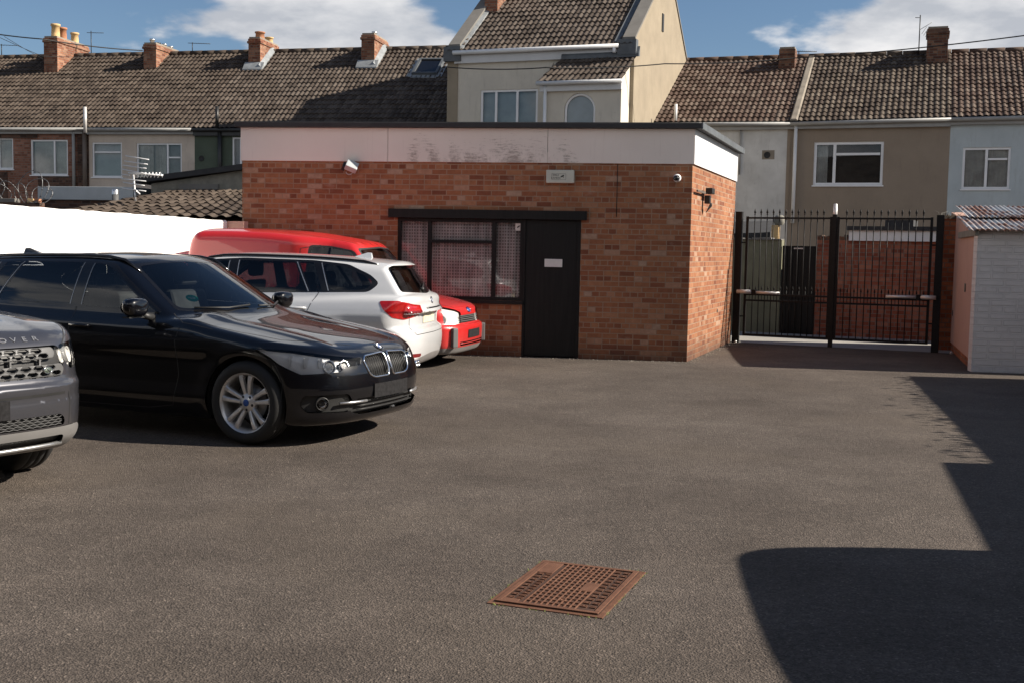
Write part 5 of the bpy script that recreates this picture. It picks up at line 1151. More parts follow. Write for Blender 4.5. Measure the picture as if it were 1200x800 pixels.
# shed: pink side wall towards the gate, white painted brick front, corrugated roof
c1 = gnd(1141, 435.3); c0_ = gnd(1110.5, 406); sd_ = (c0_-c1).normalized(); LP = (c0_-c1).length+.15
SP = Plane(c1, -.15); zE = SP.sz(1143, 268)[1]
li = SP.M().inverted(); b1 = li @ (c1+sd_*LP); FW = 5.2
sh = empty('shed', tuple(c1), SP.a, 'low outhouse with pink side wall, white brick front and rusty corrugated roof', 'shed')
zR = EYE+(((c1+sd_*LP*.75).y)*(302.7-246)/F_PX)
m = MB(); m.box(-.035, FW, 0.0, .2, -.1, zE); m.build('front_wall', MT['brick_painted'], sh, bevel=.004)
d_ = Vector((b1.x, b1.y, 0)); ns = Vector((-d_.y, d_.x, 0)).normalized()   # towards the gate side (left)
if ns.x > 0: ns = -ns
def P3(t, o, z): q = d_*t+ns*o; return (q.x, q.y, z)
zrf = lambda t: zE+(zR-zE)*min(1, t/.75)+.0
m = MB(); m.hexa([P3(.048, .03, .14), P3(1, .03, .14), P3(1, -.2, .14), P3(0.048, -.2, .14), P3(.048, .03, zrf(.048)-.02), P3(1, .03, zrf(1)-.02), P3(1, -.2, zrf(1)-.02), P3(0.048, -.2, zrf(.048)-.02)]); sw = m.build('side_wall', MT['render_pink'], sh)
m = MB(); m.hexa([P3(.048, .015, -.1), P3(1, .015, -.1), P3(1, -.2, -.1), P3(0.048, -.2, -.1), P3(.048, .015, .139), P3(1, .015, .139), P3(1, -.2, .139), P3(0.048, -.2, .139)]); m.build('brick_plinth', MT['brick_pier'], sh)
q = P3(.30, .035, 1.08); m = MB(frame4(q, d_.normalized(), (0, 0, 1), ns)); m.box(-.05, .05, -.06, .06, 0, .012); m.build('vent_cover', MT['timber_grey'], sh)
q = P3(.72, .035, .62); m = MB(frame4(q, d_.normalized(), (0, 0, 1), ns)); m.lathe([(0, .002), (.035, .002), (.045, .006), (.05, 0)], (0, 0, 0), 'Z', 16); m.build('vent_hole', MT['print_black'], sh)
m = MB(); m.bar(P3(-.02, .05, zE-.05), P3(.55, .05, zE-.05), .05, .09); m.build('timber_plate', MT['timber_grey'], sh)
# corrugated sheets: waves across, two lapped rows
ro = empty('roof'); ro.parent = sh
def corr_sheet(x0, x1, ty0, ty1, z0, z1, ph):
    nx = int((x1-x0)/.0095); V = []; ny = 5
    for j in range(ny+1):
        f = j/ny; y = ty0+(ty1-ty0)*f; z = z0+(z1-z0)*f
        for i in range(nx+1): x = x0+(x1-x0)*i/nx; V.append((x+y*(b1.x/b1.y), y, z+.011*math.sin(2*math.pi*(x+ph)/.076)+(.004*math.sin(x*5+j))))
    V = np.array(V); ii = (np.arange(ny)[:, None]*(nx+1)+np.arange(nx)[None]).ravel(); Q = np.stack([ii, ii+1, ii+nx+2, ii+nx+1], 1); uv = V[:, :2].copy(); o = np_mesh('roof_sheet', V, Q, MT['corrugated_rust'], ro, uv=uv)
    s_ = o.modifiers.new('t', 'SOLIDIFY'); s_.thickness = .003
yR = d_.y*.75
for k in range(8):
    x0 = -.16+.66*k
    corr_sheet(x0, x0+.70, -.14, yR*.55, zE-.02+.006*(k % 2), zE+(zR-zE)*.50+.02, .01*k)
    corr_sheet(x0+.1, x0+.80, yR*.42, yR+.1, zE+(zR-zE)*.42+.035+.006*(k % 2), zR+.05, .02*k)
m = MB(); m.hexa([(0.2, .21, 0), (FW, .21, 0), (FW+b1.x, b1.y, 0), (b1.x+.2, b1.y, 0), (0.2, .21, zE-.04), (FW, .21, zE-.04), (FW+b1.x, b1.y, zR-.06), (b1.x+.2, b1.y, zR-.06)]); m.build('inner_wall', MT['brick_dark'], sh)

# ------------------------------------------------------------------ yards across the lane, seen through the gate
YP = Plane(gnd(867, 388.4), math.atan2((gnd(1084, 398.8)-gnd(867, 388.4)).y, (gnd(1084, 398.8)-gnd(867, 388.4)).x))
def yz(x, y): return YP.sz(x, y)
def yard_box(name, lab, cat, x0, x1, ytop, mat, n0=0, th=.22, group=None, xl=0, xr=0, part='wall_face'):
    s0, _ = yz(x0, 330); s1, _ = yz(x1, 330); z = yz((x0+x1)/2, ytop)[1]; s0 -= xl; s1 += xr; r = empty(name, tuple(YP.w((s0+s1)/2, 0)), YP.a, lab, cat, group); w_ = (s1-s0)/2
    m = MB(); m.box(-w_, w_, -n0, th, -.1, z); m.build(part, mat, r); return r, w_, z
yw, w_, z = yard_box('yard_wall', 'stained grey rendered yard wall beyond the gate, left of the dark door', 'wall', 870, 914.5, 281.5, MT['render_yard'], xl=3.5)
m = MB(); 
for i in range(22): x = -w_+2*w_*(i+.5)/22; hh = random.Random(i).uniform(.02, .05); m.box(x-w_/23, x+w_/23, -.03, .25, z+.001, z+hh)
m.build('coping', MT['stone_grey'], yw, bevel=.006)
yd, w_, z = yard_box('yard_door', 'dark brown boarded yard door beyond the gate, between two walls', 'door', 916, 954.5, 288.5, MT['timber_black'], n0=.02, th=.05, part='door_leaf')
m = MB()
for i in range(6): x = -w_+2*w_*i/6; m.box(x+.006, x+2*w_/6-.006, -.034, -.021, .02, z-.03)
m.build('door_boards', MT['timber_black'], yd); m = MB(); m.box(-w_*.3, w_*.3, -.04, -.03, z-.06, z-.035); m.build('door_handle', MT['aluminium'], yd)
yb, w_, z = yard_box('yard_wall', 'red brick yard wall beyond the gate, right of the dark door', 'wall', 955.5, 1000, 281, MT['brick_yard'])
m = MB()
for i in range(14): x = -w_+2*w_*(i+.5)/14; m.box(x-w_/15, x+w_/15, -.02, .24, z+.001, z+.07+random.Random(i+5).uniform(-.02, .02))
m.build('coping', MT['brick_chimney_dark'], yb, bevel=.004)
og, w_, z = yard_box('outbuilding', 'brick outbuilding with pale fascia band and dark flat roof beyond the gate', 'outbuilding', 996.5, 1096, 283, MT['brick_yard'], n0=.0, th=2.4, xr=2.4)
zf = yz(1040, 270.5)[1]; m = MB(); m.box(-w_-.05, w_+.1, -.06, 2.45, z+.001, zf); m.build('fascia_board', MT['upvc'], og); m = MB(); m.box(-w_-.10, w_+.15, -.12, 2.5, zf+.001, zf+.075); m.build('roof', MT['felt'], og); m = MB(); m.box(-w_+.55, -w_+1.05, .2, .9, zf+.076, zf+.2); m.build('roof_hatch', MT['felt'], og)
# stone coping fragments and pots behind the rendered wall
Q = YP.back(1.6)
def pot(x0, x1, yt, yb, mat, lab, nm='chimney_pot', cat='chimney pot'):
    s0, _ = Q.sz(x0, yt); s1, _ = Q.sz(x1, yt); zt = Q.sz((x0+x1)/2, yt)[1]; zb = 0; r = (s1-s0)/2; c = Q.w((s0+s1)/2, 0)
    return c, r, zt
c, r, zt = pot(905, 913.5, 264, 281, None, ''); ps = empty('garden_post', tuple(c), Q.a, 'sunlit pale post with mossy cap behind the rendered yard wall', 'post')
m = MB(); m.box(-r, r, -r, r, 0, zt-.0); m.build('post_shaft', MT['pot_buff'], ps, bevel=.02); m = MB(); m.lathe([(r*1.1, zt+.001), (r*1.5, zt+.05), (r*1.4, zt+.16), (r*.8, zt+.2), (0, zt+.21)], (r*.9, 0, 0), 'Z', 14); m.build('mossy_cap', MT['timber_grey'], ps)
a = Q.sz(868, 276); b = Q.sz(902, 272.5); m = MB(Q.M()); m.hexa([(a[0]-1.5, 0, 0), (b[0], 0, 0), (b[0], 1.6, 0), (a[0]-1.5, 1.6, 0), (a[0]-1.5, 0, a[1]-.02), (b[0], 0, b[1]), (b[0], 1.6, b[1]+.3), (a[0]-1.5, 1.6, a[1]+.28)]); o = m.build('lean_to', MT['felt'], origin=tuple(Q.w(a[0], 0))); tag(o, 'low dark lean-to roof peeping over the rendered yard wall', 'lean-to')
# ------------------------------------------------------------------ terraces behind
RIDGE = 4.3
def wall_holes(mb, s0, s1, zb, zt0, zt1, holes, th=.12):
    """wall skin from s0 to s1 with rectangular openings; the top runs from zt0 to zt1"""
    xs = sorted(set([s0, s1]+[v for h in holes for v in h[:2] if s0 < v < s1])); zmax = max([h[3] for h in holes]+[zb+.5]); zs = sorted(set([zb]+[v for h in holes for v in h[2:]]))
    top = lambda s: zt0+(zt1-zt0)*(s-s0)/(s1-s0)
    for a, b in zip(xs[:-1], xs[1:]):
        for c, d in zip(zs[:-1], zs[1:]):
            if any(h[0]-1e-6 <= a and b <= h[1]+1e-6 and h[2]-1e-6 <= c and d <= h[3]+1e-6 for h in holes): continue
            mb.add([(a, 0, c), (b, 0, c), (b, 0, d), (a, 0, d)], [(0, 1, 2, 3)])
        mb.add([(a, 0, zs[-1]), (b, 0, zs[-1]), (b, 0, top(b)), (a, 0, top(a))], [(0, 1, 2, 3)])
    for x0, x1, z0, z1 in holes:
        mb.add([(x0, 0, z0), (x1, 0, z0), (x1, 0, z1), (x0, 0, z1), (x0, th, z0), (x1, th, z0), (x1, th, z1), (x0, th, z1)], [(0, 4, 5, 1), (1, 5, 6, 2), (2, 6, 7, 3), (3, 7, 4, 0)])
    mb.add([(s0, 0, zb), (s0, 7.5, zb), (s0, 7.5, zt0), (s0, 0, zt0)], [(0, 1, 2, 3)]); mb.add([(s1, 0, zb), (s1, 7.5, zb), (s1, 7.5, zt1), (s1, 0, zt1)], [(3, 2, 1, 0)]); mb.add([(s0, 7.5, zb), (s1, 7.5, zb), (s1, 7.5, zt1), (s0, 7.5, zt0)], [(3, 2, 1, 0)])
    mb.keep = True
def roof_tiles(parent, mat, e0, e1, r0, r1, tw=.155, tg=.30, amp=.031, name='roof', seed=0):
    """interlocking tiles between the eave e0-e1 and the ridge r0-r1 (local points)"""
    e0, e1, r0, r1 = [np.array(p, float) for p in (e0, e1, r0, r1)]; W = np.linalg.norm(e1-e0); Hh = np.linalg.norm(((r0+r1)-(e0+e1))/2); nc = int(round(W/tw)); nr = int(round(Hh/tg)); K = 6
    nrm = np.cross(e1-e0, r0-e0); nrm /= np.linalg.norm(nrm); nrm = nrm if nrm[2] > 0 else -nrm; rg = np.random.default_rng(seed)
    u = np.arange(nc*K+1)/(nc*K); ph = (np.arange(nc*K+1) % K)/K; prof = amp*np.array([0, .12, .75, 1.0, .80, .15])[(np.arange(nc*K+1) % K)]
    V, UV = [], []
    for j in range(nr):
        for q, off_ in ((0, .028), (1, .0)):
            v = (j+q)/nr-(0.02/nr if q == 0 and j else 0); jit = rg.normal(0, .0035, nc); jj = np.repeat(jit, K); jj = np.append(jj, jj[-1])
            a = e0+(e1-e0)*u[:, None]; b = r0+(r1-r0)*u[:, None]; P = a+(b-a)*v+nrm*(prof+off_+jj+.02*math.sin(j*.7)*np.sin(u*9+j)[:]*.4)[:, None]
            V.append(P); UV.append(np.stack([u*nc+1e-3, np.full(len(u), j+.1+.8*q)], 1))
    V = np.concatenate(V); UV = np.concatenate(UV); n = nc*K+1; rows = 2*nr
    ii = (np.arange(rows-1)[:, None]*n+np.arange(n-1)[None]).ravel(); Q = np.stack([ii, ii+1, ii+n+1, ii+n], 1)
    o = np_mesh(name, V, Q, MT[mat], parent, uv=UV, smooth=False); return o
def W2(PL, x, y): return PL.sz(x, y)
def add_window(parent, rect, kind, tint='pane', back='room_dark', mull=(), trans=(), curt=None, fr='upvc', t=.05):
    """framed window in an opening rect = (s0,s1,z0,z1); mull / trans = fractions; trans items (col, frac)"""
    s0, s1, z0, z1 = rect; m = MB(); y0, y1 = .03, .09; frame_rect(m, s0, s1, z0, z1, t, y0, y1); xs = [s0+t]
    for f in mull: x = s0+(s1-s0)*f; m.box(x-t*.55, x+t*.55, y0, y1, z0+t, z1-t); xs.append(x)
    xs.append(s1-t)
    for c, f in trans: z = z0+(z1-z0)*f; m.box(xs[c]+.02, xs[c+1]-.02, y0, y1, z-t*.45, z+t*.45)
    m.box(s0-.03, s1+.03, -.04, .03, z0-.035, z0)
    w_ = m.build('window', MT[fr], parent); m = MB(); m.box(s0+t*.5, s1-t*.5, .055, .06, z0+t*.5, z1-t*.5); m.build('pane', MT[tint], w_)
    m = MB(); m.box(s0, s1, .16, .17, z0, z1); m.build('room_back', MT[back], w_)
    if curt:
        for a, b in curt:
            m = MB(); n = 14; x0, x1 = s0+(s1-s0)*a, s0+(s1-s0)*b; vs = []
            for i in range(n+1): x = x0+(x1-x0)*i/n; y = .125+.016*math.sin(i*2.1); vs += [(x, y, z0+.02), (x, y, z1-.02)]
            m.add(vs, [(2*i, 2*i+2, 2*i+3, 2*i+1) for i in range(n)], True); m.build('curtain', MT['curtain'], w_)
    return w_
def rect_px(PL, x0, y0, x1, y1, base=0.0):
    a = PL.sz(x0, (y0+y1)/2)[0]; b = PL.sz(x1, (y0+y1)/2)[0]; z1 = PL.sz((x0+x1)/2, y0)[1]; z0 = PL.sz((x0+x1)/2, y1)[1]; return (a-base, b-base, z0, z1)
class House:
    def __init__(self, PL, lab, x0, x1, eave, ridge, wallm, roofm, wins=(), name='terraced_house', group=None, ridge_d=RIDGE, xl=0, xr=0, seed=0, roof_parts=True, s0=None):
        """x0,x1 px of the wall; eave, ridge = functions px x -> px y"""
        self.PL = PL; s0 = PL.sz(x0, 150)[0]-xl if s0 is None else s0; s1 = PL.sz(x1, 150)[0]+xr; self.s0, self.s1 = s0, s1
        r = empty(name, tuple(PL.w(s0, 0)), PL.a, lab, 'house', group); self.r = r; W = s1-s0; self.W = W
        ze0, ze1 = PL.sz(x0, eave(x0))[1], PL.sz(x1, eave(x1))[1]; RP = PL.back(ridge_d)
        def zr(s):   # height of the ridge above local s
            p = RP.w(s, 0); lo = 600+F_PX*p.x/p.y; return RP.sz(lo, ridge(lo))[1]
        self.zr0, self.zr1 = zr(s0), zr(s1); self.ze0, self.ze1 = ze0, ze1
        holes = [rect_px(PL, *w_[0], base=s0) for w_ in wins]; m = MB(); wall_holes(m, 0, W, -.1, ze0, ze1, holes); self.wall = m.build('wall', MT[wallm], r)
        for h_, w_ in zip(holes, wins): add_window(r, h_, 'x', **w_[1])
        self.e0, self.e1, self.r0, self.r1 = (0, -.16, ze0-.02), (W, -.16, ze1-.02), (0, ridge_d, self.zr0), (W, ridge_d, self.zr1)
        self.roof = roof_tiles(r, roofm, self.e0, self.e1, self.r0, self.r1, seed=seed)
        m = MB(); m.add([(0, ridge_d, self.zr0-.02), (W, ridge_d, self.zr1-.02), (W, 2*ridge_d, ze1), (0, 2*ridge_d, ze0), (0, -.1, ze0-.06), (W, -.1, ze1-.06)], [(0, 1, 2, 3), (0, 4, 5, 1)]); m.add([(0, 0, ze0-.06), (0, ridge_d, self.zr0-.03), (0, 2*ridge_d, ze0)], [(0, 1, 2)]); m.add([(W, 0, ze1-.06), (W, ridge_d, self.zr1-.03), (W, 2*ridge_d, ze1)], [(0, 1, 2)]); m.build('rear_slope', MT['felt'], self.roof)
        m = MB(); n = max(2, int(W/.45))
        for i in range(n):
            a, b = i/n, (i+1)/n-.01/W; za, zb_ = self.zr0+(self.zr1-self.zr0)*a, self.zr0+(self.zr1-self.zr0)*b; m.tube([(W*a, ridge_d, za+.01), (W*b, ridge_d, zb_+.018)], .10, 8)
        m.build('ridge_tiles', MT[roofm], self.roof)
    def gutter(self, mat='gutter_grey'):
        m = MB(); n = 10; vs = []
        pts = [(0, -.19, self.ze0-.07), (self.W, -.19, self.ze1-.07)]; m.tube(pts, .055, 8); m.box(0, self.W, -.12, .0, min(self.ze0, self.ze1)-.20, min(self.ze0, self.ze1)-.05); return m.build('gutter', MT[mat], self.r)
    def pipe(self, x, y0, y1, mat, r_=.045, n_=-.08, hopper=False):
        s, z0 = self.PL.sz(x, y1); _, z1 = self.PL.sz(x, y0); m = MB(); m.tube([(s-self.s0, n_, z0), (s-self.s0, n_, z1)], r_, 8)
        if hopper: m.box(s-self.s0-.09, s-self.s0+.09, n_-.08, n_+.08, z0+.6, z0+.8)
        return m.build('soil_pipe', MT[mat], self.r)
    def roof_point(self, x, y):
        e0 = Vector(self.e0); N = (Vector(self.e1)-e0).cross(Vector(self.r0)-e0); Mi = self.PL.M(); Mw = Matrix.Translation(self.PL.w(self.s0, 0)) @ Matrix.Rotation(self.PL.a, 4, 'Z'); Mi = Mw.inverted(); o = Mi @ Vector((0, 0, EYE)); d = Mi.to_3x3() @ Vector(sight(x, y)); t = (e0-o).dot(N)/d.dot(N); return o+d*t, N.normalized()
    def chimney(self, x0, x1, ytop, mat, depth=1.5, pots=(), fd=None, cap=True, flash=None, drop=1.2, taper=None):
        """x0,x1 = px edges of the front face, ytop = px of its top; pots = (f along depth, px height, mat, radius)"""
        fd = RIDGE-depth*.5 if fd is None else fd; P_ = self.PL.back(fd); a = P_.sz(x0, ytop)[0]-self.s0; b = P_.sz(x1, ytop)[0]-self.s0; zt = P_.sz((x0+x1)/2, ytop)[1]; rz = (self.zr0+self.zr1)/2
        m = MB(); m.box(a, b, fd, fd+depth, rz-1.9, zt-(.16 if cap else 0))
        if cap: m.box(a-.035, b+.035, fd-.035, fd+depth+.035, zt-.159, zt-.08); m.box(a-.01, b+.01, fd-.01, fd+depth+.01, zt-.079, zt-.0)
        c = m.build('chimney', MT[mat], self.roof, bevel=.01); m = MB(); m.box(a+.02, b-.02, fd+.02, fd+depth-.02, zt+.001, zt+.06); m.build('chimney_flaunching', MT['mortar'], c)
        for f, hgt, pm, r_ in pots:
            px_, py_ = (a+b)/2, fd+.15+(depth-.3)*f; m = MB()
            if pm == 'steel_flue': m.lathe([(r_, zt), (r_, zt+hgt*.7), (r_*1.35, zt+hgt*.72), (r_*1.35, zt+hgt), (0, zt+hgt)], (px_, py_, 0), 'Z', 14)
            else: m.lathe([(r_*1.12, zt), (r_*1.05, zt+hgt*.3), (r_*.95, zt+hgt*.84), (r_*1.16, zt+hgt*.86), (r_*1.18, zt+hgt), (r_*.85, zt+hgt), (r_*.8, zt+hgt*.6)], (px_, py_, 0), 'Z', 18)
            p_ = m.build('chimney_pot', MT[pm], c)
        if flash:
            sl = (rz-self.ze0)/RIDGE; z0 = self.ze0+(fd)*sl; m = MB(); m.hexa([(a-.12, fd-.22, z0-.15+.07), (b+.14, fd-.22, z0-.15+.07), (b+.14, fd-.001, z0+.10), (a-.12, fd-.001, z0+.10), (a-.12, fd-.22, z0-.13+.09), (b+.14, fd-.22, z0-.13+.09), (b+.14, fd-.001, z0+.22), (a-.12, fd-.001, z0+.22)])
            q = [(b+.001, fd-.15), (b+.14, fd-.15), (b+.14, RIDGE), (b+.001, RIDGE)]; m.hexa([(x, y, self.ze0+y*sl+.03) for x, y in q]+[(x, y, self.ze0+y*sl+(.09 if k in (1, 2) else .22)) for k, (x, y) in enumerate(q)]); m.build('lead_flashing', MT[flash], c)
        return c
LP_ = far(80, 150, 37); LT = Plane(LP_, -.19); GL = 'left-hand terrace of houses behind the yard'
eL = lambda x: 149.5+.004*x; rL = lambda x: 68.5-.0215*x
up = dict(back='room_mid', tint='pane')
H1 = House(LT, 'red brick terraced house at the far left with two white windows', 0, 104, eL, rL, 'brick_house', 'tiles_brown', [((-22, 162, 15.5, 198.5), dict(mull=(.55,), curt=[(.05, .95)], **up)), ((36, 164, 79.5, 205.5), dict(mull=(.63,), curt=[(.06, .94)], **up))], group=GL, xl=5, seed=1)
H2 = House(LT, 'cream rendered terraced house behind the white aerial', 104, 228, eL, rL, 'render_cream', 'tiles_brown', [((108, 167, 143, 208), dict(trans=((0, .72),), back='blind', tint='pane')), ((160, 168, 213, 212), dict(mull=(.68,), trans=((1, .62),), curt=[(.02, .35), (.38, .62)], **up))], group=GL, seed=2)
H3 = House(LT, 'dark green rendered terraced house with black pipe, beside the tall cream house', 228, 522, eL, rL, 'render_green', 'tiles_grey', [((272, 161, 300, 195), dict(mull=(.35,), trans=((1, .5),), **up))], group=GL, seed=3, xr=1.2)
H1.gutter(); H2.gutter(); H3.gutter('gutter_black')
# old darker brickwork round the modern infill on the brick house
m = MB(); s_a, s_b = LT.sz(91, 180)[0]-H1.s0, H1.W; m.box(s_a, s_b-.002, -.02, -.001, 0, H1.ze1-.22); s_c = LT.sz(44, 160)[0]-H1.s0; z_a = LT.sz(30, 162.5)[1]; m.box(.0, s_c, -.021, -.002, z_a, H1.ze0-.22)
z_b = LT.sz(60, 207)[1]; s_d = LT.sz(45, 210)[0]-H1.s0; m.box(s_d, s_a-.01, -.02, -.001, 0, z_b); m.box(-.0, LT.sz(9, 210)[0]-H1.s0, -.02, -.001, 0, LT.sz(5, 202)[1]); m.build('old_brickwork', MT['brick_dark'], H1.r)
H1.pipe(88.5, 151, 230, 'gutter_grey', .05); H2.pipe(101.5, 152, 235, 'pipe_brown', .07); H2.pipe(106, 127, 157, 'pot_buff' if 0 else 'aluminium', .055, -.3)
H3.pipe(259.5, 150, 230, 'gutter_black', .075, -.1); H3.pipe(258.5, 126, 151, 'gutter_black', .055, -.25)
s_, z_ = LT.sz(236, 186); m = MB(); m.lathe([(0, -.01), (.07, -.012), (.085, -.02), (.09, 0)], (s_-H3.s0, 0, z_), 'Y', 16); m.build('vent_hole', MT['print_black'], H3.r)
H1.chimney(51, 67, 44.5, 'brick_chimney', 2.0, [(.10, .52, 'pot_buff', .14), (.36, .48, 'pot_red', .13), (.80, .44, 'pot_buff', .13)], fd=3.2)
H2.chimney(168, 183, 52, 'brick_chimney', 1.7, [(.02, .20, 'steel_flue', .07), (.30, .14, 'gutter_black', .09), (.62, .18, 'steel_flue', .07), (.95, .18, 'steel_flue', .07)], fd=3.3)
H2.chimney(291, 305, 45.5, 'brick_chimney', 1.6, [(.25, .30, 'pot_red', .15), (.85, .26, 'pot_buff', .13)], fd=3.3, flash='lead')
H3.chimney(423.5, 439, 41, 'brick_chimney', 1.5, [(.45, .22, 'steel_flue', .07)], fd=3.3, flash='lead')
# roof window
P_ = [H3.roof_point(*q) for q in ((484, 90.5), (514, 90.5), (521, 73), (491, 73))]; N_r = P_[0][1]*(1 if P_[0][1].z > 0 else -1); pp = [p for p, _ in P_]; c = sum(pp, Vector())/4
ux = ((pp[1]-pp[0])+(pp[2]-pp[3])).normalized(); uy = N_r.cross(ux); m = MB(frame4(c+N_r*.06, ux, uy, N_r)); hw_, hh_ = .5*((pp[1]-pp[0]).length), .5*(abs((pp[3]-pp[0]).dot(uy)))
m.box(-hw_, hw_, -hh_, -hh_+.08, 0, .09); m.box(-hw_, hw_, hh_-.08, hh_, 0, .09); m.box(-hw_, -hw_+.08, -hh_+.08, hh_-.08, 0, .09); m.box(hw_-.08, hw_, -hh_+.08, hh_-.08, 0, .09); rw_ = m.build('roof_window', MT['lead_dark'], H3.roof)
m = MB(frame4(c+N_r*.06, ux, uy, N_r)); m.box(-hw_+.08, hw_-.08, -hh_+.08, hh_-.08, .03, .05); m.build('pane', MT['gloss_black'], rw_)
m = MB(frame4(c+N_r*.045, ux, uy, N_r)); m.box(-hw_-.16, -hw_-.001, -hh_-.12, hh_+.1, 0, .03); m.box(hw_+.001, hw_+.16, -hh_-.12, hh_+.1, 0, .03); m.box(-hw_, hw_, -hh_-.18, -hh_-.001, 0, .03); m.build('roof_window_flashing', MT['lead'], rw_)

# ---- tall cream house in the middle
CA = -.34; CP = Plane(far(533, 61, 32.5), CA)
ch = House(CP, 'tall cream rendered house with arched window rising above the others', 525, 741, lambda x: 61-(x-533)*.041, lambda x: -22-.05*(x-600), 'render_stone', 'tiles_grey', [((563, 105, 630, 150), dict(mull=(.27, .64), back='blind', tint='pane', t=.06))], name='tall_house', seed=5, ridge_d=3.9)
W = ch.W; r = ch.r
m = MB(); zt = min(ch.ze0, ch.ze1); m.hexa([(.2, -.10, ch.ze0-.34), (W-.38, -.10, ch.ze1-.32), (W-.38, -.001, ch.ze1-.32), (.2, -.001, ch.ze0-.34), (.2, -.10, ch.ze0-.06), (W-.38, -.10, ch.ze1-.06), (W-.38, -.001, ch.ze1-.06), (.2, -.001, ch.ze0-.06)]); m.build('fascia_board', MT['upvc_shade'], r)
m = MB(); m.tube([(.2, -.20, ch.ze0-.06), (W-.38, -.20, ch.ze1-.05)], .06, 8); m.build('gutter', MT['upvc'], r)
# gable walls: left and right, with copings that stand above the roof
sl = (ch.zr0-ch.ze0)/3.9
for xx, zz0, zz1, nm in ((0, ch.ze0, ch.zr0, 0), (W-.32, ch.ze1, ch.zr1, 1)):
    m = MB(); s_ = (zz1-zz0)/3.9; pts = [(-.03, -.1), (7.9, -.1), (7.9, zz0-.1), (3.9, zz1+.2), (-.03, zz0+.12)]
    m.prism([(a, b) for a, b in pts], xx-.03, xx+.33 if nm else xx+.28, 'X'); m.build('gable_wall', MT['render_sand'], r)
    m = MB(); m.hexa([(xx+.02, -.08, zz0+.121), (xx+.36, -.08, zz0+.121), (xx+.36, 3.9, zz1+.201), (xx+.02, 3.9, zz1+.201), (xx+.02, -.08, zz0+.19), (xx+.36, -.08, zz0+.19), (xx+.36, 3.9, zz1+.27), (xx+.02, 3.9, zz1+.27)]); m.hexa([(xx-.05, 3.9, zz1+.21), (xx+.36, 3.9, zz1+.21), (xx+.36, 7.95, zz0-.09), (xx-.05, 7.95, zz0-.09), (xx-.05, 3.9, zz1+.30), (xx+.36, 3.9, zz1+.30), (xx+.36, 7.95, zz0), (xx-.05, 7.95, zz0)]); m.build('coping', MT['stone_grey'], r)
    m = MB(); a = xx+.29 if nm == 0 else xx-.20; m.hexa([(a, -.1, zz0+.02), (a+.16, -.1, zz0+.02), (a+.16, 3.9, zz1+.06), (a, 3.9, zz1+.06), (a, -.1, zz0+.10), (a+.16, -.1, zz0+.06), (a+.16, 3.9, zz1+.10), (a, 3.9, zz1+.16)]); m.build('lead_flashing', MT['lead' if nm == 0 else 'lead_dark'], r)
    m = MB(); m.box(xx-.10, xx+.40, -.16, .1, zz0-.28, zz0+.12); m.build('kneeler_stone', MT['lead_dark'], r)
# chimney at the left gable
P_ = CP.back(1.9); a = P_.sz(568, 8)[0]-ch.s0; b = P_.sz(583, 8)[0]-ch.s0; zb = P_.sz(576, 14)[1]; m = MB(); m.box(a, b, 1.9, 3.0, zb-.8, zb+2.4); m.build('chimney', MT['brick_chimney'], ch.roof)
# slit vent in the right gable
SPl = Plane(CP.w(ch.s1, 0), CA+math.pi/2); s_, z_ = SPl.sz(776, 27); m = MB(); m.box(W+.02-.01, W+.045-.01, s_-.10, s_+.10, z_-.25, z_+.25); m.build('slit_vent', MT['print_black'], r)
# projecting bay with its own lean-to roof and arched window
BP = CP.back(-.9); b0 = BP.sz(636, 110)[0]-ch.s0; b1_ = BP.sz(728, 110)[0]-ch.s0; zb = BP.sz(680, 95)[1]; aw = rect_px(BP, 661, 109.5, 697.5, 160, base=ch.s0)
bay = empty('bay'); bay.parent = r
ax0, ax1, _, azt = aw; rad = (ax1-ax0)/2; acx = (ax0+ax1)/2; azs = azt-rad*1.0
m = MB(); n = 14; arch = [(acx+rad*math.cos(t), azs+rad*math.sin(t)) for t in np.linspace(math.pi, 0, n+1)]
vs = [(b0, -.9, -.1), (ax0, -.9, -.1), (ax0, -.9, azs), (b0, -.9, azs), (b0, -.9, zb), (ax1, -.9, -.1), (b1_, -.9, -.1), (b1_, -.9, azs), (ax1, -.9, azs), (b1_, -.9, zb)]; m.add(vs, [(0, 1, 2, 3), (5, 6, 7, 8)])
m.add([(b0, -.9, azs)]+[(x, -.9, z) for x, z in arch]+[(b1_, -.9, azs), (b1_, -.9, zb), (b0, -.9, zb)], [tuple(range(n+5))])
m.add([(x, -.9, z) for x, z in arch]+[(x, -.78, z) for x, z in arch], [(i, i+1, i+n+2, i+n+1) for i in range(n)]); m.add([(ax0, -.9, -.1), (ax0, -.78, -.1), (ax0, -.78, azs), (ax0, -.9, azs), (ax1, -.9, -.1), (ax1, -.78, -.1), (ax1, -.78, azs), (ax1, -.9, azs)], [(0, 3, 2, 1), (4, 5, 6, 7)])
zl = CP.sz(680, 68)[1]; m.add([(b0, -.9, -.1), (b0, -.001, -.1), (b0, -.001, zl-.1), (b0, -.9, zb), (b1_, -.9, -.1), (b1_, -.001, -.1), (b1_, -.001, zl-.1), (b1_, -.9, zb)], [(0, 3, 2, 1), (4, 5, 6, 7)]); m.keep = True; m.build('bay_wall', MT['render_stone'], bay)
m = MB(); pts = [(ax0+.03, -.84, 1)]+[(acx+(rad-.03)*math.cos(t), -.84, azs+(rad-.03)*math.sin(t)) for t in np.linspace(math.pi, 0, 18)]+[(ax1-.03, -.84, 1)]; m.tube(pts, .035, 8); aw_ = m.build('arched_window', MT['upvc'], bay)
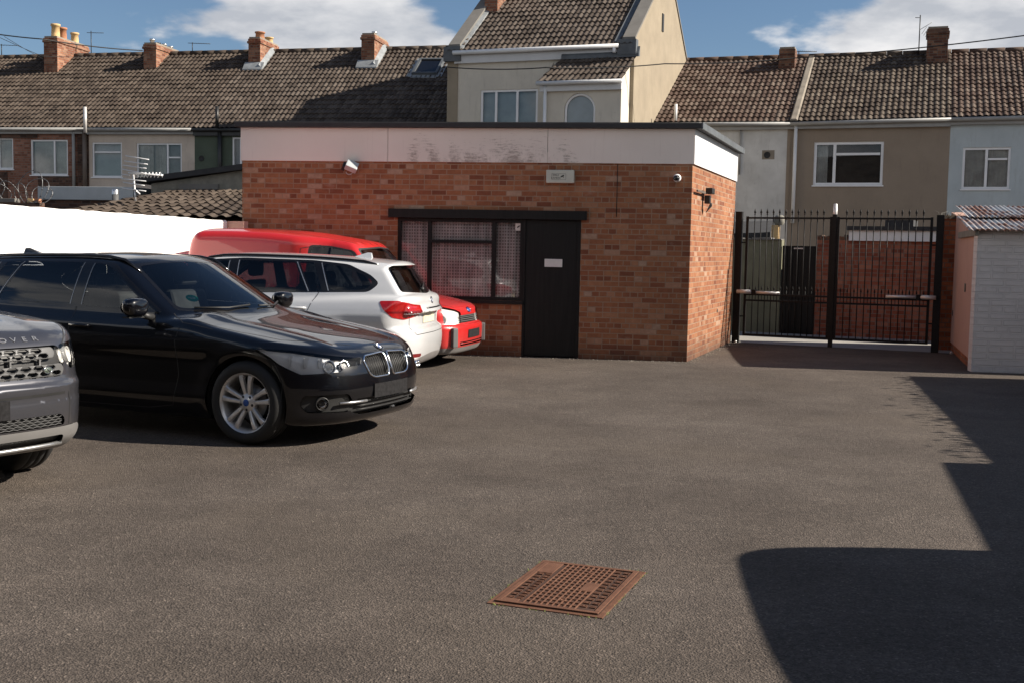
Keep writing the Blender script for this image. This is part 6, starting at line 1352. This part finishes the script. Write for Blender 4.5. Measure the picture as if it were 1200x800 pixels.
m = MB(); m.add([(ax0, -.80, 1), (ax1, -.80, 1)]+[(x, -.80, z) for x, z in arch[::-1]], [tuple(range(n+3))]); m.build('pane', MT['blind'], aw_); m = MB(); m.add([(ax0, -.83, 1), (ax1, -.83, 1)]+[(x, -.83, z) for x, z in arch[::-1]], [tuple(range(n+3))]); m.build('glazing', MT['pane'], aw_)
roof_tiles(bay, 'tiles_grey', (b0-.12, -1.05, zb-.02), (b1_+.05, -1.05, zb-.02), (b0+.25, -.02, zl), (b1_+.18, -.02, zl), name='bay_roof', seed=9)
m = MB(); m.tube([(b0-.12, -1.09, zb-.06), (b1_+.05, -1.09, zb-.06)], .055, 8); m.box(b0-.05, b1_+.02, -1.0, -.901, zb-.26, zb-.04); m.build('bay_gutter', MT['upvc_shade'], bay)
m = MB(); m.hexa([(b0+.25, -.15, zl-.05), (b1_+.25, -.15, zl-.05), (b1_+.25, -.003, zl-.02), (b0+.25, -.003, zl-.02), (b0+.25, -.14, zl+.04), (b1_+.25, -.14, zl+.04), (b1_+.25, -.003, zl+.24), (b0+.25, -.003, zl+.24)]); m.build('bay_flashing', MT['lead_dark'], bay)
s_ = BP.sz(640, 110)[0]-ch.s0; m = MB(); m.tube([(s_, -.98, 0), (s_, -.98, zb-.1)], .045, 8); m.build('downpipe', MT['upvc'], r)
s_ = CP.sz(722, 58)[0]-ch.s0; m = MB(); m.tube([(s_, -.2, ch.ze1-.1), (s_, -.2, zl+.06)], .045, 8); m.build('downpipe', MT['upvc'], r)

# ---- right-hand terrace
RT = Plane(far(1000, 141.5, 31.5), -.34); GR = 'right-hand terrace of houses behind the yard'
# keep it clear of the tall house's side wall
eR = lambda x: 143.5-.0005*(x-748) if x < 930 else 143.4-.029*(x-930); rR = lambda x: 72.5-.031*(x-795)
K1 = House(RT, 'white rendered terraced house with a round hole in its wall, behind the office', 765, 927, eR, rR, 'render_white', 'tiles_red', [((845, 171, 860, 186), dict(t=.05, **up))], group=GR, seed=11, xl=.75)
K2 = House(RT, 'brown roughcast terraced house with wide white window behind the gate', 927, 1114, eR, rR, 'render_brown', 'tiles_brown_mottled', [((953.5, 166.5, 1035, 217.5), dict(mull=(.30,), trans=((1, .72),), curt=[(.02, .20)], back='room_dark', tint='pane', t=.07))], group=GR, seed=12)
K3 = House(RT, 'pale blue rendered terraced house behind the corrugated shed', 1114, 1230, eR, rR, 'render_pale', 'tiles_red', [((1127.5, 173, 1184, 222), dict(mull=(.50,), trans=((1, .72),), curt=[(.02, .48), (.55, .95)], back='room_mid', tint='pane', t=.06))], group=GR, seed=13, xr=3)
K1.gutter(); K2.gutter(); K3.gutter()
m = MB(); m.hexa([(-.02, -.2, K2.ze0+.02), (.19, -.2, K2.ze0+.02), (.19, RIDGE, K2.zr0+.03), (-.02, RIDGE, K2.zr0+.03), (.02, -.2, K2.ze0+.07), (.15, -.2, K2.ze0+.07), (.15, RIDGE, K2.zr0+.08), (.02, RIDGE, K2.zr0+.08)]); m.build('mortar_verge', MT['mortar'], K2.roof)
m = MB(); m.hexa([(.0, -.2, K1.ze0+.02), (.35, -.2, K1.ze0+.02), (.35, RIDGE, K1.zr0+.03), (.0, RIDGE, K1.zr0+.03), (.0, -.2, K1.ze0+.11), (.30, -.2, K1.ze0+.09), (.30, RIDGE, K1.zr0+.10), (.0, RIDGE, K1.zr0+.12)]); m.build('verge_flashing', MT['lead'], K1.roof)
K2.chimney(913, 932, 57.5, 'brick_chimney_dark', .6, [], fd=3.4, cap=False); K2.chimney(1087, 1112, 33.5, 'brick_chimney_dark', .9, [], fd=3.5, flash=None)
s_, z_ = RT.sz(899, 182); m = MB(); m.box(s_-K1.s0-.14, s_-K1.s0+.20, -.004, .0, z_-.12, z_+.13); pt = m.build('bare_patch', MT['mortar'], K1.r); m = MB(); m.lathe([(0, -.012), (.07, -.012), (.085, -.02), (.09, -.004)], (s_-K1.s0, 0, z_), 'Y', 16); m.build('flue_hole', MT['print_black'], pt)
K1.pipe(866.5, 145, 205, 'gutter_grey', .022, -.04); K2.pipe(929, 146, 262, 'upvc', .05, -.1); K1.pipe(794, 124, 143, 'upvc', .045, -.3)
s_ = RT.sz(922, 180)[0]-K1.s0; m = MB(); m.box(s_, K1.W, -.012, -.001, .5, K1.ze1-.2); m.build('corner_render', MT['render_brown'], K1.r)
# aerials
def yagi(loc, n_el, L_, el, rz, lab, mast=1.0, cat='aerial', mat='dark_metal', tilt=0, r_=.008, grp=None, stack=True):
    a = empty('tv_aerial', loc, 0, lab, cat, grp); m = MB(); m.tube([(0, 0, 0), (0, 0, mast)], r_*2, 6); m.build('mast', MT[mat], a)
    m = MB(Matrix.Translation((0, 0, mast*.93)) @ Matrix.Rotation(rz, 4, 'Z') @ Matrix.Rotation(tilt, 4, 'Y')); m.tube([(-.15, 0, 0), (L_, 0, 0)], r_*1.2, 6); m.build('boom', MT[mat], a)
    for i in range(n_el):
        m = MB(Matrix.Translation((0, 0, mast*.93)) @ Matrix.Rotation(rz, 4, 'Z') @ Matrix.Rotation(tilt, 4, 'Y')); x = L_*(i+.5)/n_el; m.tube([(x, -el/2, .0), (x, el/2, .0)], r_*.7, 5); m.build('element', MT[mat], a)
    return a
GA = 'thin aerials on the roofs'
def at_ridge(PL, x, y): P_ = PL.back(RIDGE+.1); s, z = P_.sz(x, y); return P_.w(s, z)
c = at_ridge(LT, 107, 68); t = at_ridge(LT, 107, 36.5); yagi(tuple(c), 6, .45, .12, 0, 'thin roof aerial right of the leftmost chimney with three pots', t.z-c.z)
c = at_ridge(LT, 225.5, 64); t = at_ridge(LT, 225.5, 50); yagi(tuple(c), 7, .62, .2, .1, 'small roof aerial between the two middle chimneys on the left terrace', t.z-c.z)
c = at_ridge(LT, 2, 68); t = at_ridge(LT, 2, 52); yagi(tuple(c), 6, .6, .2, .1, 'thin roof aerial at the left edge of the photo', t.z-c.z)
c = at_ridge(RT, 936, 68); t = at_ridge(RT, 936, 60); yagi(tuple(c), 9, .55, .2, 0, 'low aerial sticking out behind the small right-hand chimney', t.z-c.z)
c = at_ridge(RT, 1076.5, 63.5); t = at_ridge(RT, 1077.5, 18); a_ = yagi(tuple(c), 1, .01, .02, 0, 'tall aerial mast beside the leaning chimney on the right', t.z-c.z)
for i in range(5):
    m = MB(Matrix.Translation((.12, 0, (t.z-c.z)*.62)) @ Matrix.Rotation(.6, 4, 'Y')); m.tube([(.02+.07*i, -.02, -.14), (.02+.07*i, .02, .14)], .006, 5); m.build('element', MT['dark_metal'], a_)
m = MB(Matrix.Translation((.0, 0, (t.z-c.z)*.62))); m.tube([(0, 0, 0), (.35, 0, .22)], .008, 5); m.build('boom', MT['dark_metal'], a_)
c = far(783.5, 28, 38.5); t = far(784, -30, 38.5); a_ = empty('tv_aerial', tuple(c), 0, 'aerial mast on the back edge of the tall cream house gable', 'aerial'); m = MB(); m.tube([(0, 0, -.2), (0, 0, t.z-c.z)], .02, 6); m.build('mast', MT['dark_metal'], a_); m = MB(); m.box(-.09, .09, -.05, .05, .3, .5); m.build('clamp', MT['dark_metal'], a_)
# overhead cables
def cable(pts, sag, lab, r_=.012, n=24):
    P_ = [far(*q) for q in pts]; out = []
    for a, b in zip(P_[:-1], P_[1:]):
        for i in range(n): f = i/n; out.append(a.lerp(b, f)-Vector((0, 0, sag*4*f*(1-f))))
    out.append(P_[-1]); m = MB(); m.tube([tuple(p-out[0]) for p in out], r_, 5); o = m.build('overhead_cable', MT['cable'], uv=False); o.location = out[0]; tag(o, lab, 'cable', 'overhead cables against the sky'); return o
cable([(-60, 30, 34), (49, 46, 34.5), (167, 59.5, 38)], .05, 'black cable dipping past the chimney with three pots', .018)
cable([(-30, 30, 33), (49, 66, 36), (130, 67, 40)], .02, 'thin upper left cable running down to the ridge', .008)
cable([(5, 43, 33), (50, 69, 38)], .02, 'thin cable falling steeply at the left edge', .007)
cable([(525, 79, 31.0), (640, 79.5, 29.5), (779, 75, 30.5), (935, 68, 31), (1200, 42, 27), (1300, 30, 26)], .05, 'long thin cable crossing in front of the tall house to the right edge', .015)

# ------------------------------------------------------------------ low buildings behind the white wall
OB = Plane(far(150, 230, 27), -.19)
def ob(x, y): return OB.sz(x, y)
f0 = Plane(OB.P, OB.a); a = f0.back(-2.6).sz(124, 246); b = f0.back(-2.6).sz(300, 259)[0]; t0 = ob(205, 224.5); t1 = ob(300, 227)
lt = empty('tiled_outbuilding', tuple(OB.w(0, 0)), OB.a, 'low outbuilding with brown tiled roof just behind the white wall', 'outbuilding')
zE_ = a[1]-.15; roof_tiles(lt, 'tiles_brown', (t0[0]-1.7, -2.6, zE_), (b+.6, -2.6, zE_), (t0[0]-.0, 0, t0[1]), (t1[0]+.6, 0, t0[1]+.03), tw=.30, tg=.30, amp=.05, seed=21)
m = MB(); m.hexa([(t0[0]-1.6, -2.45, -.1), (b+.6, -2.45, -.1), (b+.6, -.02, -.1), (t0[0]-1.2, -.02, -.1), (t0[0]-1.5, -2.45, zE_-.06), (b+.6, -2.45, zE_-.06), (b+.6, -.02, t0[1]-.12), (t0[0]-.1, -.02, t0[1]-.12)]); m.build('wall', MT['brick_dark'], lt)
q0, q1, q2, q3 = ob(176, 222), ob(300, 222), ob(300, 197.5), ob(176, 215.5)
fo = empty('flat_roof_outbuilding', tuple(OB.w(0, 0)), OB.a, 'grey boarded outbuilding with sloping black roof edge against the green house', 'outbuilding')
m = MB(); m.hexa([(q0[0], .05, -.1), (q1[0], .05, -.1), (q1[0], 3.5, -.1), (q0[0], 3.5, -.1), (q0[0], .05, q3[1]), (q1[0], .05, q2[1]), (q1[0], 3.5, q2[1]), (q0[0], 3.5, q3[1])]); m.build('boarding', MT['timber_grey'], fo)
m = MB(); m.hexa([(q0[0]-.35, -.1, q3[1]+.0), (q1[0], -.1, q2[1]+.002), (q1[0], 3.6, q2[1]+.002), (q0[0]-.35, 3.6, q3[1]+.0), (q0[0]-.35, -.1, q3[1]+.12), (q1[0], -.1, q2[1]+.13), (q1[0], 3.6, q2[1]+.13), (q0[0]-.35, 3.6, q3[1]+.12)]); m.build('roof_edge', MT['felt'], fo)
a = ob(213, 220.5); m = MB(); m.box(a[0]-.05, a[0]+.9, -.03, .049, a[1]-.06, a[1]+.09); m.build('skirting_board', MT['stone_grey'], fo)
a, b = ob(44, 220), ob(156, 237); gb_ = empty('box_gutter_building', tuple(OB.w((a[0]+b[0])/2, 0, 0)), OB.a, 'low building with long pale grey metal fascia left of the aerial', 'outbuilding')
hw = (b[0]-a[0])/2; zA = ob(44, 218.5)[1]; zB = ob(44, 234)[1]; m = MB(); m.box(-hw, hw, 0, 2.5, zB, zA); m.build('metal_fascia', MT['silver_box'], gb_, bevel=.01); m = MB(); m.box(-hw+.03, hw-.03, .05, 2.4, -.1, zB-.001); m.build('wall', MT['brick_dark'], gb_)
P_ = OB.back(-.6); s_, zt = P_.sz(135, 222); fp = empty('flue_pipe', tuple(P_.w(s_, 1.5)), 0, 'dark round flue pipe with bright cap in front of the grey fascia', 'flue'); zt -= 1.5
m = MB(); m.tube([(0, 0, 0), (0, 0, zt-.12)], .075, 14); m.build('pipe', MT['plastic_grey'], fp); m = MB(); m.lathe([(.078, zt-.12), (.072, zt-.02), (.05, zt), (0, zt)], (0, 0, 0), 'Z', 14); m.build('cap', MT['steel_flue'], fp)
# large white aerial
P_ = OB.back(-1.6); s_, zc = P_.sz(157, 210); ba = empty('tv_aerial', tuple(P_.w(s_, zc)), P_.a, 'large white rake-like aerial standing above the tiled outbuilding', 'aerial')
def lp(x, y, n_=0): s, z = P_.sz(x, y); return (s-s_, n_, z-zc)
for (x0, y0), (x1, y1) in (((147, 183), (174.5, 187.5)), ((145.5, 189), (173, 193)), ((144, 194), (171.5, 197.8)), ((142.5, 198.5), (171, 204)), ((142, 204.5), (152, 206)), ((142.5, 209.8), (171, 212.8)), ((144, 214), (169.5, 218)), ((143.5, 221), (171, 224.5))):
    m = MB(); m.tube([lp(x0, y0), lp(x1, y1)], .013, 6); m.build('element', MT['alu_aerial'], ba)
m = MB(); m.tube([lp(155.5, 205, .03), lp(157, 222.5, .03), lp(163, 228, .03)], .022, 6); m.tube([lp(157, 222, .03), lp(158, 236, .03)], .02, 6); m.build('mast', MT['alu_aerial'], ba)
m = MB(); m.tube([lp(150, 203, .0), lp(184.5, 205, .25)], .02, 6); m.build('boom', MT['alu_aerial'], ba)
for i in range(7):
    x = 158+i*4; m = MB(); m.tube([lp(x, 201.5, .1+.02*i), lp(x+2.5, 207.5, .1+.02*i)], .009, 5); m.tube([lp(x+2.5, 202, .1), lp(x, 208.5, .1)], .009, 5); m.build('director', MT['alu_aerial'], ba)
# razor wire coils over the wall end
P_ = OB.back(-1.2)
rzw = empty('razor_wire', tuple(P_.w(P_.sz(20, 230)[0], P_.sz(20, 235)[1])), P_.a, 'tangled coils of razor wire at the left edge above the white wall', 'razor wire'); rr_ = random.Random(4)
for k, (x, rad) in enumerate(((-1.1, .42), (-.75, .35), (-.45, .22), (-.2, .24), (.1, .22), (.35, .38), (.5, .30), (.62, .2))):
    m = MB(); pts = []
    for i in range(40): t = i/40*2*math.pi; pts.append((x+rad*math.cos(t)*(1+.06*math.sin(3*t+k)), .12*math.sin(t+k), rad*.9+rad*math.sin(t)*(1+.08*math.cos(2*t+k))-.05))
    m.tube(pts, .008, 5, closed=True)
    for i in range(0, 40, 3): p = pts[i]; m.add([(p[0]-.03, p[1], p[2]), (p[0], p[1]-.01, p[2]+.014), (p[0]+.03, p[1], p[2]), (p[0], p[1]+.01, p[2]-.014)], [(0, 1, 2, 3)])
    m.build('wire_coil', MT['galv_wire'], rzw)
a, b = P_.sz(-20, 236)[0], P_.sz(20.5, 236)[0]; zt = P_.sz(10, 233)[1]; lw = empty('low_wall', tuple(P_.w((a+b)/2, 0)), P_.a, 'old brick wall with pale stone coping under the razor wire', 'wall'); hw = (b-a)/2; m = MB(); m.box(-hw-2, hw, -.1, .1, zt-.09, zt); m.build('coping', MT['stone_grey'], lw, bevel=.01); m = MB(); m.box(-hw-2, hw+.6, -.08, .12, -.1, zt-.091); m.build('wall_face', MT['brick_dark'], lw)
for k in range(2): x = hw+.28+.17*k; m = MB(); m.box(x, x+.12, -.06, .06, zt-.09, zt-.0); m.build('loose_brick', MT['pot_red' if k else 'pot_buff'], lw, bevel=.01)
# ------------------------------------------------------------------ unseen: casters guessed from their shadows, and a building added to dim sky light
ct = 1/math.tan(SUN_EL)
def caster(x, y, h): p = gnd(x, y); return Vector((p.x, p.y, 0))+SUN_TO*h*ct
# ivy-topped side wall
a, b = caster(1062, 441, 2.15), caster(1148, 532, 2.15); dv = (b-a).normalized(); ln = (b-a).length
iw = empty('side_wall', tuple(a), math.atan2(dv.y, dv.x), 'brick side wall topped with ivy along the right of the yard', 'wall'); m = MB(); m.box(-.1, ln+1.3, 0.0, .25, -.1, 2.13); m.build('wall_face', MT['brick_pier'], iw)
m = MB(); rr_ = random.Random(7)
for i in range(2600):
    t = rr_.random(); x = t*(ln+1.3); z = 2.0+abs(rr_.gauss(0, .11)); y = .05+rr_.gauss(0, .12)
    if rr_.random() < .25: z = 2.0+rr_.random()**2*.36*(.4+.6*abs(math.sin(x*3.1)))
    s_ = rr_.uniform(.02, .05); a1, a2 = rr_.uniform(0, 6.28), rr_.uniform(-1, 1); u = Vector((math.cos(a1), math.sin(a1), a2)).normalized()*s_; v = u.orthogonal().normalized()*s_*.7; c = Vector((x, y, z)); m.add([tuple(c-u), tuple(c+v), tuple(c+u), tuple(c-v)], [(0, 1, 2, 3)])
m.build('ivy', MT['ivy'], iw)
a, b = caster(1102, 541, 2.5), caster(1156, 645, 2.5); dv = (b-a).normalized(); ln = (b-a).length
gr_ = empty('garage', tuple(a), math.atan2(dv.y, dv.x), 'plain rendered garage on the right, out of the picture', 'garage'); m = MB(); m.box(0, ln+3, .0, 2.6, -.1, 2.42); m.build('wall', MT['render_stone'], gr_); m = MB(); m.box(0, ln+3.0, -.0, 2.65, 2.421, 2.5); m.build('roof', MT['felt'], gr_)
# building added behind the camera to cut sky light and darken reflections
rb = empty('added_rear_building', (0, -2.6, 0), 0, 'unseen two storey brick building added behind the camera to block sky light', 'building')
m = MB(); m.box(-18, 12, -8, 0, -.1, 5.2); m.build('wall', MT['brick_dark'], rb); m = MB(); m.prism([(-8.3, 5.21), (.3, 5.21), (-4, 7.6)], -18.2, 12.2, 'X'); m.build('roof', MT['tiles_brown'], rb)
for x in (-12, -7, -2, 3): m = MB(); m.box(x, x+1.5, .001, .05, 3.3, 4.6); w_ = m.build('window', MT['upvc'], rb); m = MB(); m.box(x+.08, x+1.42, .051, .06, 3.38, 4.52); m.build('pane', MT['gloss_black'], w_)
# ------------------------------------------------------------------ parked vehicles
GC = 'vehicles parked side by side along the white wall'
bc_, _S = make_estate('parked_car', 'black estate car with silver five-spoke wheels, parked nose towards the yard', GC, 'paint_black', False, False); place(bc_, (-.955, 9.14), -.41)
# green permit disc inside the windscreen
m = MB(); P = _S.march(np.array([[-1.0, .47, 1.075]]), np.array([[1.0, 0, 0]]))[0]; g = _S.grad(np.array([P]))[0]; g = Vector(g/np.linalg.norm(g)); fr_ = frame4(Vector(P)-g*.006, Vector((0, 0, 1)).cross(g), g.cross(Vector((0, 0, 1)).cross(g)), g); m = MB(fr_); m.lathe([(0, 0), (.052, 0)], (0, 0, 0), 'Z', 24); st_ = m.build('permit_sticker', MT['sticker_green'], bc_)
m = MB(fr_); m.box(-.03, .03, .006, .012, .001, .002); m.box(-.02, .024, -.012, -.006, .001, .002); m.build('sticker_print', MT['badge_white'], st_)
wc_, _S2 = make_estate('parked_car', 'white estate car seen from behind, parked beyond the black one', GC, 'paint_silver', True, False); place(wc_, (-5.445, 13.80), 2.98)
sv_, _ = make_suv('parked_car', 'dark grey off-road car with honeycomb grille cut by the left edge', 'paint_grey'); sv_['group'] = GC; place(sv_, (-3.05, 6.40), -.62)
rv_, _ = make_van('parked_van', 'red high-roofed van against the brick office, beyond the white car', 'paint_red'); sv_['category'] = 'car'; rv_['group'] = GC; place(rv_, (-.50, 15.12), -.25); rv_.scale = (.97,)*3
ov = copy_tree(rv_); ov['label'] = 'white van parked to the right of the camera, out of the picture'
for c in ov.children:
    if c.name.startswith('body'): c.data = c.data.copy(); c.data.materials.clear(); c.data.materials.append(MT['paint_silver'])
q = gnd(867, 700); rear = gnd(900, 642)
ov.rotation_euler = (0, 0, math.pi/2-.11); ov.scale = (1.35, 1, 1)
ov.location = (q.x+.22+1.74*ct, rear.y-3.985*1.35-.10, 0)
